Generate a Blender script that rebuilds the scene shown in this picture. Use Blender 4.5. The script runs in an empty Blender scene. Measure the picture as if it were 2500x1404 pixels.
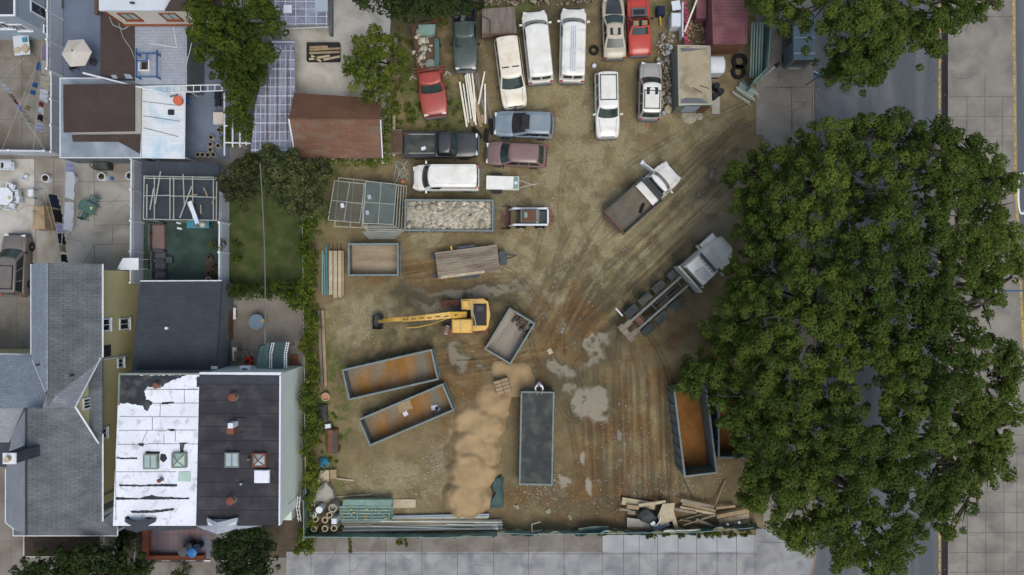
import bpy, math, random
import numpy as np
from mathutils import Vector, Matrix
random.seed(7); RNG = np.random.default_rng(11)
R = math.radians
S = bpy.context.scene
COL = S.collection
# ---------------- camera, sky, sun, exposure ----------------
CAMH = 53.333                      # the drone hangs this high, looking straight down
cd = bpy.data.cameras.new('camera'); cam = bpy.data.objects.new('camera', cd); COL.objects.link(cam)
cam.location = (0, 0, CAMH); cd.sensor_width = 36; cd.lens = 24; cd.clip_end = 900; cd.clip_start = .5
S.camera = cam
SUN_EL, SUN_AZ = 64, 150           # broad soft light through thin cloud, from the south-east
wd = bpy.data.worlds.new('World'); S.world = wd; wd.use_nodes = True
nt = wd.node_tree; sky = nt.nodes.new('ShaderNodeTexSky'); sky.sky_type = 'NISHITA'; sky.sun_disc = False
sky.sun_elevation = R(SUN_EL); sky.sun_rotation = R(SUN_AZ); sky.air_density = 1.0; sky.dust_density = 4.0; sky.ozone_density = 1.0
bg = nt.nodes['Background']; hs_ = nt.nodes.new('ShaderNodeHueSaturation'); hs_.inputs['Saturation'].default_value = .88   # thin overcast
nt.links.new(sky.outputs[0], hs_.inputs['Color']); nt.links.new(hs_.outputs[0], bg.inputs[0]); bg.inputs[1].default_value = 0.15
sd = bpy.data.lights.new('sun', 'SUN'); sd.energy = 1.0; sd.angle = R(40); sd.color = (1, .97, .93)
sun = bpy.data.objects.new('sun', sd); COL.objects.link(sun)
az, el = R(SUN_AZ), R(SUN_EL)
sun.rotation_euler = Vector((math.sin(az)*math.cos(el), math.cos(az)*math.cos(el), math.sin(el))).to_track_quat('Z', 'Y').to_euler()
S.view_settings.view_transform = 'Standard'; S.view_settings.look = 'None'; S.view_settings.gamma = 1
S.view_settings.exposure = 0.13
S.render.resolution_x = 1024; S.render.resolution_y = 575

# ---------------- measuring: a point seen at photo pixel (px,py) that stands z metres high ----------------
def W(px, py, z=0.):
    s = .032*(CAMH-z)/CAMH
    return ((px-1250)*s, -(py-702)*s, z)

def lin(c):
    return tuple(((v/255)/12.92 if v/255 <= .04045 else ((v/255+.055)/1.055)**2.4) for v in c)

# ---------------- materials ----------------
MATS = {}
def mk(name, rgb, rough=.8, var=.14, scale=1.2, fine=.12, fscale=18, rgb2=None, mscale=.6, mth=.5, mw=.12, metal=0, bump=0, spec=.3,
       pat=None, p=(1, 1), pd=.35, coat=0, alpha=None, stretch=None, tint=0, rot=0):
    m = bpy.data.materials.new(name); m.use_nodes = True; MATS[name] = m
    t = m.node_tree; N = t.nodes.new; Lk = t.links.new
    b = t.nodes['Principled BSDF']; b.inputs['Roughness'].default_value = rough; b.inputs['Metallic'].default_value = metal
    b.inputs['Specular IOR Level'].default_value = spec; b.inputs['Coat Weight'].default_value = coat
    tc = N('ShaderNodeTexCoord'); mp = N('ShaderNodeMapping'); Lk(tc.outputs['Object'], mp.inputs[0])
    if stretch: mp.inputs['Scale'].default_value = stretch
    if rot: mp.inputs['Rotation'].default_value = (0, 0, R(rot))
    def noise(sc, det=3, d=0):
        n = N('ShaderNodeTexNoise'); n.inputs['Scale'].default_value = sc; n.inputs['Detail'].default_value = det
        n.inputs['Distortion'].default_value = d; Lk(mp.outputs[0], n.inputs[0]); return n.outputs[0]
    def mrange(o, a, b_, c, d):
        r = N('ShaderNodeMapRange'); r.inputs[1].default_value = a; r.inputs[2].default_value = b_
        r.inputs[3].default_value = c; r.inputs[4].default_value = d; Lk(o, r.inputs[0]); return r.outputs[0]
    def mul(a, bb):
        q = N('ShaderNodeMath'); q.operation = 'MULTIPLY'; Lk(a, q.inputs[0]); Lk(bb, q.inputs[1]); return q.outputs[0]
    f = mul(mrange(noise(scale, 4), .3, .7, 1-var, 1+var), mrange(noise(fscale, 2), .3, .7, 1-fine, 1+fine))
    c1 = N('ShaderNodeRGB'); c1.outputs[0].default_value = (*lin(rgb), 1); col = c1.outputs[0]
    def mixc(fac, a, bcol):
        x = N('ShaderNodeMix'); x.data_type = 'RGBA'; Lk(fac, x.inputs[0]); Lk(a, x.inputs[6])
        if isinstance(bcol, tuple): x.inputs[7].default_value = (*lin(bcol), 1)
        else: Lk(bcol, x.inputs[7])
        return x.outputs[2]
    if rgb2:
        f2 = mrange(noise(mscale, 6, .4), mth-mw, mth+mw, 0, 1); col = mixc(f2, col, rgb2)
    if pat:
        if pat in ('brick', 'grid'):
            k = N('ShaderNodeTexBrick'); k.inputs['Scale'].default_value = 1
            k.offset = .5 if pat == 'brick' else 0
            k.inputs['Brick Width'].default_value = p[0]; k.inputs['Row Height'].default_value = p[1]
            k.inputs['Mortar Size'].default_value = p[2] if len(p) > 2 else .02; k.inputs['Mortar Smooth'].default_value = .3
            k.inputs['Color1'].default_value = (1, 1, 1, 1); v2 = 1-pd*.5; k.inputs['Color2'].default_value = (v2, v2, v2, 1)
            vm = 1-pd; k.inputs['Mortar'].default_value = (vm, vm, vm, 1)
            Lk(mp.outputs[0], k.inputs[0]); g = N('ShaderNodeRGBToBW'); Lk(k.outputs[0], g.inputs[0]); f = mul(f, g.outputs[0]); bo = g.outputs[0]
        else:   # 'x' or 'y' waves: ribs / planks
            k = N('ShaderNodeTexWave'); k.bands_direction = pat.upper(); k.inputs['Scale'].default_value = p[0]
            k.inputs['Distortion'].default_value = p[1]*.1; k.inputs['Detail'].default_value = 1
            Lk(mp.outputs[0], k.inputs[0]); bo = k.outputs[1]; f = mul(f, mrange(bo, 0, .5, 1-pd, 1))
        if bump:
            bp = N('ShaderNodeBump'); bp.inputs['Strength'].default_value = bump; bp.inputs['Distance'].default_value = .02
            Lk(bo, bp.inputs['Height']); Lk(bp.outputs[0], b.inputs['Normal'])
    elif bump:
        bp = N('ShaderNodeBump'); bp.inputs['Strength'].default_value = bump; bp.inputs['Distance'].default_value = .03
        Lk(noise(fscale*.6, 4), bp.inputs['Height']); Lk(bp.outputs[0], b.inputs['Normal'])
    if tint:
        at = N('ShaderNodeAttribute'); at.attribute_name = 'tint'
        f = mul(f, mrange(at.outputs['Fac'], 0, 1, 1-tint, 1+tint))
        hs = N('ShaderNodeHueSaturation'); Lk(mrange(at.outputs['Fac'], 0, 1, .525, .475), hs.inputs[0]); Lk(col, hs.inputs[4]); col = hs.outputs[0]
    vm_ = N('ShaderNodeVectorMath'); vm_.operation = 'SCALE'; Lk(col, vm_.inputs[0]); Lk(f, vm_.inputs[3])
    Lk(vm_.outputs[0], b.inputs['Base Color'])
    if tint and 'leaf' in name:                # light passes through thin leaves
        tl = N('ShaderNodeBsdfTranslucent'); ms = N('ShaderNodeMixShader'); ms.inputs[0].default_value = .5; Lk(vm_.outputs[0], tl.inputs[0])
        Lk(b.outputs[0], ms.inputs[1]); Lk(tl.outputs[0], ms.inputs[2]); Lk(ms.outputs[0], t.nodes['Material Output'].inputs[0])
    if alpha: b.inputs['Alpha'].default_value = alpha
    return m
def M(n): return MATS[n]

# ---------------- mesh builder ----------------
class MB:
    def __init__(s): s.v = []; s.f = []
    def add(s, vs, fs):
        n = len(s.v); s.v += [tuple(q) for q in vs]; s.f += [tuple(i+n for i in q) for q in fs]; return s
    def box(s, x0, y0, z0, x1, y1, z1, mtx=None):
        vs = [(x, y, z) for z in (z0, z1) for x, y in ((x0, y0), (x1, y0), (x1, y1), (x0, y1))]
        if mtx: vs = [mtx @ Vector(q) for q in vs]
        return s.add(vs, [(3, 2, 1, 0), (4, 5, 6, 7), (0, 1, 5, 4), (1, 2, 6, 5), (2, 3, 7, 6), (3, 0, 4, 7)])
    def cbox(s, c, size, rz=0, rx=0, ry=0):
        m = Matrix.Translation(c) @ Matrix.Rotation(rz, 4, 'Z') @ Matrix.Rotation(ry, 4, 'Y') @ Matrix.Rotation(rx, 4, 'X')
        a, b, d = size[0]/2, size[1]/2, size[2]/2
        return s.box(-a, -b, -d, a, b, d, m)
    def rbox(s, x0, y0, z0, x1, y1, z1, r=.04):      # box with a chamfered top edge
        a = [(x0, y0), (x1, y0), (x1, y1), (x0, y1)]; c = [(x0+r, y0+r), (x1-r, y0+r), (x1-r, y1-r), (x0+r, y1-r)]
        vs = [(*q, z0) for q in a]+[(*q, z1-r) for q in a]+[(*q, z1) for q in c]
        fs = [(3, 2, 1, 0), (8, 9, 10, 11)]
        for k in (0, 4):
            for i in range(4): j = (i+1) % 4; fs.append((k+i, k+j, k+4+j, k+4+i))
        return s.add(vs, fs)
    def prism(s, pts, z0, z1, z1s=None):
        n = len(pts)
        ar = sum(pts[i][0]*pts[(i+1) % n][1]-pts[(i+1) % n][0]*pts[i][1] for i in range(n))
        if ar < 0: pts = pts[::-1]
        vs = [(p[0], p[1], z0) for p in pts]+[(p[0], p[1], z1) for p in pts]
        return s.add(vs, [tuple(range(n-1, -1, -1)), tuple(range(n, 2*n))]+[(i, (i+1) % n, n+(i+1) % n, n+i) for i in range(n)])
    def slab(s, pts3, t):                            # a polygon in space given thickness downwards
        n = len(pts3); vs = list(pts3)+[(p[0], p[1], p[2]-t) for p in pts3]
        return s.add(vs, [tuple(range(n)), tuple(range(2*n-1, n-1, -1))]+[(i, n+i, n+(i+1) % n, (i+1) % n) for i in range(n)])
    def tube(s, p, q, r, r2=None, n=8, cap=True):
        p, q = Vector(p), Vector(q); r2 = r if r2 is None else r2; d = (q-p)
        if d.length < 1e-6: return s
        d.normalize(); u = d.orthogonal().normalized(); w = d.cross(u); k = len(s.v)
        for c, rr in ((p, r), (q, r2)):
            for i in range(n):
                a = 2*math.pi*i/n; s.v.append(tuple(c+u*math.cos(a)*rr+w*math.sin(a)*rr))
        for i in range(n): j = (i+1) % n; s.f.append((k+i, k+j, k+n+j, k+n+i))
        if cap: s.f.append(tuple(k+i for i in range(n-1, -1, -1))); s.f.append(tuple(k+n+i for i in range(n)))
        return s
    def path(s, pts, r, n=6):
        for a, b in zip(pts[:-1], pts[1:]): s.tube(a, b, r, n=n)
        return s
    def ring(s, c, ro, ri, z0, z1, n=24):            # open annular wall (pots, pipes, tyres lying flat)
        k = len(s.v)
        for rr, z in ((ro, z0), (ro, z1), (ri, z1), (ri, z0)):
            for i in range(n): a = 2*math.pi*i/n; s.v.append((c[0]+rr*math.cos(a), c[1]+rr*math.sin(a), z))
        for q in range(4):
            for i in range(n):
                j = (i+1) % n; a, b = k+q*n, k+((q+1) % 4)*n; s.f.append((a+i, a+j, b+j, b+i))
        return s
    def lathe(s, c, prof, n=20):
        k = len(s.v); m = len(prof)
        for r_, z in prof:
            for i in range(n): a = 2*math.pi*i/n; s.v.append((c[0]+r_*math.cos(a), c[1]+r_*math.sin(a), c[2]+z))
        for q in range(m-1):
            for i in range(n): j = (i+1) % n; s.f.append((k+q*n+i, k+q*n+j, k+(q+1)*n+j, k+(q+1)*n+i))
        s.f.append(tuple(k+i for i in range(n-1, -1, -1))); s.f.append(tuple(k+(m-1)*n+i for i in range(n)))
        return s
    def loft(s, secs, closed=False, caps=True):
        n = len(secs[0]); k = len(s.v)
        for q in secs: s.v += [tuple(p) for p in q]
        for i in range(len(secs)-1):
            for j in range(n if closed else n-1):
                j2 = (j+1) % n; s.f.append((k+i*n+j, k+i*n+j2, k+(i+1)*n+j2, k+(i+1)*n+j))
        if caps: s.f.append(tuple(k+i for i in range(n-1, -1, -1))); s.f.append(tuple(k+(len(secs)-1)*n+i for i in range(n)))
        return s
    def build(s, name, mat, parent=None, world=False, smooth=False, fix=True):
        me = bpy.data.meshes.new(name); v = s.v
        if world and parent is not None: l = parent.location; v = [(q[0]-l.x, q[1]-l.y, q[2]-l.z) for q in v]
        me.from_pydata(v, [], s.f)
        if fix:
            import bmesh
            bm = bmesh.new(); bm.from_mesh(me); bmesh.ops.recalc_face_normals(bm, faces=bm.faces); bm.to_mesh(me); bm.free()
        me.materials.append(M(mat) if isinstance(mat, str) else mat)
        if smooth:
            me.shade_smooth() if smooth is True else me.set_sharp_from_angle(angle=R(35))
            if smooth != True: me.polygons.foreach_set('use_smooth', [True]*len(me.polygons))
        o = bpy.data.objects.new(name, me); COL.objects.link(o); o.parent = parent
        return o
def tag(o, label=None, cat=None, group=None, kind=None):
    if label: o['label'] = label
    if cat: o['category'] = cat
    if group: o['group'] = group
    if kind: o['kind'] = kind
    return o
def thing(name, label, cat, loc=(0, 0, 0), rz=0, group=None):
    o = bpy.data.objects.new(name, None); o.empty_display_size = .3; COL.objects.link(o); o.location = loc; o.rotation_euler = (0, 0, rz)
    return tag(o, label, cat, group)
def recenter(o):          # put a single-mesh thing's origin at its own base
    me = o.data; co = np.empty(len(me.vertices)*3); me.vertices.foreach_get('co', co); co = co.reshape(-1, 3)
    c = np.array([(co[:, 0].min()+co[:, 0].max())/2, (co[:, 1].min()+co[:, 1].max())/2, co[:, 2].min()])
    co -= c; me.vertices.foreach_set('co', co.ravel()); o.location = Vector(c)+o.location; me.update(); return o
def solo(mb, name, mat, label, cat, group=None, smooth=False, kind=None):
    o = mb.build(name, mat, smooth=smooth); recenter(o); return tag(o, label, cat, group, kind)
def struct(mb, name, mat, smooth=False):
    return tag(mb.build(name, mat, smooth=smooth), kind='structure')
def copy_tree(o, parent=None):
    c = o.copy(); COL.objects.link(c); c.parent = parent
    for ch in list(o.children): copy_tree(ch, c)
    return c
def PX(pts, z): return [W(a, b, z) for a, b in pts]
def rect(pts, z):         # four photo corners at height z -> centre, length, width, angle of first edge
    p = [Vector(W(a, b, z)) for a, b in pts]; c = sum(p, Vector())/4
    e = (p[1]-p[0]+p[2]-p[3])/2; g = (p[3]-p[0]+p[2]-p[1])/2
    return c, e.length, g.length, math.atan2(e.y, e.x)
def ang(x0, y0, x1, y1): return math.atan2(-(y1-y0), x1-x0)

# ---------------- foliage ----------------
def leaf_mesh(name, mat, cl, per=110, ls=.14, parent=None, flat=.62, up=.25, sep=1.0):
    """cl: array rows x,y,z,radius,tint ; leaves sit on each clump's shell."""
    cl = np.asarray(cl, float); n = len(cl)
    cnt = np.maximum(6, (per*(cl[:, 3]/.55)**2).astype(int)); idx = np.repeat(np.arange(n), cnt); m = len(idx)
    d = RNG.normal(size=(m, 3)); d[:, 2] = d[:, 2]+up; d /= np.linalg.norm(d, axis=1)[:, None]
    rr = cl[idx, 3]*(.55+.5*RNG.random(m)**.6); pos = cl[idx, :3]+d*rr[:, None]*np.array([1, 1, flat])
    nrm = d+RNG.normal(size=(m, 3))*.45; nrm[:, 2] += .35; nrm /= np.linalg.norm(nrm, axis=1)[:, None]
    a = np.cross(nrm, RNG.normal(size=(m, 3))); a /= np.linalg.norm(a, axis=1)[:, None]; b = np.cross(nrm, a)
    sz = ls*(.6+.8*RNG.random(m)); a *= sz[:, None]; b *= (sz*.62)[:, None]
    V = np.stack([pos-a, pos-b*.9+a*.1, pos+a, pos+b*.9+a*.1], 1).reshape(-1, 3)
    if parent is not None: V -= np.array(parent.location)
    me = bpy.data.meshes.new(name); me.vertices.add(4*m); me.vertices.foreach_set('co', V.ravel())
    me.loops.add(4*m); me.loops.foreach_set('vertex_index', np.arange(4*m)); me.polygons.add(m)
    me.polygons.foreach_set('loop_start', np.arange(m)*4); me.polygons.foreach_set('loop_total', np.full(m, 4))
    me.update(calc_edges=True); at = me.attributes.new('tint', 'FLOAT', 'FACE')
    at.data.foreach_set('value', np.clip(cl[idx, 4]+RNG.normal(size=m)*.12, 0, 1).astype(np.float32))
    me.materials.append(M(mat)); o = bpy.data.objects.new(name, me); COL.objects.link(o); o.parent = parent
    return o
def clumps(blobs, rmin=.35, rmax=.75, dens=1.25, low=.5, squash=.55):
    """blobs: (px,py,r_px,z) crown lobes as seen in the photo; z is the height of the lobe's middle."""
    out = []
    for b in blobs:
        px, py, rp, z = b[:4]; c = W(px, py, z); Rb = rp*.032*(CAMH-z)/CAMH
        n = int(dens*math.pi*Rb*Rb/(math.pi*((rmin+rmax)/2)**2)*1.5)+3
        for i in range(n):
            q = math.sqrt(random.random())*1.03; a = random.random()*2*math.pi; rc = random.uniform(rmin, rmax)*(1 if q < .8 else .7)
            zz = z+math.sqrt(max(0, 1-min(1, q)**2))*Rb*squash-random.random()**1.5*1.6*low
            out.append((c[0]+math.cos(a)*q*(Rb-rc*.4), c[1]+math.sin(a)*q*(Rb-rc*.4), max(rc*.5, zz), rc, random.gauss(.5, .16)+.28*math.sin(c[0]*.31+c[1]*.23)*math.cos(c[1]*.27-c[0]*.11)+.12*math.sin(px*1.7)))
    return out
def tree(name, label, cat, blobs, trunk, mat='leaf_street', group=None, th=None, tr=.22, rmin=.35, rmax=.75, dens=1.25, ls=.15, per=110, squash=.55, low=.8, limbs=True):
    b0 = W(*trunk, 0); t = thing(name, label, cat, b0, 0, group)
    leaf_mesh('crown', mat, clumps(blobs, rmin, rmax, dens, low, squash), per, ls, t)
    zt = th or max(1.2, min(b[3] for b in blobs)*.6)
    mb = MB(); mb.tube((0, 0, -.1), (0.05, .05, zt), tr*1.25, tr, n=10); mb.build('trunk', 'bark', t, smooth=True)
    if limbs:
        mb = MB()
        for b in blobs:
            c = Vector(W(b[0], b[1], b[3]))-Vector(b0); mid = Vector((c.x*.45, c.y*.45, zt+(c.z-zt)*.6))
            mb.tube((0.05, .05, zt-.05), mid, tr*.55, tr*.35, n=7); mb.tube(mid, c, tr*.35, .04, n=6)
            for k in range(4):
                e = c+Vector((random.uniform(-1, 1), random.uniform(-1, 1), .25))*b[2]*.032*.75; mb.tube(mid.lerp(c, .5), e, .07, .02, n=5)
        mb.build('branch', 'bark', t, smooth=True)
    return t
# ---------------- material table (surface colours ----------------
mk('ground_far', (118, 116, 112), .95, .15, .3, .1, 8)
mk('concrete', (136, 134, 128), .9, .16, .35, .08, 22, rgb2=(116, 113, 104), mscale=.5, mth=.52)
mk('concrete_patio', (150, 149, 141), .9, .16, .3, .1, 14, rgb2=(120, 114, 102), mscale=.35, mth=.53)
mk('concrete_old', (128, 124, 114), .92, .18, .4, .12, 16, rgb2=(98, 92, 82), mscale=.4, mth=.54)
mk('concrete_pale', (178, 177, 168), .9, .12, .4, .1, 12, rgb2=(146, 142, 130), mscale=.5, mth=.55)
mk('concrete_warm', (130, 127, 118), .9, .13, .5, .1, 20, rgb2=(110, 108, 102), mscale=.6, mth=.54)
mk('sidewalk', (143, 145, 143), .9, .15, .6, .09, 22, rgb2=(118, 120, 124), mscale=.8, mth=.53)
mk('sidewalk_new', (160, 163, 164), .9, .1, .25, .06, 22, rgb2=(144, 147, 150), mscale=.5)
mk('sidewalk_old', (124, 120, 112), .92, .14, .5, .1, 16, rgb2=(104, 99, 90), mscale=.7)
mk('joint', (82, 80, 76), .95, .2, 2, .1)
mk('asphalt', (82, 89, 94), .9, .16, .3, .12, 30, rgb2=(104, 108, 110), mscale=.7, mth=.53, stretch=(1, .1, 1))
mk('asphalt_patch', (104, 108, 112), .9, .18, .5, .1, 25, rgb2=(88, 94, 102), mscale=.5)
mk('deck_blue', (102, 116, 134), .8, .12, .35, .06, 12, rgb2=(96, 106, 122), mscale=.5)
mk('kerb_dark', (34, 34, 36), .8)
mk('yellow_line', (178, 150, 74), .8, .2, 3, .25, 9, rgb2=(120, 112, 90), mscale=5, mth=.55)
mk('kerb_steel', (150, 128, 108), .8, .15)
mk('white_paint', (214, 220, 222), .75, .08, 3, .1)
mk('lawn', (58, 72, 34), .95, .28, .9, .45, 22, rgb2=(76, 76, 46), mscale=1.3, mth=.56, bump=.6)
mk('turf', (58, 78, 70), .95, .12, .6, .15, 40, rgb2=(48, 64, 58), mscale=1)
mk('mulch', (62, 54, 44), .98, .3, 3, .5, 25, bump=.6)
mk('soil', (82, 73, 60), .98, .25, 1, .3, 20, bump=.4)
mk('brick_paving', (118, 98, 100), .9, .1, 1, .1, 20, rgb2=(98, 104, 116), mscale=.7, pat='grid', p=(.42, .42, .03), pd=.3)
mk('terracotta_edge', (122, 76, 54), .85, .15, 2)
mk('leaf_street', (86, 106, 42), .75, .18, .5, .1, 8, tint=.38, spec=.25)
mk('leaf_dark', (58, 74, 36), .75, .18, .5, .1, 8, tint=.35, spec=.25)
mk('leaf_garden', (84, 100, 32), .75, .18, .5, .1, 8, tint=.4, spec=.25)
mk('leaf_vine', (100, 116, 42), .75, .2, .8, .1, 8, tint=.35, spec=.25)
mk('leaf_olive', (84, 88, 54), .8, .15, .6, .1, 8, tint=.35, spec=.25)
mk('leaf_blossom', (88, 98, 56), .75, .2, .6, .35, 6, rgb2=(140, 142, 122), mscale=4, mth=.66, mw=.04, tint=.3)
mk('leaf_hedge', (66, 84, 30), .8, .15, 1, .1, 8, tint=.3)
mk('bark', (74, 66, 58), .95, .2, 4, .2)
mk('roof_brown', (72, 62, 58), .95, .12, .7, .16, 30, pat='brick', p=(.3, .14, .014), pd=.3)
mk('roof_grey', (114, 120, 123), .95, .12, .9, .18, 20, pat='brick', p=(.36, .17, .02), pd=.38, rgb2=(98, 104, 107), mscale=.8)
mk('roof_pale', (134, 145, 153), .95, .1, .9, .2, 9, pat='brick', p=(.3, .16, .014), pd=.22)  # brighter light on the west slopes is put into this tone
mk('roof_mid', (142, 149, 154), .95, .1, .8, .18, 20, pat='brick', p=(.36, .17, .02), pd=.34)  # lighter copy of roof_grey: slope lighting put into the colour
mk('roof_dark', (60, 68, 75), .95, .12, .6, .14, 26, pat='brick', p=(.5, .16, .015), pd=.3)
mk('roof_rust', (108, 80, 62), .95, .14, .7, .15, 26, pat='brick', p=(.32, .15, .014), pd=.25)
mk('roof_rust_worn', (114, 84, 66), .95, .12, .7, .15, 26, pat='brick', p=(.5, .15, .016), pd=.3, rgb2=(116, 98, 84), mscale=1.6, mth=.54, mw=.1, stretch=(.6, 1.6, 1))
mk('roof_white', (216, 222, 230), .8, .08, .5, .06, 9, rgb2=(182, 189, 196), mscale=1.7, mth=.62, mw=.07)
mk('roof_black', (50, 50, 55), .9, .14, .5, .1, 16, rgb2=(68, 68, 70), mscale=.9, mth=.57)
mk('tar', (48, 52, 56), .95, .25, 2, .2, 14, rgb2=(78, 82, 82), mscale=1.6, mth=.6)
mk('flat_grey', (140, 151, 160), .9, .12, .5, .08, 14, rgb2=(120, 131, 141), mscale=.7)
mk('tile_grey', (150, 158, 168), .9, .12, .7, .12, 14, pat='grid', p=(.22, .22, .02), pd=.25)
mk('corr_white', (208, 216, 220), .6, .1, .5, .06, 8, pat='y', p=(2.4, 0), pd=.12, bump=.4, rgb2=(160, 190, 204), mscale=.5, mth=.56, mw=.1)
mk('wall_pale', (150, 163, 174), .8, .06, .5, .04, pat=None)
mk('wall_white', (190, 198, 204), .8, .06, .6, .04)
mk('wall_cream', (196, 190, 178), .85, .06, .6, .05)
mk('wall_yellow', (182, 175, 130), .85, .05, .5, .04)
mk('wall_mint', (206, 218, 208), .85, .06, .4, .04)
mk('wall_grey', (96, 104, 108), .9, .1)
mk('trim_white', (206, 212, 216), .6, .05)
mk('trim_brown', (126, 76, 48), .8, .12)
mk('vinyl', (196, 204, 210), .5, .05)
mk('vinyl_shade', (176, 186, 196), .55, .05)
mk('glass_dark', (34, 42, 46), .15, .05, spec=.6)
mk('glass_car', (44, 58, 54), .1, .35, 2.2, .1, spec=.7)
mk('glass_pale', (152, 172, 172), .2, .12, spec=.6)
mk('green_glass', (160, 186, 174), .3, .1, spec=.5)
mk('tyre', (30, 30, 32), .9, .15)
mk('rim', (150, 152, 155), .35, .1, metal=.6)
mk('black_plastic', (36, 37, 40), .6, .1)
mk('dark_inside', (44, 44, 46), .9, .3, 3)
mk('bumper_grey', (92, 96, 98), .6, .1)
def paint(n, c, dirt=None, **k): mk(n, c, .32, .05, .8, .03, 10, rgb2=dirt, mscale=.9, mth=.6, mw=.2, coat=.4, spec=.5, **k)
paint('paint_white', (226, 228, 222), (196, 192, 176))
paint('paint_white_old', (226, 222, 204), (190, 176, 146))
paint('paint_silver', (160, 158, 152), (140, 138, 130))
paint('paint_gold', (178, 172, 152), (158, 150, 130))
paint('paint_black', (42, 46, 48), (60, 64, 62))
paint('paint_green', (64, 78, 74), (84, 94, 86))
paint('paint_red', (158, 66, 54), (140, 62, 50))
paint('paint_red_bright', (184, 66, 50), (156, 46, 44))
paint('paint_blue', (112, 130, 142), (136, 144, 142))
paint('paint_brown', (122, 98, 94), (110, 92, 84))
paint('paint_beige', (112, 106, 100), (96, 92, 88))
paint('paint_teal', (112, 134, 142), (98, 118, 126))
paint('paint_yellow', (206, 166, 72), (146, 116, 62))
mk('headlamp', (206, 212, 208), .2, .05, spec=.6)
mk('taillamp', (170, 40, 32), .3, .05)
mk('bin_steel', (94, 108, 108), .7, .12, .9, .1, 8, rgb2=(118, 120, 112), mscale=1.2, mth=.58)
mk('bin_rim', (112, 126, 124), .6, .1, 1, .1, 8, rgb2=(130, 110, 88), mscale=3, mth=.64)
mk('bin_rust', (138, 98, 48), .9, .18, .8, .14, 8, rgb2=(116, 114, 100), mscale=.5, mth=.52, mw=.14, stretch=(1.4, .5, 1))
mk('bin_rust_wet', (140, 96, 38), .7, .14, .8, .12, 8, rgb2=(116, 76, 32), mscale=.8)
mk('bin_floor_tan', (136, 122, 100), .9, .14, .6, .12, 10, rgb2=(150, 138, 116), mscale=.8, stretch=(.3, 2, 1))
mk('bin_floor_grey', (150, 144, 132), .9, .12, .8, .1, 10, rgb2=(128, 122, 110), mscale=1, stretch=(.25, 2.4, 1))
mk('tarp_dark', (52, 58, 58), .75, .2, .8, .12, 8, rgb2=(80, 82, 74), mscale=1.1, mth=.55, bump=.25)
mk('tarp_green', (62, 84, 82), .7, .2, 1, .15, 8, bump=.4)
mk('tarp_blue', (62, 128, 150), .6, .2, 2)
mk('tarp_pale', (150, 150, 138), .8, .14, 1, .1, 8, bump=.4)
mk('rubble', (172, 167, 150), .95, .3, 1.5, .2, 12, tint=.25)
mk('rock_pale', (160, 153, 134), .9, .2, 2, .2, tint=.2)
mk('sand', (158, 137, 102), .98, .09, .9, .08, 30, rgb2=(146, 124, 90), mscale=1.0, mth=.58, bump=.25)
mk('wood_grey', (150, 142, 124), .95, .2, 1, .15, 14, stretch=(.4, 3, 1), rgb2=(106, 96, 84), mscale=1)
mk('wood_grey_y', (128, 120, 110), .95, .2, 1, .15, 14, stretch=(3, .4, 1), rgb2=(100, 92, 84), mscale=1)
mk('wood_tan', (160, 142, 112), .9, .18, 1.2, .12, 12, rgb2=(136, 118, 92), mscale=1)
mk('wood_pale', (182, 172, 146), .9, .15, 1.2, .12, 12, rgb2=(160, 148, 122), mscale=1)
mk('wood_dark', (92, 74, 62), .95, .2, 1.5)
mk('pvc', (226, 224, 208), .6, .06, 2)
mk('steel_pale', (164, 170, 160), .5, .12, 2, metal=.2)
mk('steel_dark', (62, 66, 68), .6, .2, 2)
mk('steel_rust', (108, 76, 60), .85, .25, 2)
mk('steel_mid', (112, 116, 112), .6, .15, 2, metal=.2)
mk('steel_green', (120, 148, 138), .6, .15, 1.5)
mk('mesh_green', (96, 108, 104), .8, .16, 1, .2, 30, alpha=.72)
mk('mesh_thin', (106, 108, 100), .8, .16, 1, .2, 30, alpha=.3)
mk('fence_green', (92, 122, 118), .7, .16, .6, .1, 10, rgb2=(120, 146, 136), mscale=.8)
mk('container_maroon', (116, 74, 82), .8, .12, .8, .08, 12, rgb2=(126, 88, 88), mscale=.8)
mk('container_tan', (164, 154, 128), .9, .1, .6, .1, 10, rgb2=(118, 112, 94), mscale=.7, mth=.6)
mk('container_grey', (118, 120, 108), .8, .12)
mk('cloth_white', (218, 224, 232), .9, .05, 2)
mk('cloth_cream', (192, 190, 172), .9, .06, 2)
mk('cloth_purple', (150, 132, 172), .9, .06, 2)
mk('cloth_lilac', (168, 172, 204), .9, .06, 2)
mk('cloth_blue', (54, 96, 150), .9, .1, 2)
mk('cloth_navy', (34, 42, 66), .9, .1, 2)
mk('cloth_black', (34, 34, 36), .9, .1, 2)
mk('cloth_red', (130, 40, 46), .9, .1, 2)
mk('cloth_tan', (140, 124, 96), .9, .1, 2)
mk('parasol', (186, 182, 172), .9, .05, 1)
mk('plastic_white', (204, 212, 218), .5, .05)
mk('plastic_green', (70, 100, 94), .6, .08)
mk('plastic_blue', (40, 106, 162), .5, .08)
mk('plastic_orange', (190, 98, 70), .5, .08)
mk('plastic_red', (196, 44, 34), .5, .08)
mk('wicker', (74, 80, 84), .9, .2, 3, .3, 30)
mk('cushion_brown', (112, 96, 90), .9, .1)
mk('clay', (122, 76, 60), .9, .15, 3)
mk('terracotta', (188, 130, 104), .85, .1)
mk('skin', (176, 128, 104), .6, .04)
mk('hair', (30, 26, 24), .8, .1)
mk('denim', (48, 56, 76), .9, .1)
mk('frame_blue', (58, 90, 130), .6, .15)
mk('copper', (120, 130, 120), .7, .2)
mk('frost', (150, 160, 178), .4, .15, .8, .1, 6, rgb2=(112, 112, 132), mscale=.8, alpha=.8)
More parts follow.
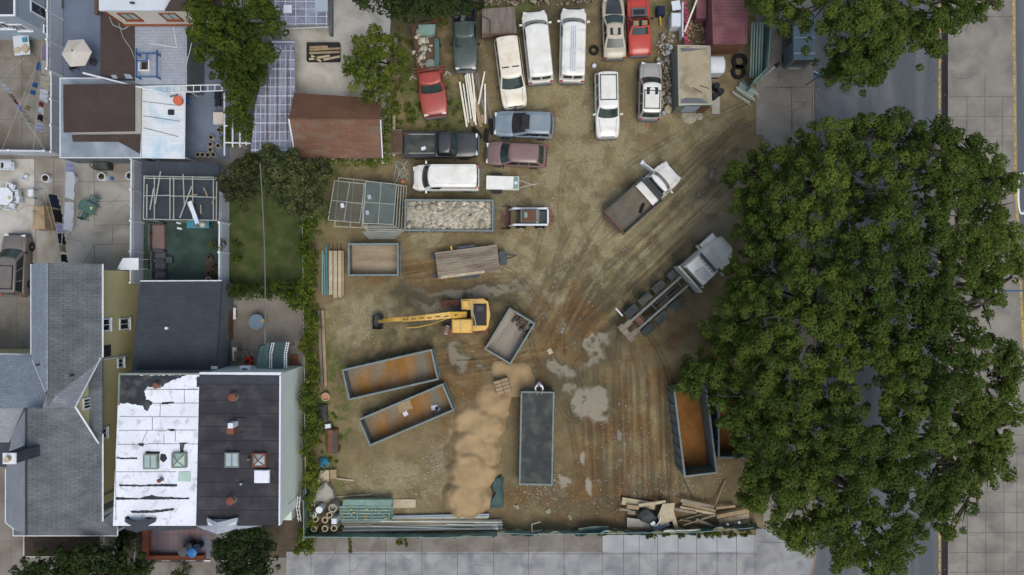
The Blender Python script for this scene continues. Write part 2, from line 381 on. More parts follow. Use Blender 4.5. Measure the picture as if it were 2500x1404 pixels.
mk('pink', (180, 84, 110), .7, .2, 4)
mk('magenta', (140, 56, 130), .7, .2, 4)
mk('tile_cap', (120, 80, 62), .8, .1)
mk('glass_table', (98, 116, 130), .25, .1, spec=.6)
mk('flower', (206, 200, 90), .8, .2, 10)
mk('bed_dirty', (112, 104, 88), .9, .16, .8, .1, 10, rgb2=(92, 90, 82), mscale=1)
# ---------------- the setting: ground, yard, streets ----------------
struct(MB().box(-260, -260, -.5, 260, 260, -.03), 'ground', 'ground_far')
def sheet(name, pts, z, mat): return struct(MB().slab([(*W(a, b, 0)[:2], z) for a, b in pts][::-1], .02+z), name, mat)
def R4(x0, y0, x1, y1): return [(x0, y0), (x1, y0), (x1, y1), (x0, y1)]
sheet('patio_north', R4(-40, 60, 148, 386), .0, 'concrete_old')
sheet('path_blue', R4(148, -60, 250, 386), .0, 'deck_blue')
sheet('patio_blue', R4(440, -60, 560, 388), .0, 'deck_blue')
sheet('patio_middle', R4(84, 388, 350, 690), .0, 'concrete_patio')
sheet('patio_pale', R4(-60, 388, 84, 640), .0, 'concrete_pale')
sheet('driveway', R4(-60, 640, 84, 900), .004, 'concrete_old')
sheet('driveway_south', R4(-60, 900, 70, 1470), .0, 'concrete_old')
sheet('front_path', R4(70, 1290, 300, 1470), .0, 'concrete_old')
sheet('garden_turf', R4(350, 535, 550, 700), .0, 'turf')
sheet('soil_bed', R4(500, 640, 552, 930), .008, 'soil')
sheet('lawn', R4(560, 400, 752, 700), .0, 'lawn')
sheet('patio_east', R4(560, 700, 752, 905), .0, 'concrete_old')
sheet('patio_pale_east', [(690, -60), (962, -60), (950, 120), (955, 400), (690, 400)], .16, 'concrete_pale')
sheet('side_path', R4(640, 905, 752, 1404), .0, 'soil')
sheet('paved_forecourt', R4(355, 1270, 525, 1362), .0, 'brick_paving')
sheet('front_soil', R4(286, 1270, 355, 1362), .0, 'soil')
sheet('front_pavement', R4(286, 1362, 760, 1470), .003, 'sidewalk_old')
sheet('sidewalk_south', R4(700, 1346, 1845, 1480), .09, 'sidewalk')
sheet('sidewalk_strip', R4(745, 1300, 1470, 1346), .085, 'sidewalk_old')
sheet('sidewalk_strip_new', R4(1470, 1305, 1845, 1346), .088, 'sidewalk_new')
cor = [(1845, 1300)]+[(1845, 1480)]+[(1845+140*math.cos(a), 1480-(0)-0) for a in ()]
arc = [(1890+96*math.sin(R(a)), 1440-98*math.cos(R(a))+0) for a in range(0, 91, 10)]
sheet('sidewalk_corner', [(1845, 1290), (1988, 1290), (1988, 1330)]+[(1988-(1-math.cos(R(a)))*36, 1330+math.sin(R(a))*96) for a in range(10, 91, 10)]+[(1940, 1480), (1845, 1480)], .089, 'sidewalk')
sheet('sidewalk_east', R4(1862, 330, 1986, 1290), .09, 'concrete_warm')
sheet('driveway_apron', R4(1845, -60, 1984, 330), .06, 'concrete_warm')
mb = MB()      # steel kerb edge round the corner and along the pavement
pts = [(1984, 200), (1985, 340), (1989, 700), (1990, 1330)]+[(1990-(1-math.cos(R(a)))*36, 1330+math.sin(R(a))*98) for a in range(10, 91, 10)]
for a, b in zip(pts[:-1], pts[1:]): mb.tube((*W(*a)[:2], .05), (*W(*b)[:2], .05), .07, n=6)
struct(mb, 'kerb', 'kerb_steel')
sheet('road', R4(1940, -120, 2306, 1560), -.016, 'asphalt')
sheet('road_patch', [(1990, 215), (2080, 235), (2110, 300), (2070, 360), (1990, 370)], -.008, 'asphalt_patch')
sheet('median', [(2312, -120), (2470, -120), (2476, 450), (2500, 930), (2512, 1560), (2312, 1560)], .12, 'concrete_warm')
sheet('road_far', [(2480, -120), (3400, -120), (3400, 1560), (2524, 1560), (2510, 930), (2486, 450)], -.012, 'asphalt')
sheet('dark_strip', R4(2299, -120, 2311, 1560), -.006, 'kerb_dark')  # near-black strip between the yellow line and the median
mb = MB()
for y in range(-120, 1560, 4):
    if random.random() < .93: mb.slab([(*W(a, b)[:2], -.004) for a, b in R4(2291+random.random(), y, 2297-random.random(), y+3.6)][::-1], .006)
tag(mb.build('road_line', 'yellow_line'), kind='structure')
mb = MB()
def ex(y): return 2472+max(0, (y-0))*.011 if y < 450 else 2477+(y-450)*.05
for y in range(-120, 1300, 6):
    x = ex(y); mb.slab([(*W(a, b)[:2], .125) for a, b in R4(x-3, y, x+2.5, y+5.5)][::-1], .12)
tag(mb.build('road_line', 'yellow_line'), kind='structure')
# white lettering on the far lane, cut by the picture's edge: a tall O and the next letter's stem
mb = MB(); n = 36
for i in range(n):
    a, b = 2*math.pi*i/n, 2*math.pi*(i+1)/n
    def q(t, k): return (*W(2496+(12-k)*math.copysign(abs(math.cos(t))**.7, math.cos(t)), 472+(52-k)*math.sin(t))[:2], .0)
    mb.slab([q(a, 0), q(b, 0), q(b, 4.5), q(a, 4.5)], .008)
mb.slab([(*W(a, b)[:2], .0) for a, b in R4(2513, 420, 2518, 524)][::-1], .008)
mb.slab([(*W(a, b)[:2], .0) for a, b in [(2518, 420), (2534, 508), (2534, 524), (2518, 436)]][::-1], .008)
mb.slab([(*W(a, b)[:2], .0) for a, b in R4(2534, 420, 2539, 524)][::-1], .008)
tag(mb.build('road_lettering', 'white_paint'), kind='structure')
# joints in the slabs
def joints(name, segs, z, w=.03, parent=None, mat='joint'):
    mb = MB()
    for x0, y0, x1, y1 in segs:
        a, b = Vector(W(x0, y0)), Vector(W(x1, y1)); d = (b-a).normalized(); n_ = Vector((-d.y, d.x, 0))*w/2
        mb.slab([(p.x, p.y, z) for p in (a-n_, b-n_, b+n_, a+n_)], .004)
    return struct(mb, name, mat)
joints('slab_joints', [(84, 445, 345, 442), (230, 388, 230, 550), (232, 492, 345, 490), (230, 550, 345, 548), (130, 388, 133, 552), (182, 440, 184, 545),
    (84, 552, 134, 553), (230, 597, 345, 595), (230, 597, 232, 650), (230, 598, 200, 650), (185, 545, 135, 640), (84, 388, 88, 640), (275, 550, 275, 595)], .008)
joints('slab_joints', [(54, 90, 54, 386), (100, 145, 105, 386), (-40, 190, 148, 193), (-40, 292, 148, 290)], .008, .025)
joints('slab_joints', [(x, 1300, x, 1346) for x in (855, 942, 1030, 1117, 1205, 1290, 1377, 1470)]+[(x, 1304, x, 1346) for x in (1522, 1560, 1605, 1655, 1700, 1750, 1797, 1842)], .093, .035)
joints('slab_joints', [(x, 1346, x, 1480) for x in (760, 855, 942, 1030, 1117, 1205, 1290, 1377, 1470, 1522, 1560, 1605, 1655, 1700, 1750, 1797, 1842)]+[(760, 1351, 1842, 1351)], .094, .035)
joints('slab_joints', [(1845, 1322, 1985, 1325), (1880, 1404, 1880, 1480)], .093, .03)
joints('slab_joints', [(-20, 640+i*42, 62, 640+i*42) for i in range(6)]+[(40, 725, 40, 862)], .008, .02)
joints('slab_joints', [(x, 1362, x, 1470) for x in (365, 418, 463, 505)]+[(25, 1280, 27, 1400), (0, 1222, 14, 1222)], .007, .02)
joints('slab_joints', [(2358, y, 2358, y+86) for y in (236, 290, 980, 1060, 1140, 1220, 1300, 1380)]+[(2402, 180, 2402, 360), (2445, 240, 2445, 420), (2315, 42, 2470, 42), (2315, 237, 2474, 237), (2315, 285, 2474, 285),
    (2360, 333, 2474, 333), (2360, 980, 2360, 1470), (2404, 980, 2404, 1470), (2448, 900, 2448, 1470), (2315, 1020, 2500, 1020), (2315, 1062, 2500, 1062), (2315, 1105, 2500, 1105), (2315, 1200, 2500, 1200), (2315, 1250, 2500, 1250), (2315, 1300, 2500, 1298), (2315, 1348, 2500, 1346), (2315, 1396, 2500, 1394), (2480, 1100, 2480, 1470), (2402, 0, 2402, 42), (2445, 0, 2445, 42)], .125, .03)
joints('slab_joints', [(1862, 214, 1984, 214), (1932, 214, 1932, 330), (1862, 400, 1984, 400)], .094, .03)
# hairline cracks wandering over the concrete and asphalt
random.seed(21)
mb = MB()
for x, y, n_, zc_ in [(random.uniform(100, 330), random.uniform(400, 640), 12, .009) for _ in range(7)]+[(random.uniform(2320, 2460), random.uniform(20, 1380), 14, .126) for _ in range(9)]+[(random.uniform(2000, 2280), random.uniform(0, 1390), 22, -.007) for _ in range(14)]+[(random.uniform(780, 1830), random.uniform(1356, 1400), 9, .095) for _ in range(12)]+[(random.uniform(1870, 1975), random.uniform(120, 340), 12, .096) for _ in range(6)]+[(random.uniform(0, 140), random.uniform(110, 370), 12, .009) for _ in range(6)]:
    a_ = random.random()*6.28; p_ = Vector((*W(x, y)[:2], zc_))
    for k in range(n_):
        a_ += random.gauss(0, .45); q_ = p_+Vector((math.cos(a_), math.sin(a_), 0))*random.uniform(.1, .28); d_ = (q_-p_).normalized(); m_ = Vector((-d_.y, d_.x, 0))*random.uniform(.006, .014)
        mb.slab([tuple(p_-m_), tuple(q_-m_), tuple(q_+m_), tuple(p_+m_)], .003); p_ = q_
struct(mb, 'paving_cracks', 'joint'); random.seed(7)
# ---- the yard: one dense sheet, its wet, red, gravelly and rutted patches carried as masks ----
def vnoise(x, y, seed):
    xi, yi = np.floor(x).astype(int), np.floor(y).astype(int); fx, fy = x-xi, y-yi; fx = fx*fx*(3-2*fx); fy = fy*fy*(3-2*fy)
    def h(a, b): v = np.sin(a*127.1+b*311.7+seed*74.7)*43758.5453; return v-np.floor(v)
    return (h(xi, yi)*(1-fx)+h(xi+1, yi)*fx)*(1-fy)+(h(xi, yi+1)*(1-fx)+h(xi+1, yi+1)*fx)*fy
def fbm(x, y, seed=0, o=5):
    s, a, t = 0, 1, 0
    for i in range(o): s = s+a*vnoise(x*2**i, y*2**i, seed+i); t += a; a *= .55
    return s/t
def sst(v, a, b): t = np.clip((v-a)/(b-a), 0, 1); return t*t*(3-2*t)
GX0, GX1, GY0, GY1 = 742, 1866, -40, 1312; st = 2.4
gx = np.arange(GX0, GX1+st, st); gy = np.arange(GY0, GY1+st, st); XX, YY = np.meshgrid(gx, gy)
wx = XX+60*(fbm(XX/70, YY/70, 3)-.5)*2; wy = YY+60*(fbm(XX/70, YY/70, 9)-.5)*2
def ell(cx, cy, rx, ry, a=0, soft=.35, warp=1.):
    X = XX*(1-warp)+wx*warp-cx; Y = YY*(1-warp)+wy*warp-cy; c, s = math.cos(R(a)), math.sin(R(a))
    d = np.sqrt(((X*c+Y*s)/rx)**2+((-X*s+Y*c)/ry)**2); return 1-sst(d, 1-soft, 1+soft)
def mx(*a):
    o = a[0]
    for b in a[1:]: o = np.maximum(o, b)
    return o
n1 = fbm(XX/28, YY/28, 21); n2 = fbm(XX/9, YY/9, 31, 3)
gravel = mx(ell(1400, 420, 260, 130), ell(1660, 300, 190, 70, -35), ell(1390, 250, 90, 70), ell(1560, 560, 200, 110, -42), ell(870, 775, 80, 60), ell(960, 1190, 150, 60), ell(870, 1010, 50, 50), ell(1030, 575, 60, 20), ell(1310, 640, 90, 110), ell(1110, 1100, 50, 60), ell(1740, 460, 120, 60, -40))
gravel = gravel*sst(n1, .34, .6)
red = mx(ell(1580, 1080, 190, 210), ell(1010, 655, 170, 38), ell(1420, 1230, 260, 50), ell(1350, 800, 130, 90, -30), ell(1180, 860, 160, 40), ell(1120, 960, 60, 140), ell(1270, 960, 50, 90), ell(1700, 900, 140, 120))*sst(fbm(XX/40, YY/40, 5), .28, .62)
wet = mx(ell(1000, 770, 110, 60), ell(960, 830, 140, 50), ell(1400, 720, 160, 90, -30), ell(1120, 350, 180, 50), ell(1050, 500, 250, 70), ell(1100, 200, 80, 140), ell(1130, 560, 120, 20), ell(1640, 700, 160, 60, -42), ell(1200, 30, 300, 60), ell(1500, 1200, 340, 60)*.7, ell(1240, 720, 200, 40))*sst(n1, .25, .55)
pud = mx(ell(1440, 985, 34, 46, 0, .22, .9), ell(1455, 830, 40, 26, -20, .22, .9), ell(1150, 706, 120, 16, 0, .3, .8), ell(1135, 872, 22, 30, 0, .3, .9), ell(1345, 905, 34, 16, 30, .3, .9)*.8, ell(1385, 955, 24, 16, 20, .3, .9)*.7, ell(1040, 755, 36, 14, 0, .35, .9)*.7, ell(1437, 1190, 9, 22, 0, .15, .4), ell(1430, 1120, 6, 20, 0, .2, .4), ell(1370, 1185, 12, 20, 0, .2, .5), ell(1760, 560, 50, 40, -40, .3, .9)*.6, ell(1435, 870, 50, 12, -45, .3, .9)*.7)
pud = pud*sst(fbm(XX/16, YY/16, 66, 4), .25, .45)
wet = np.maximum(wet, .9*mx(ell(1440, 985, 66, 80, 0, .4, .8), ell(1455, 830, 76, 54, -20, .4, .8), ell(1150, 708, 150, 34, 0, .4, .8), ell(1130, 870, 46, 50), ell(1360, 930, 70, 46, 20)))
grass = mx(ell(1070, 275, 130, 42), ell(960, 150, 60, 140), ell(1100, 230, 60, 30), ell(1230, 20, 60, 40), ell(800, 980, 40, 200), ell(790, 450, 50, 120), ell(1640, 30, 60, 30)*.6, ell(820, 1180, 30, 30)*.7)*sst(fbm(XX/14, YY/14, 44), .36, .6)
def tracks(a, sx, sy, seed):       # ruts: noise drawn out along direction a
    c, s = math.cos(R(a)), math.sin(R(a)); u = XX*c+YY*s; v = -XX*s+YY*c; return fbm(u/sx, v/sy, seed, 3)
tv = tracks(88, 260, 7, 61); tdg = tracks(-44, 240, 7, 71); td2 = tracks(-62, 200, 8, 77); th_ = tracks(-8, 240, 7, 81)
mv = ell(1560, 1060, 130, 170, 0, .3, .3); md = mx(ell(1570, 640, 230, 80, -44), ell(1700, 420, 150, 70, -44)); m2 = ell(1380, 720, 90, 130, 20); mh = mx(ell(1020, 640, 120, 36), ell(1160, 890, 140, 50))
# wheel tracks: pairs of ruts along curved runs through the yard
TR = [[(1850, 300), (1700, 420), (1540, 560), (1420, 720), (1400, 900), (1440, 1150)], [(1860, 350), (1720, 470), (1600, 600), (1500, 760), (1480, 930), (1500, 1200)], [(1840, 270), (1650, 360), (1480, 480), (1390, 620), (1360, 760), (1250, 850), (1120, 880)],
      [(1560, 1220), (1550, 1060), (1530, 900), (1470, 760), (1380, 660)], [(1600, 1225), (1600, 1080), (1590, 930), (1560, 800)], [(1640, 1210), (1630, 1060), (1600, 900), (1500, 740), (1400, 560), (1400, 420)], [(1480, 1220), (1470, 1060), (1430, 900)], [(1330, 820), (1240, 690), (1080, 640), (980, 650)], [(1400, 1000), (1330, 860), (1320, 700), (1350, 560)], [(1780, 400), (1640, 470), (1500, 600), (1350, 690), (1200, 700)]]
rut = np.zeros_like(XX)
for pts_ in TR:
    P_ = np.array(pts_, float); n_ = len(P_); tt_ = np.linspace(0, n_-1, 46); ix = np.clip(tt_.astype(int), 0, n_-2); f_ = (tt_-ix)[:, None]
    p0, p1, p2, p3 = P_[np.clip(ix-1, 0, n_-1)], P_[ix], P_[ix+1], P_[np.clip(ix+2, 0, n_-1)]
    C_ = .5*(2*p1+(p2-p0)*f_+(2*p0-5*p1+4*p2-p3)*f_**2+(3*p1-p0-3*p2+p3)*f_**3); best = np.full(XX.shape, 1e9)
    for a_, b_ in zip(C_[:-1], C_[1:]):
        dx, dy = b_-a_; L2 = dx*dx+dy*dy+1e-6; u_ = np.clip(((XX-a_[0])*dx+(YY-a_[1])*dy)/L2, 0, 1); best = np.minimum(best, np.hypot(XX-a_[0]-u_*dx, YY-a_[1]-u_*dy))
    best = best+3*(fbm(XX/40, YY/40, 55, 2)-.5)
    for g_ in (22, 31): rut = np.maximum(rut, np.exp(-((best-g_)/3.2)**2)*sst(fbm(XX/60, YY/60, int(P_[0, 0]) % 90, 3), .3, .6))
trk = .5+(tv-.5)*mv+(tdg-.5)*md+(td2-.5)*m2*.8+(th_-.5)*mh*.7
trk = np.clip(.5+(trk-.5)*3.2-.55*rut+.12*np.roll(rut, 4, 1), 0, 1)
zz = .0+.10*(trk-.5)*(1-pud)+.07*(n1-.5)+.035*(n2-.5)
zz = np.where(pud > .5, .0-.02, zz)+.035
sc_ = .032; V = np.stack([(XX-1250)*sc_, -(YY-702)*sc_, zz], -1).reshape(-1, 3)
nx, ny = len(gx), len(gy); ii = (np.arange(ny-1)[:, None]*nx+np.arange(nx-1)[None, :]).ravel()
F = np.stack([ii, ii+nx, ii+nx+1, ii+1], 1)
me = bpy.data.meshes.new('yard_ground'); me.vertices.add(len(V)); me.vertices.foreach_set('co', V.ravel()); me.loops.add(F.size); me.loops.foreach_set('vertex_index', F.ravel())
me.polygons.add(len(F)); me.polygons.foreach_set('loop_start', np.arange(len(F))*4); me.polygons.foreach_set('loop_total', np.full(len(F), 4)); me.update(calc_edges=True); me.shade_smooth()
for nm, chans in (('dirt', (gravel, red, wet)), ('mark', (pud, grass, trk))):
    a_ = me.attributes.new(nm, 'FLOAT_COLOR', 'POINT'); a_.data.foreach_set('color', np.stack([*chans, np.ones_like(pud)], -1).astype(np.float32).ravel())
yg = bpy.data.objects.new('yard_ground', me); COL.objects.link(yg); yg['kind'] = 'structure'
m = bpy.data.materials.new('yard_dirt'); m.use_nodes = True; t = m.node_tree; N = t.nodes.new; Lk = t.links.new; b = t.nodes['Principled BSDF']
tc = N('ShaderNodeTexCoord')
def nz(s, d=4):
    n = N('ShaderNodeTexNoise'); n.inputs['Scale'].default_value = s; n.inputs['Detail'].default_value = d; Lk(tc.outputs['Object'], n.inputs[0]); return n.outputs[0]
def mr(o, a, bb, c, d):
    r = N('ShaderNodeMapRange'); r.inputs[1].default_value = a; r.inputs[2].default_value = bb; r.inputs[3].default_value = c; r.inputs[4].default_value = d; Lk(o, r.inputs[0]); return r.outputs[0]
def attr(nm):
    a = N('ShaderNodeAttribute'); a.attribute_name = nm; s = N('ShaderNodeSeparateColor'); Lk(a.outputs['Color'], s.inputs[0]); return s.outputs
def mxc(f, a, bb):
    x = N('ShaderNodeMix'); x.data_type = 'RGBA'; Lk(f, x.inputs[0])
    for k, v in ((6, a), (7, bb)):
        if isinstance(v, tuple): x.inputs[k].default_value = (*lin(v), 1)
        else: Lk(v, x.inputs[k])
    return x.outputs[2]
def mm(op, a, bb):
    q = N('ShaderNodeMath'); q.operation = op; Lk(a, q.inputs[0])
    if isinstance(bb, float): q.inputs[1].default_value = bb
    else: Lk(bb, q.inputs[1])
    return q.outputs[0]
d1, d2 = attr('dirt'), attr('mark')
c = mxc(mr(nz(.7, 6), .38, .62, 0, 1), (108, 97, 70), (124, 112, 80))
c = mxc(d1[2], c, (82, 76, 54)); c = mxc(mm('MULTIPLY', d1[1], .8), c, mxc(mr(nz(1.5), .4, .6, 0, 1), (112, 86, 50), (96, 74, 44)))
c = mxc(mm('MULTIPLY', d1[0], .85), c, mxc(mr(nz(16, 3), .42, .58, 0, 1), (124, 116, 86), (154, 146, 114)))
c = mxc(mm('MULTIPLY', d2[1], .9), c, mxc(mr(nz(9), .4, .6, 0, 1), (66, 76, 36), (92, 104, 44)))
f = mm('MULTIPLY', mr(d2[2], 0, 1, .68, 1.22), mm('MULTIPLY', mr(nz(24, 3), .3, .7, .82, 1.18), mr(nz(5, 4), .3, .7, .88, 1.12)))
v = N('ShaderNodeVectorMath'); v.operation = 'SCALE'; Lk(c, v.inputs[0]); Lk(f, v.inputs[3])
c = mxc(mm('MULTIPLY', d2[0], .72), v.outputs[0], (108, 105, 86)); Lk(c, b.inputs['Base Color']); Lk(mr(d2[0], 0, .8, .95, .38), b.inputs['Roughness'])
bp = N('ShaderNodeBump'); bp.inputs['Distance'].default_value = .05; Lk(mr(d2[0], .2, .8, .55, 0), bp.inputs['Strength']); Lk(nz(14, 5), bp.inputs['Height']); Lk(bp.outputs[0], b.inputs['Normal'])
me.materials.append(m)
def zyard(px, py):
    i = int(np.clip((py-GY0)/st, 0, ny-1)); j = int(np.clip((px-GX0)/st, 0, nx-1)); return float(zz[i, j])
# pebbles and rubbish strewn over the yard
def chips(name, pts, mat, smin, smax, label=None, cat=None, tinted=True, jag=.35, parent=None, flatz=.6, kind='stuff'):
    """irregular little blocks; pts rows x,y,z"""
    m_ = len(pts); P = np.asarray(pts, float); cube = np.array([(x, y, z) for z in (-1, 1) for x, y in ((-1, -1), (1, -1), (1, 1), (-1, 1))], float)
    fc = np.array([(3, 2, 1, 0), (4, 5, 6, 7), (0, 1, 5, 4), (1, 2, 6, 5), (2, 3, 7, 6), (3, 0, 4, 7)])
    s_ = (smin+(smax-smin)*RNG.random(m_)**2.2)[:, None, None]; v_ = cube[None]*(1+RNG.uniform(-jag, jag, (m_, 8, 3)))*np.stack([.6+.6*RNG.random(m_), .6+.5*RNG.random(m_), flatz*(.5+.6*RNG.random(m_))], -1)[:, None, :]*s_
    a1 = RNG.random(m_)*6.28; a2 = RNG.normal(size=m_)*.45
    x_, y_, z_ = v_[..., 0], v_[..., 1], v_[..., 2]; z2 = z_*np.cos(a2)[:, None]+x_*np.sin(a2)[:, None]; x2 = x_*np.cos(a2)[:, None]-z_*np.sin(a2)[:, None]
    X = x2*np.cos(a1)[:, None]-y_*np.sin(a1)[:, None]; Y = x2*np.sin(a1)[:, None]+y_*np.cos(a1)[:, None]
    V_ = np.stack([X, Y, z2], -1)+P[:, None, :]; F_ = (fc[None]+(np.arange(m_)*8)[:, None, None]).reshape(-1, 4); V_ = V_.reshape(-1, 3)
    if parent is not None: V_ = V_-np.array(parent.location)
    me_ = bpy.data.meshes.new(name); me_.vertices.add(len(V_)); me_.vertices.foreach_set('co', V_.ravel()); me_.loops.add(F_.size); me_.loops.foreach_set('vertex_index', F_.ravel())
    me_.polygons.add(len(F_)); me_.polygons.foreach_set('loop_start', np.arange(len(F_))*4); me_.polygons.foreach_set('loop_total', np.full(len(F_), 4)); me_.update(calc_edges=True)
    at_ = me_.attributes.new('tint', 'FLOAT', 'FACE'); at_.data.foreach_set('value', np.repeat(RNG.random(m_), 6).astype(np.float32)); me_.materials.append(M(mat))
    o_ = bpy.data.objects.new(name, me_); COL.objects.link(o_); o_.parent = parent
    return tag(o_, label, cat, None, kind)
pp = []
for cx, cy, sx, sy, n_ in ((1300, 600, 330, 420, 1000), (1330, 1190, 55, 28, 420), (1420, 1230, 190, 40, 330), (1650, 1180, 110, 40, 380), (1065, 1120, 24, 34, 330), (880, 770, 60, 50, 500), (1400, 400, 170, 110, 700), (1540, 1080, 80, 120, 300), (960, 1180, 110, 50, 420), (1640, 130, 40, 90, 200)):
    for i in range(n_):
        x, y = random.gauss(cx, sx*.6), random.gauss(cy, sy*.6)
        if 770 < x < 1850 and 0 < y < 1285: pp.append((*W(x, y)[:2], zyard(x, y)+.01))
chips('gravel', pp, 'rock_pale', .01, .055, 'small pale stones and rubbish scattered over the dirt yard', 'gravel')
# ---------------- houses ----------------
def window(parent, c, w, h, face, trim='trim_white', glass='glass_dark', bars=1, depth=.08):
    """c = middle of the window on the wall, world coords; face in E,S,N,W"""
    rz = {'E': 0, 'N': R(90), 'W': R(180), 'S': R(-90)}[face]
    l = Vector(c)-parent.location; m = Matrix.Translation(l) @ Matrix.Rotation(rz, 4, 'Z'); t = .09
    mb = MB()
    for y0, y1, z0, z1 in ((-w/2-t, w/2+t, h/2, h/2+t), (-w/2-t, w/2+t, -h/2-t, -h/2), (-w/2-t, -w/2, -h/2, h/2), (w/2, w/2+t, -h/2, h/2)):
        mb.box(-.02, y0, z0, depth, y1, z1, m)
    f = mb.build('window', trim, parent)
    MB().box(-.01, -w/2, -h/2, .012, w/2, h/2, m).build('pane', glass, f)
    if bars:
        mb = MB()
        for k in range(bars): y = -w/2+w*(k+1)/(bars+1); mb.box(.014, y-.025, -h/2, .05, y+.025, h/2, m)
        mb.build('mullion', trim, f)
    MB().box(-.015, -w/2-t-.05, -h/2-t-.06, depth+.07, w/2+t+.05, -h/2-t-.005, m).build('sill', trim, f)
    return f
def ZW(pts, z): return [W(a, b, z)[:2] for a, b in pts]
def part(mb, name, mat, t, **k): return mb.build(name, mat, t, world=True, **k)
def edge(pts3, r, parent, name='gutter', mat='trim_white', close=True):
    mb = MB(); q = list(pts3)+([pts3[0]] if close else [])
    for a, b in zip(q[:-1], q[1:]):
        a, b = Vector(a), Vector(b); d = b-a; e = d.normalized()*r*.2; mb.tube(a-e, b+e, r, n=5)
    return part(mb, name, mat, parent)
def flat_block(name, label, cat, pts, z, wall, roof, z0=0, rim=None, rimw=.12, rimh=.08, inset=0):
    P = ZW(pts, z); c = (sum(p[0] for p in P)/len(P), sum(p[1] for p in P)/len(P)); t = thing(name, label, cat, (*c, z0))
    part(MB().prism(P, z0, z-.06), 'wall', wall, t)
    part(MB().prism([((p[0]-c[0])*1.004+c[0], (p[1]-c[1])*1.004+c[1]) for p in P], z-.058, z), 'roof', roof, t)
    if rim:
        mb = MB(); n = len(P)
        for i in range(n):
            a, b = Vector((*P[i], 0)), Vector((*P[(i+1) % n], 0)); d = b-a; L = d.length; mid = (a+b)/2
            mb.cbox((mid.x, mid.y, z+rimh/2-.02), (L+rimw*.98, rimw, rimh+.04+i*.003), math.atan2(d.y, d.x))
        part(mb, 'parapet', rim, t)
    return t
# A: pale house in the north-west corner
t = flat_block('white_house', 'pale grey two-storey house with dark roof in the top left corner of the picture', 'house', R4(-260, -260, 34, 36), 4.9, 'wall_pale', 'roof_dark')
part(MB().prism(ZW([(34, -200), (38, -200), (38, 40), (-200, 40), (-200, 36), (34, 36)], 4.9), 4.84, 4.96), 'gutter', 'trim_white', t)
bx = W(34, 0, 4.9)[0]; by = W(0, 36, 4.9)[1]
for px, z in ((5, 3.0), (48, 2.6)): window(t, (W(px, 0, z)[0], by, z), .9, 1.0, 'S')
window(t, (bx, W(0, 25, 2.4)[1], 2.4), .7, 1.6, 'E', bars=0); window(t, (bx, W(0, 78, 1.2)[1], 1.2), .5, 1.2, 'E', bars=0)
MB()
part(MB().box(bx, W(0, 22, 0)[1], .0, bx+.35, W(0, -60, 0)[1], .25), 'plinth', 'wall_grey', t)
# B: cream house with brown windows
zt, zb = 6.0, 3.0
t = thing('cream_house', 'cream house with brown-framed windows at the top left beside the large garden tree', 'house', W(350, -20, 0))
P = ZW([(243, -200), (540, -200), (540, 20), (243, 20)], zt)
part(MB().prism(P, 0, zt-.3), 'wall', 'wall_cream', t)
x0, y0 = P[3]; x1 = P[2][0]
part(MB().slab([(x0-.05, y0-.15, zt), (W(400, 0, zt)[0], y0-.15, zt), (W(440, 0, zt)[0], y0+1.2, zt+.5), (W(440, 0, zt)[0], y0+8, zt+.5), (x0-.05, y0+8, zt)], .2), 'roof', 'wall_white', t)
part(MB().slab([(W(401, 0, zt)[0], y0-.15, zt-.06), (x1, y0-.15, zt-.06), (x1, y0+8, zt+.8), (W(440, 0, zt)[0], y0+8, zt+.56), (W(440, 0, zt)[0], y0+1.2, zt+.44)], .1), 'roof', 'roof_brown', t)
for px in (317, 417): window(t, (W(px, 0, 4.6)[0], y0, 4.6), 1.0, 1.05, 'S', 'trim_brown', 'glass_pale', 1)
window(t, (W(325, 0, zt)[0], y0+.35, zt+.1), .1, .05, 'S', 'steel_dark', bars=0)
part(MB().box(x0, y0-.12, 3.02, x1-.8, y0-.001, 3.16), 'skirting', 'trim_brown', t)
part(MB().box(x0, y0-.14, zt-.42, x0+.1, y0-.01, 3.16), 'corner_board', 'trim_brown', t)
# C/D: extensions behind it
t = flat_block('rear_extension', 'single-storey extension with dark brown shingle roof beside the blue path', 'house', R4(245, 22, 329, 190), 2.9, 'wall_grey', 'roof_brown')
mb = MB(); P = [W(*q, 2.93) for q in ((253, 30), (262, 28), (275, 60), (300, 72), (318, 62))]; mb.path(P, .03); mb.path([W(*q, 2.93) for q in ((285, 40), (300, 90), (320, 120), (330, 145))], .025); part(mb, 'cable', 'steel_pale', t)
part(MB().prism(ZW([(230, -40), (238, -40), (238, 34), (230, 34)], 3.6), 3.3, 3.6), 'downpipe', 'wood_dark', t)
part(MB().prism(ZW([(270, 183), (283, 183), (288, 192), (276, 192)], 2.92), 2.9, 2.93).prism(ZW([(302, 180), (318, 182), (326, 192), (308, 192)], 2.92), 2.9, 2.93), 'roof_patch', 'flat_grey', t)
t = flat_block('flat_extension', 'flat grey-roofed extension under the cream house with a blue frame on top', 'house', R4(330, 60, 456, 206), 2.9, 'wall_grey', 'tile_grey')
mb = MB(); mb.path([W(*q, 2.95) for q in ((365, 106), (432, 116))], .03); mb.path([W(*q, 2.95) for q in ((424, 66), (432, 116))], .03); part(mb, 'cable', 'trim_white', t)
part(MB().prism(ZW([(332, 50), (455, 50), (455, 60), (332, 60)], 2.94), 2.9, 2.94), 'roof_strip', 'roof_brown', t)
t = thing('roof_frame', 'blue metal frame standing round a small vent on the grey flat roof', 'frame', W(360, 155, 2.9))
mb = MB(); z = 3.5
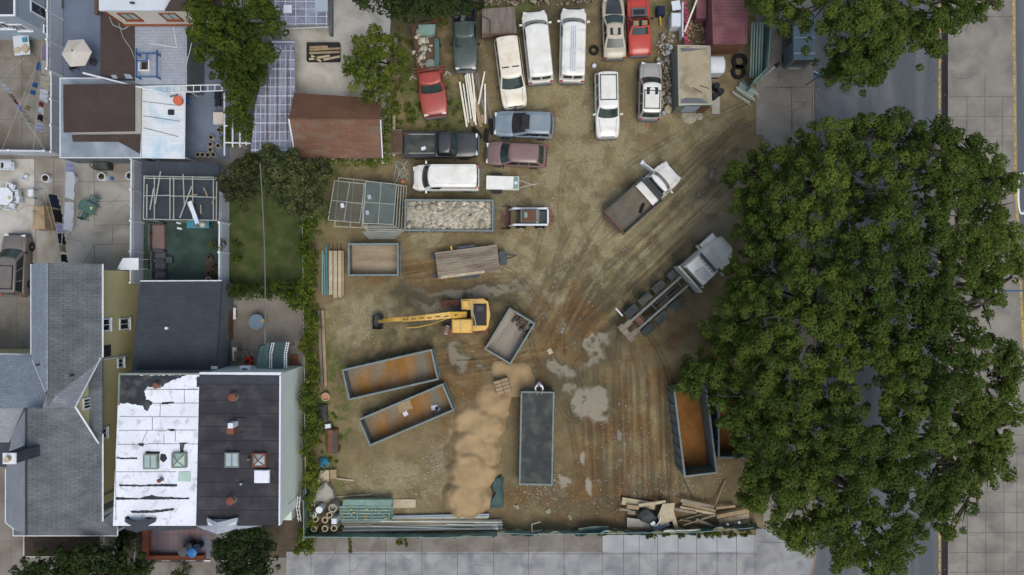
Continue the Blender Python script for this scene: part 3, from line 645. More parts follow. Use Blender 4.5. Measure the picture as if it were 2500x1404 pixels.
for q in (((332, 130), (382, 130)), ((332, 187), (382, 187)), ((333, 118), (333, 190)), ((383, 122), (383, 190)), ((358, 130), (358, 148)), ((333, 148), (358, 148))): mb.cbox(tuple((Vector(W(*q[0], z))+Vector(W(*q[1], z)))/2), ((Vector(W(*q[0], z))-Vector(W(*q[1], z))).length, .09, .09), ang(*q[0], *q[1]))
part(mb, 'rail', 'frame_blue', t)
for q in ((333, 130), (382, 130), (333, 187), (382, 187)): a = W(*q, z); part(MB().box(a[0]-.05, a[1]-.05, 2.9, a[0]+.05, a[1]+.05, z-.05), 'leg', 'frame_blue', t)
a = W(358, 163, 2.9); t = thing('roof_vent', 'open white-rimmed vent box inside the blue roof frame', 'vent', a)
mb = MB()
for b in ((-.4, -.42, .4, -.34), (-.4, .34, .4, .42), (-.4, -.34, -.32, .34), (.32, -.34, .4, .34)): mb.box(b[0], b[1], 0, b[2], b[3], .4)
mb.build('curb', 'trim_white', t); MB().box(-.3, -.3, 0, .1, .3, .12).build('louver', 'dark_inside', t); MB().box(.12, -.3, 0, .31, .3, .25).build('flap', 'wood_dark', t)
# G: garage block with the raised brown roof
t = thing('garage', 'garage with brown raised roof and grey lower roof left of the white corrugated roof', 'garage', W(240, 290))
part(MB().prism(ZW(R4(147, 190, 344, 386), 2.2), 0, 2.14), 'wall', 'wall_grey', t)
part(MB().prism(ZW(R4(147, 190, 344, 386), 2.2), 2.14, 2.2), 'roof', 'flat_grey', t)
part(MB().prism(ZW(R4(156, 207, 327, 318), 3.5), 2.2, 3.42), 'raised_wall', 'wall_cream', t)
a = PX([(154, 206), (328, 205), (328, 320), (155, 323)], 3.55); part(MB().slab(a, .12), 'raised_roof', 'roof_brown', t)
part(MB().slab([W(175, 330, 2.32), W(343, 328, 2.32), W(343, 377, 2.24), W(318, 362, 2.24), W(288, 346, 2.24), W(178, 346, 2.24)], .05), 'side_roof', 'roof_brown', t)
edge(PX(R4(147, 191, 344, 385), 2.22), .05, t)
mb = MB()
for x in (328, ): pass
for y in (246, 284, 309): a = W(330, y, 3.3); b = W(343, y+2, 2.2); mb.tube((a[0], a[1], 2.3), (a[0], a[1], 3.4), .02)
part(mb, 'clip', 'steel_mid', t)
# H: corrugated canopy
t = thing('corrugated_roof', 'white corrugated lean-to roof with blue stains between the garage and blue patio', 'canopy', W(398, 295))
P = PX([(347, 212), (452, 208), (450, 388), (346, 386)], 2.5); part(MB().slab(P, .06), 'roof', 'corr_white', t)
[part(MB().tube((q_[0], q_[1], 0), (q_[0], q_[1], 2.44), .05), 'post', 'trim_white', t) for q_ in PX([(352, 216), (446, 213), (445, 382), (351, 380)], 2.4)]
edge([P[1], P[2]], .05, t, close=False); edge([P[0], P[1]], .06, t, close=False)
mb = MB()
for q in ((350, 248, 440, 258), (350, 283, 438, 296), (350, 312, 436, 334)): mb.tube(W(q[0], q[1], 2.54), W(q[2], q[3], 2.54), .02)
part(mb, 'seam', 'steel_mid', t)
a = W(439, 248, 2.53); solo(MB().lathe(a, [(.28, 0), (.3, .03), (.3, .3), (.34, .3), (.34, .36), (.26, .38)]), 'orange_bucket', 'plastic_orange', 'round orange bucket lid on the corrugated roof', 'bucket')
a = W(419, 275, 2.53); solo(MB().rbox(a[0]-.2, a[1]-.18, a[2], a[0]+.2, a[1]+.18, a[2]+.2), 'roof_box', 'dark_inside', 'small dark box on the white corrugated roof', 'box')
a = W(425, 234, 2.54); solo(MB().cbox((a[0], a[1], a[2]+.03), (.6, .12, .06), R(14)), 'board', 'steel_mid', 'short grey board on the corrugated roof near the orange lid', 'board')
mb = MB(); mb.tube(W(203, 178, 3.2), W(408, 230, 3.4), .075, .05, n=8); t = solo(mb, 'fallen_mast', 'trim_white', 'long white mast lying across the two brown roofs', 'mast')
mb = MB(); a0, a1, b0, b1 = W(330, 211, 2.9), W(543, 207, 2.9), W(400, 227, 2.9), W(545, 221, 2.9)
mb.tube(a0, a1, .04); mb.tube(b0, b1, .04)
for k in range(9): f = .02+k*.12; p = Vector(b0).lerp(Vector(b1), f); mb.tube(p, (p.x, Vector(a0).lerp(Vector(a1), (p.x-a0[0])/(a1[0]-a0[0])).y, 2.9), .03)
solo(mb, 'ladder', 'trim_white', 'white ladder laid level from the corrugated roof towards the garden tree', 'ladder')
mb = MB()
for q in ((460, 135, 452, 165), (468, 105, 455, 160)): mb.tube(W(q[0], q[1], 3.2), W(q[2], q[3], 2.9), .03)
solo(mb, 'roof_pole', 'steel_pale', 'thin grey poles leaning at the east edge of the flat grey roof', 'pole')
# N: brown gable garage in the yard corner
t = thing('gable_garage', 'red-brown shingled gable garage with ivy round it beside the yard', 'garage', W(820, 310))
e1, e2, e3, e4 = W(718, 227, 2.5), W(930, 240, 2.5), W(934, 386, 2.5), W(721, 385, 2.5); r1, r2 = W(705, 290, 3.9), W(929, 292, 3.9)
part(MB().slab([e1, e2, r2, r1], .1), 'roof', 'roof_rust', t); part(MB().slab([r1, r2, e3, e4], .1), 'roof', 'roof_rust_worn', t)
i_ = .25; ax0, ax1, ay0, ay1 = e1[0]+i_, e2[0]-i_, e4[1]+i_, e1[1]-i_; ym = r1[1]
mb = MB()
secs = [[(x, ay1, 0), (x, ay1, 2.45), (x, ym, 3.72), (x, ay0, 2.45), (x, ay0, 0)] for x in (ax0, ax1)]; mb.loft(secs, closed=True)
part(mb, 'wall', 'wall_cream', t); edge([r1, r2], .06, t, 'ridge_cap', 'roof_rust', False); edge([r1, e4], .06, t, 'fascia', close=False); edge([e3, r2], .05, t, 'fascia', close=False)
# R: yellow house
t = thing('yellow_house', 'large yellow house with grey shingle roofs and cross gable on the left of the picture', 'house', W(200, 950))
ze = 5.2; xe = W(250, 0, ze)[0]
yN, yS = W(0, 645, ze)[1], W(0, 1304, ze)[1]
xr1 = W(115, 0, 7.9)[0]; xl1 = W(76, 0, ze)[0]; yc = W(0, 950, ze)[1]
xr2 = W(64, 0, 8.6)[0]; xl2 = W(14, 0, ze)[0]
wy0 = W(0, 1240, ze)[1]
part(MB().box(xl1+.3, yc-4, 0, xe-.35, yN-.4, ze-.05), 'wall', 'wall_yellow', t)
part(MB().box(xl2+.3, wy0, 0, xe-.36, yc-3.9, ze-.06), 'wall', 'wall_yellow', t)
part(MB().box(W(-200, 0, ze)[0], W(0, 1100, ze)[1], 0, xl1+.29, W(0, 868, ze)[1], ze-.07), 'wall', 'wall_yellow', t)
# gable end triangles
zr1 = 7.9; zr2 = 8.6
part(MB().loft([[(xl1+.3, y, ze-.06), (xe-.35, y, ze-.06), (xr1, y, zr1-.25)] for y in (yN-.41, yN-.7)], closed=True), 'gable_wall', 'wall_yellow', t)
yR1 = W(0, 954, zr1)[1]
part(MB().slab([(xe, yN, ze), (xr1, yN, zr1), (xr1, yR1-1.2, zr1), (xe, yR1-1.2, ze)], .12), 'roof', 'roof_grey', t)
part(MB().slab([(xl1, yN, ze), (xl1, W(0, 870, ze)[1], ze), W(110, 955, 7.3), (xr1, yR1, zr1), (xr1, yN, zr1)], .12), 'roof', 'roof_pale', t)
# west wing, sloping north
yw = W(0, 995, 7.3)[1]
part(MB().slab([(W(-220, 0, ze)[0], W(0, 863, ze)[1], ze), (xl1-.02, W(0, 863, ze)[1], ze), W(112, 957, 7.0), W(118, 996, 7.6), (W(-220, 0, 7.3)[0], W(0, 996, 7.6)[1], 7.6)], .12), 'roof', 'roof_pale', t)
part(MB().slab([(W(-220, 0, 7.3)[0], W(0, 996, 7.6)[1]-.01, 7.6), (W(58, 0, 7.6)[0], W(0, 996, 7.6)[1]-.01, 7.6), W(22, 1080, 5.6), (W(-220, 0, 5.6)[0], W(0, 1086, 5.6)[1], 5.6)], .12), 'roof', 'roof_mid', t)
part(MB().slab([(W(-220, 0, 5.2)[0], W(0, 1080, 5.3)[1], 5.3), W(24, 1078, 5.3), W(20, 1140, 5.0), (W(-220, 0, 5.)[0], W(0, 1142, 5.0)[1], 5.0)], .1), 'roof', 'roof_dark', t)
# south roof
yt2 = W(0, 996, zr2)[1]
part(MB().slab([(xe, W(0, 1272, ze)[1], ze), (xe, yR1-1.1, ze+.02), (xr2, yt2, zr2), (xr2, W(0, 1306, zr2)[1], zr2)], .12), 'roof', 'roof_grey', t)
part(MB().slab([(xr2-.02, yt2, zr2), W(30, 1060, 6.3), (xl2, W(0, 1145, ze)[1], ze), (xl2, W(0, 1275, ze)[1], ze), W(34, 1292, 5.8), (xr2-.02, W(0, 1306, zr2)[1], zr2)], .12), 'roof', 'roof_mid', t)
edge([(xr2, yt2, zr2), (xr2, W(0, 1306, zr2)[1], zr2)], .07, t, 'ridge_cap', 'roof_dark', False)
edge([(xr1, yN, zr1), (xr1, yR1, zr1)], .07, t, 'ridge_cap', 'roof_mid', False)
# porch roof to the south
part(MB().slab([W(33, 1280, 3.6), W(64, 1300, 4.2), W(248, 1272, 4.2), W(286, 1240, 3.4), W(286, 1307, 2.9), W(33, 1307, 2.9)], .12), 'porch_roof', 'roof_grey', t)
part(MB().slab([W(252, 1250, 4.0), W(283, 1232, 3.7), W(286, 1285, 2.95), W(262, 1290, 3.3)], .1), 'porch_roof', 'roof_grey', t)
edge([W(33, 1285, 3.0), W(33, 1308, 2.9), W(287, 1308, 2.9), W(287, 1285, 2.95)], .05, t, close=False)
mb = MB()
for px in (40, 110, 200, 280): a = W(px, 1300, 2.8); mb.box(a[0]-.08, a[1]-.08, 0, a[0]+.08, a[1]+.08, 2.8)
part(mb, 'porch_post', 'trim_white', t)
# cross gable
pk = W(184, 993, 7.5); nA, sA = W(228, 905, 5.35), W(228, 1066, 5.35)
vN, vS = W(246, 874, 5.25), W(243, 1086, 5.25); rbN, rbS = W(116, 955, 7.6), W(66, 999, 8.5); rbm = W(104, 996, 8.0)
part(MB().slab([vN, rbN, rbm, pk], .08), 'dormer_roof', 'roof_mid', t); part(MB().slab([pk, rbm, rbS, vS], .08), 'dormer_roof', 'roof_grey', t)
edge([vN, rbN], .06, t, 'flashing', close=False); edge([vS, rbS], .06, t, 'flashing', close=False); edge([pk, vN], .05, t, 'fascia', close=False); edge([pk, vS], .07, t, 'fascia', close=False)
gx_ = (nA[0]+pk[0])/2; gx_ = W(228, 0, 5.35)[0]
mb = MB(); mb.loft([[(x, nA[1], 5.3), (x, pk[1], 7.42), (x, sA[1], 5.3)] for x in (gx_-.3, gx_)], closed=True); part(mb, 'gable_wall', 'wall_yellow', t)
window(t, (gx_, W(0, 985, 6.1)[1], 6.1), .62, .75, 'E', bars=2)
part(MB().slab([(gx_-.02, nA[1]+.1, 5.31), (xe+.02, W(0, 885, ze)[1], 5.27), (xe+.02, W(0, 1080, ze)[1], 5.27), (gx_-.02, sA[1]-.1, 5.31)], .1), 'skirt_roof', 'roof_grey', t)
edge([(xe+.03, yN, ze), (xe+.03, W(0, 872, ze)[1], ze)], .06, t, close=False); edge([(xe+.03, W(0, 1060, ze)[1], ze), (xe+.03, W(0, 1272, ze)[1], ze)], .06, t, close=False); edge([(xl1, yN, ze), (xl1, W(0, 866, ze)[1], ze), (W(-100, 0, ze)[0], W(0, 862, ze)[1], ze)], .05, t, close=False); edge([(xl2, W(0, 1145, ze)[1], ze), (xl2, W(0, 1275, ze)[1], ze), W(34, 1292, 4.6)], .05, t, close=False)
edge([(xl1, W(0, 868, ze)[1], ze+.05), W(111, 957, 7.1)], .035, t, 'flashing', close=False)
ww = xe-.35
for px, py, z, w, h in ((262, 793, 4.2, .75, .8), (303, 791, 1.9, .7, 1.1), (299, 886, 2.4, .55, .6), (256, 1058, 4.5, .6, .6)): window(t, (ww, W(0, py, z)[1], z), w, h, 'E')
a = (ww, W(0, 857, 4.2)[1], 4.2); part(MB().box(ww-.01, a[1]-.42, 3.6, ww+.02, a[1]+.42, 4.7), 'doorway', 'dark_inside', t)
mb = MB(); mb.tube((ww+.06, W(0, 876, 4)[1], 5.0), (ww+.06, W(0, 866, 1)[1], 1.5), .05); part(mb, 'downpipe', 'trim_white', t)
mb = MB(); mb.tube((ww+.06, W(0, 1203, 4)[1], 4.9), (ww+.06, W(0, 1180, 1)[1], .3), .03); part(mb, 'cable', 'steel_dark', t)
# chimney
a = W(110, 1090, 6.9); mb = MB(); mb.loft([[(a[0]-.5, a[1]-.42, 6.2), (a[0]+.5, a[1]-.42, 6.2), (a[0]+.5, a[1]+.42, 6.2), (a[0]-.5, a[1]+.42, 6.2)], [(a[0]-.38, a[1]-.32, 10.1), (a[0]+.36, a[1]-.32, 10.1), (a[0]+.36, a[1]+.32, 10.1), (a[0]-.38, a[1]+.32, 10.1)]], closed=True)
ch = part(mb, 'chimney', 'roof_dark', t); q = MB().box(a[0]-.42, a[1]-.35, 10.101, a[0]+.4, a[1]+.35, 10.2); part(q, 'chimney_cap', 'trim_white', t)
part(MB().lathe((a[0], a[1], 10.2), [(.16, 0), (.15, .25), (.18, .25), (.18, .3)]), 'chimney_pot', 'wood_pale', t)
mb = MB()
for q in ((97, 890), (180, 916)): p = W(*q, 6.6); mb.tube((p[0], p[1], 6.0), (p[0], p[1], 7.0), .07)
part(mb, 'vent_pipe', 'steel_dark', t)
# awning at its north-east corner
t = thing('white_awning', 'small white awning at the north-east corner of the yellow house', 'awning', W(315, 640))
part(MB().slab([W(300, 630, 2.6), W(338, 630, 2.6), W(338, 659, 2.2), W(284, 659, 2.2)], .06), 'cover', 'plastic_white', t)
mb = MB()
for q in ((300, 632), (334, 632), (290, 656), (334, 656)): p = W(*q, 2.2); mb.tube((p[0], p[1], 0), (p[0], p[1], 2.15), .03)
part(mb, 'post', 'trim_white', t)
# S: dark shingled roof building
t = thing('dark_outbuilding', 'low building with dark slate-coloured shingle roof between yellow house and white fence', 'building', W(435, 800))
P = [W(343, 686, 3.2), W(541, 685, 2.9), W(527, 908, 2.9), W(322, 908, 3.2)]; part(MB().slab(P, .12), 'roof', 'roof_dark', t)
part(MB().prism([(p[0]*1+(W(435, 797)[0]-p[0])*.04, p[1]+(W(0, 797)[1]-p[1])*.04) for p in P], 0, 2.75), 'wall', 'wall_grey', t); edge([P[0], P[1]], .05, t, close=False); edge([P[0], P[3]], .04, t, 'gutter', 'steel_dark', False)
a = W(408, 801, 3.15); part(MB().lathe((a[0], a[1], 3.0), [(.09, 0), (.09, .25), (.11, .3)]), 'vent_pipe', 'trim_white', t)
a = W(527, 897, 2.9); part(MB().box(a[0]-.3, a[1]-.12, 2.92, a[0]+.15, a[1]+.1, 3.05), 'fixing', 'trim_white', t)
# T: fabric-roofed pergola with white frame
t = thing('pergola', 'dark fabric canopy under a white metal frame strewn with loose battens', 'pergola', W(440, 470))
part(MB().slab(PX([(346, 394), (536, 396), (533, 540), (345, 538)], 2.3), .05), 'canopy', 'roof_dark', t)
mb = MB(); z = 2.75
for x0, y0, x1, y1 in ((350, 430, 528, 433), (350, 435, 528, 438), (350, 535, 530, 538), (352, 430, 350, 535), (377, 430, 377, 535), (415, 430, 415, 535), (424, 432, 424, 535), (447, 425, 450, 500), (470, 430, 471, 535), (521, 432, 521, 538), (529, 435, 528, 540), (352, 478, 414, 477), (414, 478, 530, 482)):
    mb.tube(W(x0, y0, z), W(x1, y1, z), .04, n=5)
for q in ((352, 432), (528, 435), (352, 535), (528, 537), (424, 432), (424, 536)): p = W(*q, z); mb.tube((p[0], p[1], 0), (p[0], p[1], z), .05)
part(mb, 'frame', 'steel_pale', t)
for l, x0, y0, x1, y1 in (('long loose metal batten rising above the left of the pergola frame', 392, 418, 379, 498), ('short slanting metal batten at the left of the pergola', 375, 460, 366, 512), ('slanting metal batten in the middle of the pergola', 468, 455, 439, 532), ('upright metal batten nearest the left end of the pergola', 359, 450, 358, 532)): solo(MB().tube(W(x0, y0, 2.85), W(x1, y1, 2.85), .045, n=5), 'metal_batten', 'steel_pale', l, 'batten')
for l, x0, y0, x1, y1 in (('wooden batten above the shiny metal strip', 463, 478, 482, 475), ('wooden batten along the left of the shiny metal strip', 458, 497, 478, 540), ('wooden batten at the upper right of the pergola', 497, 458, 507, 480), ('upright wooden batten at the lower right of the pergola', 490, 500, 491, 522), ('wooden batten at the right edge of the pergola', 523, 484, 518, 498)): solo(MB().tube(W(x0, y0, 2.9), W(x1, y1, 2.9), .05, n=4), 'wooden_batten', 'wood_tan', l, 'batten')
mb = MB(); mb.cbox(tuple((Vector(W(463, 493, 2.95))+Vector(W(482, 545, 2.95)))/2), (1.75, .3, .06), ang(463, 493, 482, 545)); solo(mb, 'metal_sheet', 'corr_white', 'shiny white metal strip sticking off the pergola edge', 'metal strip')
# Z: the two flat-roofed town houses
t = flat_block('white_roof_house', 'flat-roofed house with peeling white roof coating and black tar lines', 'house', [(291, 913), (487, 913), (479, 1283), (276, 1283)], 5.4, 'wall_grey', 'roof_white')
zt = 5.4
def patch(name, pts, z, mat, par, th=.012): return part(MB().slab(PX(pts, z), th), name, mat, par)
def blotch(pts, z, par, mat='tar', sub=3, amp=2.2):      # ragged tar shape
    out = []
    for i in range(len(pts)):
        a, b = Vector(pts[i]), Vector(pts[(i+1) % len(pts)]); n = max(1, int((b-a).length/5))
        for k in range(n): p = a.lerp(b, k/n); out.append((p.x+random.uniform(-amp, amp), p.y+random.uniform(-amp, amp)))
    return MB().slab([(*q,) for q in PX(out, z)], .008)
mb = MB()
for pts, am in (([(292, 916), (455, 916), (440, 922), (415, 930), (396, 944), (360, 944), (352, 955), (358, 975), (372, 982), (362, 1005), (352, 1002), (350, 992), (320, 985), (292, 984)], 2),
     ([(285, 1115), (305, 1118), (335, 1116), (335, 1121), (300, 1121), (285, 1120)], .8), ([(290, 1182), (345, 1184), (395, 1181), (432, 1183), (432, 1188), (380, 1188), (330, 1188), (292, 1187)], .9),
     ([(282, 1214), (340, 1216), (370, 1208), (385, 1213), (462, 1215), (462, 1219), (380, 1220), (284, 1220)], .9), ([(318, 1247), (370, 1246), (424, 1241), (424, 1246), (380, 1252), (322, 1253)], .9),
     ([(303, 1266), (312, 1259), (318, 1266)], 1), ([(350, 1266), (362, 1262), (378, 1266)], 1), ([(438, 1080), (460, 1080), (450, 1086), (447, 1106), (440, 1106)], .9), ([(355, 1102), (390, 1102), (390, 1108), (355, 1110)], .8), ([(392, 1108), (404, 1110), (408, 1120), (398, 1130), (390, 1122)], 1), ([(337, 1082), (352, 1083), (350, 1090), (340, 1088)], 1), ([(480, 920), (487, 920), (487, 945), (480, 945)], 1), ([(394, 982), (425, 981), (425, 985), (396, 988)], .8), ([(408, 1047), (428, 1048), (426, 1053), (412, 1052)], .8)):
    for q in [blotch(pts, zt+.012, t, amp=am)]: mb.add(q.v, q.f)
part(mb, 'tar_patch', 'tar', t)
mb = MB()
for x0, y0, x1, y1 in ((340, 951, 484, 951), (450, 951, 450, 983), (292, 1017, 483, 1018), (290, 1051, 482, 1050), (285, 1085, 360, 1085), (284, 1152, 430, 1152), (372, 1018, 372, 1050), (390, 1018, 392, 985), (400, 1085, 400, 1060), (360, 1050, 345, 1085), (282, 1100, 283, 1270), (425, 951, 484, 950), (428, 1050, 428, 1078), (360, 1083, 484, 1084), (330, 985, 485, 984)):
    a, b = Vector(W(x0, y0, zt+.01)), Vector(W(x1, y1, zt+.01)); d = (b-a).normalized(); n_ = Vector((-d.y, d.x, 0))*.02; mb.slab([tuple(a-n_), tuple(b-n_), tuple(b+n_), tuple(a+n_)], .006)
part(mb, 'seam', 'steel_mid', t)
mb = MB(); P = ZW([(289, 911), (489, 911), (487, 915), (293, 916), (291, 990), (287, 990)], zt+.1); part(MB().prism(P, zt, zt+.1), 'parapet', 'copper', t)
part(MB().prism(ZW([(436, 1152), (465, 1152), (465, 1176), (434, 1175)], zt+.05), zt+.001, zt+.05), 'hatch', 'green_glass', t)
part(MB().slab([W(305, 1266, 5.6), W(333, 1274, 6.0), W(333, 1300, 5.2), W(303, 1291, 5.0)], .12), 'dormer_roof', 'roof_dark', t); part(MB().slab([W(333, 1274, 6.0), W(380, 1266, 5.6), W(380, 1290, 5.0), W(333, 1300, 5.2)], .12), 'dormer_roof', 'roof_dark', t)
part(MB().slab([W(380, 1285, 4.9), W(478, 1284, 4.9), W(478, 1291, 4.4), W(380, 1297, 4.4)], .12), 'eave_roof', 'roof_dark', t)
def skylight(par_label, px, py, w, l, mat, rimmat, h=.3, mull=True, x=False, ridge=False):
    a = W(px, py, 5.4); s = thing('skylight', par_label, 'skylight', (a[0], a[1], 5.41), 0, 'skylights on the flat roofs')
    mb = MB()
    for b in ((-w/2, -l/2, w/2, -l/2+.08), (-w/2, l/2-.08, w/2, l/2), (-w/2, -l/2+.08, -w/2+.08, l/2-.08), (w/2-.08, -l/2+.08, w/2, l/2-.08)): mb.box(b[0], b[1], 0, b[2], b[3], h)
    mb.build('curb', rimmat, s)
    mb = MB()
    if x: mb.loft([[(-w/2+.08, -l/2+.08, h-.06), (w/2-.08, -l/2+.08, h-.06), (w/2-.08, l/2-.08, h-.06), (-w/2+.08, l/2-.08, h-.06)], [(-.02, -.02, h+.2), (.02, -.02, h+.2), (.02, .02, h+.2), (-.02, .02, h+.2)]], closed=True)
    else: mb.box(-w/2+.08, -l/2+.08, 0, w/2-.08, l/2-.08, h-.04)
    mb.build('pane', mat, s); mb = MB()
    if x:
        for sx in (-1, 1):
            for sy in (-1, 1): mb.tube((0, 0, h+.22), (sx*(w/2-.05), sy*(l/2-.05), h-.02), .035, n=5)
    elif mull: mb.box(-.025, -l/2+.08, h-.04, .025, l/2-.08, h+.01)
    if mb.v: mb.build('glazing_bar', rimmat, s)
    return s
skylight('double-pane skylight with greenish glass on the white roof', 372, 1125, 1.0, 1.05, 'glass_pale', 'copper')
skylight('square green pyramid skylight on the white roof', 441, 1122, 1.0, 1.05, 'green_glass', 'copper', x=True)
def cap(label, px, py, r=.28, mat='clay', h=.5):
    a = W(px, py, 5.6); s = thing('roof_vent', label, 'vent', (a[0], a[1], 5.4), 0, 'round vents on the flat roofs')
    MB().lathe((0, 0, 0), [(r*1.1, 0), (r*.9, .12), (r*.8, h*.7)]).build('pipe', 'steel_mid', s); MB().lathe((0, 0, h*.7), [(r, 0), (r, .1), (r*.5, .18)]).build('cap', mat, s, smooth='a')
cap('rusty orange round vent in the tarred corner of the white roof', 384, 941, .22, 'tile_cap'); cap('small orange-capped vent in the middle of the white roof', 392, 1172, .14, 'clay')
t2 = flat_block('black_roof_house', 'flat-roofed house with black felt roof and mint-coloured side wall next to the yard', 'house', [(487, 914), (682, 914), (680, 1281), (479, 1281)], 5.4, 'wall_mint', 'roof_black', rim=None)
a_ = MB()
P = ZW([(487, 909), (686, 909), (684, 1283), (479, 1283)], zt+.14)
a_.prism([P[0], P[1], ZW([(686, 916)], zt+.14)[0], ZW([(487, 914)], zt+.14)[0]], zt-.3, zt+.14); a_.prism([ZW([(682, 917)], zt+.14)[0], ZW([(686, 917)], zt+.14)[0], P[2], ZW([(680, 1283)], zt+.14)[0]], zt-.3, zt+.137)
part(a_, 'parapet', 'trim_white', t2)
mb = MB()
for y in (938, 977, 1010, 1042, 1076, 1108, 1144, 1177, 1212, 1246): a, b = W(488, y, zt+.01), W(681, y, zt+.01); mb.box(a[0], a[1]-.02, zt+.001, b[0], a[1]+.02, zt+.008)
part(mb, 'felt_seam', 'kerb_dark', t2)
part(MB().prism(ZW([(488, 917), (680, 917), (680, 938), (488, 938)], zt), zt+.001, zt+.006), 'felt_strip', 'roof_dark', t2)
part(MB().slab([W(505, 1264, 5.7), W(530, 1276, 6.0), W(530, 1305, 5.1), W(505, 1294, 4.9)], .12), 'dormer_roof', 'tile_grey', t2); part(MB().slab([W(530, 1276, 6.0), W(580, 1264, 5.7), W(580, 1292, 4.9), W(530, 1305, 5.1)], .12), 'dormer_roof', 'tile_grey', t2)
part(MB().slab([W(481, 1285, 5.3), W(505, 1285, 5.3), W(505, 1296, 4.9)], .1), 'eave_roof', 'tile_grey', t2); part(MB().slab([W(580, 1284, 5.3), W(634, 1284, 5.3), W(580, 1294, 4.9)], .1), 'eave_roof', 'tile_grey', t2)
part(MB().prism(ZW([(509, 1268), (578, 1268), (578, 1280), (530, 1284), (509, 1280)], 5.4), 4.4, 5.5), 'dormer_wall', 'wall_white', t2)
skylight('grey double-pane skylight on the black roof', 570, 1121, 1.0, 1.05, 'glass_pale', 'steel_mid'); skylight('rusty-framed pyramid skylight with an X on the black roof', 636, 1121, .95, .95, 'glass_pale', 'clay', x=True)
a = W(641, 1162, 5.5); s = thing('roof_hatch', 'square white roof hatch on the black roof', 'hatch', (a[0], a[1], 5.4)); MB().rbox(-.53, -.45, .1, .53, .45, .3).build('lid', 'roof_white', s); MB().box(-.48, -.4, 0, .48, .4, .1).build('curb', 'steel_mid', s)
cap('upper round clay-capped vent on the black roof', 570, 969); cap('lower round clay-capped vent on the black roof, below the skylights', 565, 1221)
a = W(580, 1040, 5.5); s = thing('roof_chimney', 'brick chimney with white cap and metal curb on the black roof', 'chimney', (a[0], a[1], 5.4))
MB().box(-.5, -.45, 0, -.05, .0, .7).build('stack', 'clay', s); MB().box(-.35, .0, .0, .0, .35, .9).build('cap', 'plastic_white', s); mb = MB(); mb.path([(-.2, .5, .1), (.45, .5, .1), (.45, -.5, .1), (.2, -.5, .1)], .04); mb.build('rail', 'steel_dark', s)
a = W(607, 1121, 5.5); cap('tiny pipe vent between the two skylights on the black roof', 607, 1121, .1, 'steel_mid', .3); cap('tiny white pipe vent below the skylights on the black roof', 589, 1181, .07, 'trim_white', .3)
# E: parasol and things on the blue path
a = W(183, 127, 2.3); t = thing('parasol', 'pale six-sided parasol open on the blue path', 'parasol', (a[0], a[1], 0))
mb = MB(); n = 6; ring_ = [(1.14*math.cos(R(60*i+4)), 1.14*math.sin(R(60*i+4)), 2.1) for i in range(n)]
mb.add([(0, 0, 2.62)]+ring_+[(0, 0, 2.58)]+[(q[0], q[1], q[2]-.05) for q in ring_], [(0, i+1, (i+1) % n+1) for i in range(n)]+[(7, (i+1) % n+8, i+8) for i in range(n)]+[(i+1, i+8, (i+1) % n+8, (i+1) % n+1) for i in range(n)])
mb.build('canopy', 'parasol', t); MB().tube((0, 0, 0), (0, 0, 2.55), .03).build('pole', 'steel_mid', t); MB().lathe((0, 0, 2.6), [(.05, 0), (.06, .04), (.03, .1)]).build('finial', 'steel_dark', t); MB().lathe((0, 0, .01), [(.3, 0), (.28, .08), (.1, .12)]).build('base', 'steel_dark', t)
mb = MB()
for i in range(6): q = ring_[i]; mb.tube((0, 0, 2.56), (q[0]*.97, q[1]*.97, 2.08), .015, n=4)
mb.build('rib', 'steel_mid', t)
def chair(name, label, cat, loc, rz, mat, w=.5, h=.44, bh=.85, group=None):
    t = thing(name, label, cat, loc, rz, group)
    MB().rbox(-.25, -w/2, h-.05, .25, w/2, h).build('seat', mat, t)
    MB().cbox((-.27, 0, (h+bh)/2+.02), (.05, w*.94, bh-h), 0, 0, R(-8)).build('backrest', mat, t)
    for sx in (-1, 1):
        for sy in (-1, 1): MB().tube((sx*.22, sy*(w/2-.04), h-.05), (sx*.27, sy*(w/2+.01), 0), .022).build('leg', mat, t)
    for sy in (-1, 1): MB().box(-.25, sy*w/2-.03, h+.2, .2, sy*w/2+.03, h+.24).build('armrest', mat, t)
    return t
chair('garden_chair', 'black garden chair below the pale parasol', 'chair', W(184, 166), R(200), 'black_plastic'); chair('garden_chair', 'blue-black garden chair right of the pale parasol', 'chair', W(216, 142), R(100), 'cloth_navy')
# fences
def vinyl_fence(label, a, b, h=1.8, mat='vinyl_shade', latt=.35, n=None, group='white vinyl fences'):
    a, b = Vector(W(*a)), Vector(W(*b)); d = b-a; L = d.length; t = thing('vinyl_fence', label, 'fence', tuple((a+b)/2), math.atan2(d.y, d.x), group)
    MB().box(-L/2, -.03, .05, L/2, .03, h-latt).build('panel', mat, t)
    mb = MB(); mb.box(-L/2, -.045, h-.05, L/2, .045, h); mb.box(-L/2, -.045, h-latt, L/2, .045, h-latt+.05)
    k = int(L/.16)
    for i in range(k): x = -L/2+(i+.5)*L/k; mb.box(x-.03, -.055, h-latt+.05, x+.03, .055, h-.05+.012)
    for i in range(k): x = -L/2+(i+.5)*L/k; mb.box(x-.045, -.07, h-.02, x+.045, .07, h+.02)
    mb.build('lattice', 'vinyl', t)
    n = n or max(2, round(L/2.4)+1)
    for i in range(n):
        x = -L/2+L*i/(n-1); MB().box(x-.065, -.065, 0, x+.065, .065, h+.08).build('post', 'vinyl', t); MB().rbox(x-.09, -.09, h+.081, x+.09, .09, h+.13, .03).build('post_cap', 'trim_white', t)
    return t
vinyl_fence('white lattice-topped fence along the blue path beside the parasol', (154, -20), (153, 186))
vinyl_fence('white fence along the foot of the north patio above the laundry', (-20, 378), (147, 380), latt=.1)
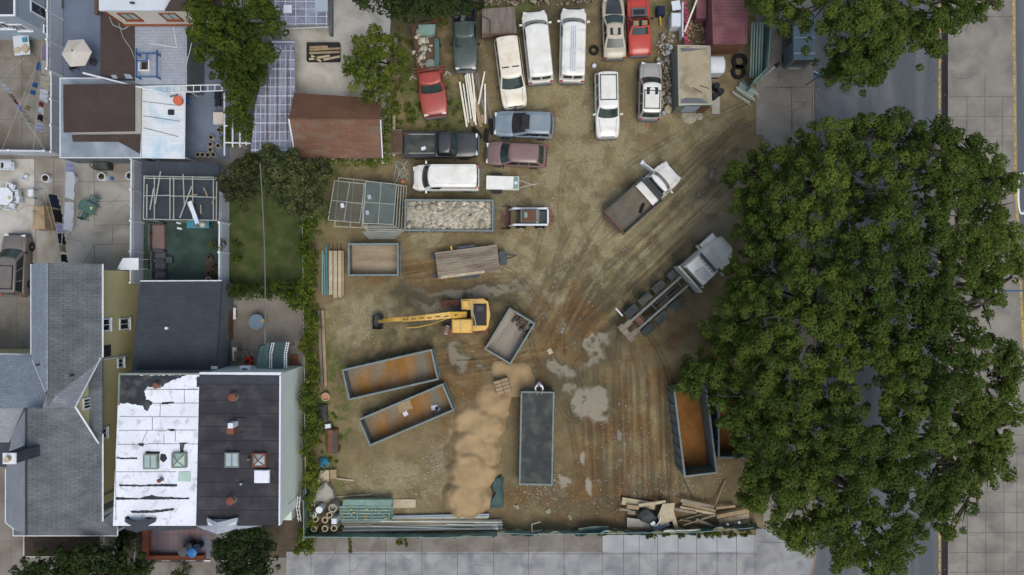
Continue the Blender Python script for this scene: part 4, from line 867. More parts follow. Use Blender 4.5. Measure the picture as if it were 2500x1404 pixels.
vinyl_fence('white fence beside the garage wall west side', (150, 190), (150, 378), 1.2, latt=.08)
vinyl_fence('white lattice fence between the laundry patio and the green turf garden', (352, 398), (350, 690))
vinyl_fence('long white lattice fence between the turf garden and the lawn', (560, 478), (558, 900))
# laundry
def laundry(label, p0, p1, items, z=2.2):
    a, b = Vector(W(*p0, z)), Vector(W(*p1, z)); d = b-a; L = d.length; t = thing('clothes_line', label, 'clothes line', tuple(a)); u = d.normalized()
    pts = [tuple(u*(L*k/12)+Vector((0, 0, -.18*math.sin(math.pi*k/12)))) for k in range(13)]; MB().path(pts, .012, 4).build('line', 'steel_pale', t)
    for f0, f1, drop, sway, mat, nm in items:
        mb = MB(); secs = []
        for j in range(7):
            v = j/6; row = []
            for i in range(9):
                f = f0+(f1-f0)*i/8; p = u*(L*f)+Vector((0, 0, -.18*math.sin(math.pi*f))); wv = math.sin(i*1.7+j*.5)*.035*(1+v)
                row.append((p.x+wv*.6+.08*v, p.y+wv, p.z-min(drop, .95)*v))
            secs.append(row)
        n = 9
        vs = [q for r_ in secs for q in r_]; fs = [(j*n+i, j*n+i+1, (j+1)*n+i+1, (j+1)*n+i) for j in range(6) for i in range(8)]
        c = MB().add(vs, fs).build(nm, mat, None, fix=False, smooth=True); c.location = t.location
        yield c, nm, mat
def hang(label, p0, p1, items, z=2.2):
    for (c, nm, mat), it in zip(laundry(label, p0, p1, [i[:6] for i in items], z), items):
        tag(c, it[6], nm.replace('_', ' '), 'washing on the clothes lines')
hang('clothes line with towels beside the north-west patio fence', (104, 96), (80, 372), [(.05, .17, .9, .42, 'cloth_purple', 'towel', 'purple towel at the top end of the north clothes line'), (.18, .3, .9, .45, 'cloth_cream', 'towel', 'cream towel below the purple one on the north clothes line'), (.31, .42, .9, .42, 'cloth_cream', 'towel', 'second cream towel, above the white one on the north clothes line'), (.43, .53, .8, .4, 'cloth_white', 'towel', 'white towel below the cream ones on the north clothes line'), (.55, .58, .4, .1, 'cloth_red', 'sock', 'dark red sock below the towels on the north line'), (.6, .64, .5, .12, 'cloth_white', 'shirt', 'small white shirt on the north line'), (.66, .71, .5, .14, 'cloth_black', 'shirt', 'small black shirt on the north line'), (.73, .8, .6, .12, 'cloth_lilac', 'shirt', 'lilac shirt at the south end of the north line')])
hang('clothes line with blue washing', (90, 150), (50, 285), [(0, .14, .6, .16, 'cloth_blue', 'shirt', 'large blue shirt on the short middle line'), (.36, .44, .5, .12, 'cloth_blue', 'shirt', 'small blue shirt half way down the short line'), (.5, .57, .5, .12, 'cloth_blue', 'sock', 'blue sock on the short line'), (.78, .86, .5, .16, 'cloth_tan', 'shirt', 'brown cloth at the end of the short line')])
hang('clothes line slanting from the picture edge', (-10, 190), (112, 375), [(.08, .18, .5, .15, 'cloth_white', 'towel', 'white cloth at the upper end of the slanting line'), (.2, .27, .5, .14, 'cloth_tan', 'towel', 'tan cloth on the slanting line'), (.28, .33, .4, .12, 'cloth_red', 'shirt', 'red cloth on the slanting line'), (.34, .44, .6, .16, 'cloth_lilac', 'towel', 'pale blue towel on the slanting line'), (.45, .58, .7, .25, 'cloth_cream', 'towel', 'cream sheet on the slanting line')])
hang('clothes line with white sheets', (160, 394), (146, 640), [(0, .1, .8, .25, 'cloth_lilac', 'towel', 'lilac cloth at the top of the sheet line by the pots'), (.1, .36, 1.6, .55, 'cloth_white', 'sheet', 'upper white sheet hanging beside the plant pots'), (.4, .68, 1.9, .7, 'cloth_white', 'sheet', 'lower large white sheet left of the green table')])
hang('clothes line with dark clothes', (113, 460), (150, 640), [(.08, .26, 1.0, .4, 'cloth_navy', 'trousers', 'navy trousers at the top of the dark washing line'), (.28, .46, 1.0, .4, 'cloth_black', 'trousers', 'black trousers on the dark washing line'), (.48, .6, .8, .25, 'cloth_lilac', 'towel', 'grey-blue cloth on the dark washing line'), (.61, .75, .7, .22, 'cloth_black', 'shirt', 'black shirt on the dark washing line'), (.76, .86, .6, .2, 'cloth_tan', 'shirt', 'grey-green shirt on the dark washing line'), (.9, 1, .6, .3, 'cloth_black', 'shirt', 'square black cloth at the foot of the dark washing line')])
mb = MB()
for p0, p1 in (((104, 90), (80, 378)), ((92, 148), (0, 378)), ((0, 195), (118, 378)), ((160, 392), (148, 640)), ((85, 392), (150, 640)), ((88, 500), (98, 650)), ((60, 140), (0, 200))): mb.tube(W(*p0, 2.22), W(*p1, 2.2), .012, n=4)
solo(mb, 'washing_line', 'steel_pale', 'thin washing lines strung across the patios on the left', 'washing line')
# things on the patios
def pot(label, px, py, r=.32, mat='plastic_white', plant='soil', h=.42):
    t = thing('plant_pot', label, 'plant pot', W(px, py, 0), 0, 'plant pots'); mb = MB().ring((0, 0), r, r*.82, 0, h, 18); mb.build('rim', mat, t); MB().lathe((0, 0, 0.0), [(r*.8, .01), (r*.81, h*.82)]).build('earth', plant, t)
    mb = MB()
    for k in range(14):
        a = random.random()*6.28; q = random.random()*r*.75; mb.tube((q*.5*math.cos(a), q*.5*math.sin(a), h*.8), (q*1.1*math.cos(a), q*1.1*math.sin(a), h+random.uniform(.05, .25)), .03, .005, n=4)
    mb.build('plant', 'leaf_hedge', t); return t
for l, x, y in (('white pot nearest the laundry in the row of four on the patio', 119, 437), ('second white pot in the patio row, right of the white sheet', 182, 437), ('third white pot in the patio row, below the black grill', 255, 433), ('fourth white pot in the patio row, by the lattice fence', 323, 431)): pot(l, x, y)
for i, (x, y) in enumerate(((488, 380), (500, 380), (513, 381), (526, 380))): pot('pale pot in the row of four at the foot of the blue patio', x, y, .2, 'concrete_pale')['group'] = 'row of pots at the foot of the blue patio'
for l, x, y in (('pot at the top of the column beside the blue patio', 521, 338), ('pot second in the column beside the blue patio', 519, 355), ('pot at the foot of the column beside the blue patio', 519, 368), ('pot in the outer column beside the vines, upper', 540, 320), ('pot in the outer column beside the vines, lower', 538, 358)): pot(l, x, y, .2, 'concrete_pale')
a = W(275, 437); solo(MB().lathe(a, [(.02, 0), (.12, .05), (.15, .14), (.12, .23), (.03, .28)]), 'ball', 'plastic_blue', 'light blue ball between two white pots on the patio', 'ball', smooth=True)
def round_table(name, label, px, py, r, mat, z=.72, sides=24, rz=0, sx=1):
    t = thing(name, label, 'table', W(px, py), rz); mb = MB(); pts = [(r*sx*math.cos(2*math.pi*(i+.5)/sides), r*math.sin(2*math.pi*(i+.5)/sides)) for i in range(sides)]; mb.prism(pts, z-.04, z); mb.build('tabletop', mat, t)
    for a in range(4): q = R(45+90*a); MB().tube((r*.6*math.cos(q)*sx, r*.6*math.sin(q), z-.04), (r*.75*math.cos(q)*sx, r*.75*math.sin(q), 0), .025).build('leg', mat, t)
    return t
round_table('garden_table', 'white garden table with flowers on the left edge patio', 26, 482, .72, 'plastic_white', sides=8)
for l, x, y, an in (('white garden chair above the white table', 38, 460, -100), ('white garden chair right of the white table, upper', 54, 476, 190), ('white garden chair right of the white table, lower', 56, 489, 170), ('white garden chair below the white table', 38, 505, 80), ('white garden chair left of the white table', 2, 505, 40)): chair('garden_chair', l, 'chair', W(x, y), R(an), 'plastic_white', group='white garden chairs')
def bouquet(label, px, py, z, r=.13):
    a = W(px, py, z); t = thing('flower_bowl', label, 'flowers', a); MB().lathe((0, 0, 0), [(.06, 0), (.1, .08)]).build('bowl', 'plastic_white', t); mb = MB()
    for k in range(9): q = random.random()*6.28; w_ = random.random()*r; mb.cbox((w_*math.cos(q), w_*math.sin(q), .12+random.random()*.05), (.07, .07, .05), q)
    mb.build('flower', 'flower', t)
bouquet('yellow flowers on the white garden table', 23, 483, .72); bouquet('yellow flowers on the green garden table', 225, 508, .72)
t = thing('garden_table', 'green rectangular garden table with flowers on the laundry patio', 'table', W(226, 508), R(-26)); MB().prism([(-.68, -.2), (-.55, -.42), (.55, -.42), (.68, -.2), (.68, .2), (.55, .42), (-.55, .42), (-.68, .2)], .68, .72).build('tabletop', 'plastic_green', t)
for sx in (-1, 1):
    for sy in (-1, 1): MB().tube((sx*.5, sy*.3, .68), (sx*.55, sy*.34, 0), .025).build('leg', 'plastic_green', t)
chair('garden_chair', 'green garden chair above the green table', 'chair', W(239, 489), R(-118), 'plastic_green', group='green garden chairs'); chair('garden_chair', 'green garden chair below the green table', 'chair', W(214, 528), R(62), 'plastic_green', group='green garden chairs')
t = thing('grill', 'black covered grill at the top of the laundry patio', 'grill', W(260, 408)); MB().rbox(-.58, -.3, .1, .58, .3, .95, .1).build('cover', 'tarp_dark', t); MB().box(-.5, -.25, 0, -.4, .25, .1).box(.4, -.25, 0, .5, .25, .1).build('foot', 'black_plastic', t)
a = W(229, 402); t = thing('hose_reel', 'coiled dark hose left of the black grill', 'hose', a); MB().ring((0, 0), .3, .26, 0.01, .05).build('hose', 'black_plastic', t); MB().box(-.1, .1, 0, .1, .3, .5).build('reel', 'black_plastic', t)
c, l, w_, an = rect([(79, 500), (103, 501), (113, 560), (78, 560)], 1.3); t = thing('covered_stack', 'tan cloth-covered box on the left patio', 'covered box', (c.x, c.y, 0)); mb = MB(); mb.loft([[(-.55, -.95, 0), (.62, -.95, 0), (.62, .95, 0), (-.55, .95, 0)], [(-.5, -.9, 1.2), (.5, -.9, 1.25), (.42, .9, 1.3), (-.45, .9, 1.2)], [(-.3, -.7, 1.3), (.3, -.7, 1.32), (.2, .8, 1.38), (-.2, .8, 1.3)]], closed=True); mb.build('cover', 'wood_tan', t); mb = MB(); mb.path([(-.5, .5, 1.24), (0, .35, 1.36), (.45, .55, 1.3)], .03); mb.build('rope', 'wood_grey', t)
t = thing('laundry_rack', 'small blue and white folding rack beside the white table', 'drying rack', W(96, 475)); mb = MB()
for y in (-.35, .35): mb.tube((-.3, y, .9), (.3, y*1.3, .85), .02); mb.tube((-.2, y, 0), (.2, y, .9), .02); mb.tube((.3, y*1.3, 0), (-.1, y*.6, .9), .02)
mb.build('frame', 'frame_blue', t); MB().box(-.22, -.25, .88, .12, .25, .91).build('shelf', 'plastic_white', t)
t = thing('plastic_bin', 'small white plastic tub on the pale left patio', 'tub', W(66, 434), R(30)); MB().ring((0, 0), .3, .26, 0, .35, 4).build('tub', 'plastic_white', t); MB().box(-.18, -.18, 0, .18, .18, .05).build('base', 'plastic_white', t)
t = thing('lattice_planter', 'white lattice planter bench at the left edge under the fence', 'planter', W(22, 408)); mb = MB()
for k in range(5): mb.box(-.72+k*.3, -.3, .0, -.68+k*.3, .3, .8)
mb.box(-.75, -.34, .76, .75, -.28, .84).box(-.75, .28, .76, .75, .34, .84).box(-.75, -.28, .45, .75, .28, .49); mb.build('frame', 'plastic_white', t); mb = MB()
for k in range(10): mb.cbox((.3+k*.045, 0, .8), (.02, .6, .02), R(40)); mb.cbox((.3+k*.045, 0, .82), (.02, .6, .02), R(-40))
mb.build('lattice', 'plastic_white', t); MB().rbox(-.65, -.2, .5, 0, .2, .7).build('planting', 'leaf_hedge', t)
t = thing('cloth_cart', 'pale folding table piled with cloths below the north-west house', 'table', W(72, 120)); MB().cbox((0, 0, .85), (1.2, 1.5, .05), R(6)).build('tabletop', 'wall_white', t); mb = MB()
for q in ((-.5, .6), (.5, .6), (-.5, -.6), (.5, -.6)): mb.tube((*q, 0), (*q, .82), .03)
mb.build('leg', 'steel_pale', t); MB().cbox((.3, .4, .93), (.35, .35, .1), R(10)).build('cloth', 'tarp_blue', t); MB().cbox((-.3, -.4, .92), (.45, .4, .08), R(20)).build('cloth', 'wood_pale', t); MB().cbox((.35, -.3, .96), (.5, .5, .15), R(50)).build('cloth', 'wood_pale', t)
# turf garden
t = thing('garden_sofa', 'brown-cushioned wicker sofa beside the lattice fence on the green turf', 'sofa', W(394, 580)); MB().rbox(-.62, -.98, .08, .42, .98, .42, .06).build('seat', 'cushion_brown', t); MB().box(-.64, -1.02, .3, -.5, 1.02, .78).build('backrest', 'wicker', t); MB().box(-.6, -1.04, .0, .44, 1.04, .07).build('base', 'wicker', t); MB().box(-.5, -1.05, .42, .4, -.97, .6).box(-.5, .97, .42, .4, 1.05, .6).build('armrest', 'wicker', t)
for l, y in (('wicker armchair next to the brown sofa', 625), ('middle wicker armchair of the three along the fence', 649), ('wicker armchair nearest the dark roof', 671)):
    t = thing('armchair', l, 'armchair', W(397, y), 0, 'wicker armchairs along the fence'); MB().rbox(-.42, -.3, .1, .4, .3, .4, .05).build('seat', 'wicker', t); MB().box(-.52, -.34, .1, -.42, .34, .85).build('backrest', 'wicker', t); MB().box(-.42, -.37, .1, .4, -.3, .6).box(-.42, .3, .1, .4, .37, .6).build('armrest', 'wicker', t)
t = thing('side_table', 'small dark side table beside the wicker armchairs', 'side table', W(419, 635)); MB().box(-.24, -.24, .38, .24, .24, .43).build('tabletop', 'wicker', t); MB().box(-.2, -.2, 0, .2, .2, .37).build('base', 'wicker', t)
for l, y, h in (('upper wooden planter box behind the brown sofa', 577, 1.), ('middle wooden planter box behind the sofa end', 613, .85), ('lower wooden planter box behind the armchairs', 648, .85)):
    t = thing('planter_box', l, 'planter', W(376, y), 0, 'planter boxes on the fence'); MB().box(-.1, -h/2, .4, .1, h/2, .62).build('box', 'steel_rust', t); mb = MB()
    for k in range(12): mb.cbox((random.uniform(-.08, .08), random.uniform(-h/2, h/2), .66), (.12, .12, .1), random.random()*3)
    mb.build('planting', 'leaf_vine', t)
t = thing('outdoor_kitchen', 'pale blue barbecue table with round white grill under the pergola edge', 'barbecue', W(495, 550)); MB().box(-.85, -.3, .78, .85, .3, .84).build('tabletop', 'tarp_blue', t); MB().lathe((.4, 0, .84), [(.28, 0), (.3, .1), (.22, .24), (.05, .32)]).build('grill_lid', 'steel_pale', t, smooth=True); MB().box(-.25, -.22, .841, .1, .22, .95).build('grill', 'wall_grey', t); mb = MB()
for q in ((-.8, -.25), (.8, -.25), (-.8, .25), (.8, .25)): mb.tube((*q, 0), (*q, .78), .03)
mb.build('leg', 'steel_mid', t)
for l, x, y, s in (('white shoe-like bag on the turf, upper', 438, 545, .14), ('white bag on the turf, lower', 440, 558, .16)): a = W(x, y); solo(MB().cbox((a[0], a[1], a[2]+.08), (s*2.2, s, .14), R(-15)), 'white_bag', 'plastic_white', l, 'bag')
for l, x, y in (('round basket pot at the turf edge, upper', 516, 630), ('round basket pot at the turf edge, middle', 527, 652), ('round basket pot at the turf edge, lower', 515, 668), ('white round pot by the dark roof edge', 514, 683)): pot(l, x, y, .2, 'plastic_white' if 'white' in l else 'steel_rust')
# east patio
round_table('glass_table', 'round blue-grey glass garden table on the patio below the lawn', 634, 785, .6, 'glass_table', sides=32)
a = W(641, 783, .72); solo(MB().cbox((a[0], a[1], .76), (.3, .22, .05), R(40)), 'plate', 'wood_tan', 'tan tray left on the round glass table', 'tray')
t = thing('lawn_mower', 'red lawn mower beside the white boxed air conditioner', 'lawn mower', W(609, 880)); MB().rbox(-.25, -.3, .08, .25, .3, .35, .08).build('deck', 'plastic_red', t); MB().lathe((0, 0, .35), [(.14, 0), (.13, .12), (.06, .16)]).build('engine', 'black_plastic', t)
for q in ((-.27, -.22), (.27, -.22), (-.27, .22), (.27, .22)): MB().tube((q[0]-.03, q[1], .1), (q[0]+.03, q[1], .1), .1, n=12).build('wheel', 'tyre', t)
mb = MB(); mb.path([(-.2, .3, .3), (-.24, .95, .95), (-.3, 1.0, 1.0)], .02); mb.path([(.2, .3, .3), (.2, .95, .95)], .02); mb.tube((-.24, .95, .95), (.2, .95, .95), .02); mb.build('handle', 'black_plastic', t)
t = thing('air_conditioner', 'white boxed air conditioner on the wall above the black roof', 'air conditioner', W(603, 899, 3.)); MB().rbox(-.38, -.22, 0, .38, .22, .45).build('case', 'plastic_white', t); MB().box(-.2, -.1, .45, .2, .06, .465).build('grille', 'steel_mid', t)
t = thing('bench', 'long white bench against the fence of the east patio', 'bench', W(578, 765)); MB().box(-.1, -.45, .4, .1, .45, .45).build('seat', 'plastic_white', t); MB().box(-.08, -.4, 0, .08, -.34, .4).box(-.08, .34, 0, .08, .4, .4).build('leg', 'plastic_white', t)
t = thing('wooden_shelf', 'rusty brown and white shelf by the fence near the mower', 'shelf', W(579, 862)); MB().box(-.18, -.55, .4, .12, .5, .45).build('top', 'plastic_white', t); MB().box(-.02, -.5, .451, .1, .2, .5).build('board', 'clay', t); mb = MB(); mb.box(-.18, -.55, 0, -.12, .5, .4); mb.build('leg', 'wood_dark', t); MB().cbox((.32, .1, .5), (.05, 1.3, .9), R(-6)).build('plank', 'wood_grey', t)
mb = MB(); a = W(567, 790); mb.box(a[0]-.08, a[1]-1.2, 0, a[0]+.08, a[1]+1.2, .9); solo(mb, 'wooden_screen', 'wood_dark', 'brown wooden screen against the fence of the east patio', 'screen')
t = thing('green_awning', 'green awning over the side entrance at the black-roofed house', 'awning', W(668, 868)); part(MB().slab([W(636, 846, 1.9), W(657, 838, 2.4), W(653, 898, 2.4), W(624, 898, 1.9)], .04), 'side_cover', 'fence_green', t); part(MB().slab([W(659, 835, 2.5), W(704, 835, 2.5), W(700, 900, 2.5), W(655, 900, 2.5)], .04), 'cover', 'tarp_green', t)
mb = MB()
for x in (632, 700): p = W(x, 845, 1.8); mb.tube((p[0], p[1], 0), (p[0], p[1], 1.9), .03)
part(mb, 'post', 'steel_dark', t)
for l, x0, x1 in (('white ladder on the left edge of the green awning', 664, 659), ('white ladder on the right edge of the green awning', 700, 695)):
    mb = MB()
    for k in (0, 5.5):
        mb.path([W(x0+k, 835, 2.62), W(x1+k-1, 865, 2.62), W(x1+k-1, 900, 2.6)], .035)
    for i in range(11): y = 838+i*5.8; f = min(1, (y-835)/30); xx = x0+(x1-1-x0)*f; mb.tube(W(xx, y, 2.62), W(xx+5.5, y, 2.62), .03, n=5)
    solo(mb, 'ladder', 'trim_white', l, 'ladder', 'white ladders on the green awning')
mb = MB(); a, b = W(635, 398, 5.2), W(647, 838, 5.2); P = [tuple(Vector(a).lerp(Vector(b), k/10)-Vector((0, 0, .4*math.sin(math.pi*k/10)))) for k in range(11)]; mb.path(P, .035, 5); mb.tube((b[0], b[1], 5.2), (b[0]+.1, b[1]-.1, 2.6), .04); solo(mb, 'overhead_cable', 'steel_mid', 'grey overhead cable running down over the lawn to the green awning', 'cable')
# front gardens, south
t = thing('planter_bed', 'low pale-kerbed planting bed of dark mulch below the yellow house', 'planter bed', W(163, 1330)); part(MB().box(*W(63, 1358)[:2], 0, *W(262, 1300)[:2], .3), 'kerb', 'concrete_pale', t); part(MB().box(*W(67, 1354)[:2], .3, *W(250, 1298)[:2], .34), 'mulch', 'mulch', t)
t = thing('brick_edging', 'reddish tiled border wall round the paved forecourt', 'border wall', W(430, 1350)); part(MB().box(*W(355, 1362)[:2], 0, *W(369, 1275)[:2], .5).box(*W(369.2, 1362)[:2], 0, *W(503, 1351)[:2], .497), 'wall', 'terracotta_edge', t)
mb = MB()
for k in range(34): p = W(358+k*4.4, 1359); mb.tube((p[0], p[1], .5), (p[0], p[1], 1.0), .025, n=5)
for k in range(16): p = W(353, 1285+k*4.6); mb.tube((p[0], p[1], .0), (p[0], p[1], 1.0), .025, n=5)
mb.tube((*W(356, 1359)[:2], 1.0), (*W(508, 1359)[:2], 1.0), .03); mb.tube((*W(353, 1285)[:2], 1.0), (*W(353, 1358)[:2], 1.0), .03); solo(mb, 'iron_railing', 'steel_dark', 'dark iron railing along the paved forecourt', 'railing')
def bin_(label, px, py, r, mat, lidmat, h=.95):
    t = thing('wheelie_bin', label, 'bin', W(px, py), random.uniform(-.3, .3), 'bins on the paved forecourt'); MB().lathe((0, 0, 0), [(r*.8, 0), (r, h)]).build('body', mat, t); MB().lathe((0, 0, h), [(r*1.08, 0), (r*1.08, .05), (r*.5, .12)]).build('lid', lidmat, t)
bin_('bright blue bin lid on the forecourt', 483, 1338, .33, 'plastic_blue', 'plastic_blue'); bin_('dark grey bin left of the blue bin', 461, 1335, .34, 'black_plastic', 'wicker'); bin_('black bin above the grey bin', 472, 1324, .3, 'black_plastic', 'black_plastic', .85); bin_('navy bin behind the bright blue bin', 492, 1328, .3, 'cloth_navy', 'cloth_navy', .8)
mb = MB(); mb.path([(*W(345, 1308)[:2], .9), (*W(347, 1330)[:2], .95), (*W(344, 1352)[:2], .9)], .05); mb.tube(W(345, 1308), (*W(345, 1308)[:2], .9), .03); mb.tube(W(344, 1352), (*W(344, 1352)[:2], .9), .03); solo(mb, 'hand_rail', 'steel_pale', 'bright steel handrail left of the paved forecourt', 'handrail')
t = thing('garden_chair', 'white plastic lattice-back chair below the grey roofs', 'chair', W(285, 1340)); mb = MB()
for i in range(4): mb.box(-.2+i*.13, -.4, .8, -.17+i*.13, .4, .83)
for i in range(6): mb.box(-.2, -.4+i*.15, .831, .22, -.36+i*.15, .85)
mb.build('backrest', 'plastic_white', t); MB().box(-.22, -.42, .38, .24, -.1, .42).build('seat', 'plastic_white', t); mb = MB()
for q in ((-.2, -.4), (.2, -.4), (-.2, .38), (.2, .38)): mb.tube((*q, 0), (*q, .8), .02)
mb.build('leg', 'plastic_white', t)
for l, x0, x1 in (('white curb marker on the pavement, left', 397, 416), ('white curb marker on the pavement, middle', 444, 478), ('white curb marker on the pavement, right', 500, 515)): a, b = W(x0, 1368), W(x1, 1367); solo(MB().box(a[0], a[1]-.04, 0.0, b[0], a[1]+.05, .12), 'edging_strip', 'trim_white', l, 'edging')
t = thing('door_canopy', 'mint steps and railing at the south-east corner of the black-roofed house', 'steps', W(712, 1240)); part(MB().prism([p for p in ZW([(686, 1245), (712, 1210), (712, 1270), (690, 1270)], .9)], 0, .9), 'steps', 'wall_mint', t)
mb = MB()
for x in (727, 733): mb.path([W(x, 1212, 1.7), W(x-3, 1240, 1.6), W(x+2, 1272, 1.0)], .035)
for k in range(6): y = 1216+k*10; mb.tube(W(725, y, 1.6), W(733, y, 1.6), .025, n=5)
for q in ((728, 1214), (732, 1268)): mb.tube(W(*q, 0), W(*q, 1.3), .03)
part(mb, 'railing', 'trim_white', t)
mb = MB(); mb.tube(W(727, 1208, 3.4), W(687, 1250, 3.2), .035); part(mb, 'brace', 'steel_mid', t)
# K: wire-roofed greenhouse strip
t = thing('mesh_canopy', 'long translucent mesh canopy with blue-white grid bars left of the yard', 'canopy', W(655, 240)); zc = 2.4
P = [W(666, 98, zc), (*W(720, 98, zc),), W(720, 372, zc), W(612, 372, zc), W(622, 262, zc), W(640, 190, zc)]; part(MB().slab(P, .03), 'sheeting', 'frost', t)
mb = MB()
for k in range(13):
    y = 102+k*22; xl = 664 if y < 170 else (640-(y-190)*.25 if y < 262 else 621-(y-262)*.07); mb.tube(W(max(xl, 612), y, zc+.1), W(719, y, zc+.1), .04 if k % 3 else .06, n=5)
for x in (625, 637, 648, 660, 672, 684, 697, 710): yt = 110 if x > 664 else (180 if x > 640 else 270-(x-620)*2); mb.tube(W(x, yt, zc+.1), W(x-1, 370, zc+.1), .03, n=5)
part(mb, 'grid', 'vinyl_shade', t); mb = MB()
for x in (654, 678, 703): mb.tube(W(x, 130, zc+.14), W(x-2, 340, zc+.14), .03, n=5)
part(mb, 'bar', 'clay', t); mb = MB()
for q in ((615, 368), (716, 368), (716, 102), (668, 102)): mb.tube(W(*q, 0), (*W(*q, 0)[:2], zc), .05)
part(mb, 'post', 'trim_white', t)
mb = MB(); z = 2.2
for q in ((548, 348, 612, 350), (548, 307, 590, 308), (568, 270, 568, 360), (586, 310, 586, 360), (601, 320, 601, 355), (548, 228, 548, 380)): mb.tube(W(q[0], q[1], z), W(q[2], q[3], z), .06, n=5)
for q in ((548, 348), (610, 350), (568, 355)): mb.tube(W(*q, 0), W(*q, z), .04)
solo(mb, 'vine_trellis', 'trim_white', 'white bar trellis carrying the vines beside the mesh canopy', 'trellis')
t = thing('mesh_canopy', 'grid-roofed canopy at the top edge between the garden tree and patio', 'canopy', W(745, 10)); part(MB().slab([W(672, -60, 2.4), W(800, -60, 2.4), W(800, 62, 2.4), W(672, 62, 2.4)], .03), 'sheeting', 'frost', t); mb = MB()
for k in range(6): mb.tube(W(672+k*25, -60, 2.5), W(672+k*25, 62, 2.5), .04, n=5)
for k in range(7): mb.tube(W(672, -50+k*18, 2.5), W(800, -50+k*18, 2.5), .03, n=5)
part(mb, 'grid', 'vinyl_shade', t); part(MB().slab(PX(R4(692, 12, 712, 32), 2.55), .04), 'panel', 'plastic_white', t); part(MB().slab(PX(R4(768, 0, 800, 28), 2.55), .04), 'panel', 'wall_pale', t); mb = MB()
for q in ((674, 58), (798, 58)): mb.tube(W(*q, 0), (*W(*q, 0)[:2], 2.4), .05)
part(mb, 'post', 'trim_white', t)
# pale patio with the blue-tarp heap
mb = MB(); mb.tube(W(695, 70, .9), W(802, 66, .9), .05); mb.tube(W(700, 70), W(700, 70, .9), .04); mb.tube(W(800, 66), W(800, 66, .9), .04); solo(mb, 'rail', 'trim_white', 'white horizontal rail across the pale patio', 'rail')
t = thing('timber_heap', 'heap of boards and crossed battens on a blue tarp on the pale patio', 'heap', W(785, 130)); part(MB().slab([(*W(a, b)[:2], .05) for a, b in ((722, 122), (735, 112), (765, 108), (838, 118), (845, 135), (830, 158), (790, 156), (765, 150), (735, 150), (728, 140))], .04), 'tarp', 'tarp_blue', t)
part(MB().slab([(*W(a, b)[:2], .6) for a, b in R4(754, 110, 833, 154)], .5), 'crate', 'dark_inside', t)
for q, mt in (((756, 122, 832, 118), 'wood_tan'), ((756, 130, 830, 127), 'wood_tan'), ((760, 136, 784, 150), 'wood_pale'), ((755, 145, 805, 136), 'wood_pale'), ((756, 116, 800, 114), 'wood_tan'), ((790, 146, 830, 138), 'wood_pale')):
    a, b = Vector(W(q[0], q[1], .66)), Vector(W(q[2], q[3], .68)); part(MB().cbox(tuple((a+b)/2), ((b-a).length, .16, .06), math.atan2((b-a).y, (b-a).x)), 'board', mt, t)
mb = MB()
for q in ((725, 156, 756, 158), (728, 160, 728, 222), (757, 190, 755, 218), (745, 222, 745, 228), (839, 218, 839, 224), (728, 190, 757, 190)): mb.tube((*W(q[0], q[1])[:2], .05), (*W(q[2], q[3])[:2], .05), .035 if q[0] != 757 else .08, n=5)
solo(mb, 'loose_rods', 'steel_mid', 'thin rods lying on the pale patio above the brown garage', 'rods')
mb = MB(); mb.box(*W(810, 45)[:2], 0, *W(816, 95)[:2], .8) if 0 else mb.box(W(810, 0)[0], W(0, 92)[1], 0, W(816, 0)[0], W(0, -20)[1], .8); solo(mb, 'dividing_wall', 'wall_grey', 'low grey dividing wall at the top of the pale patio', 'wall')
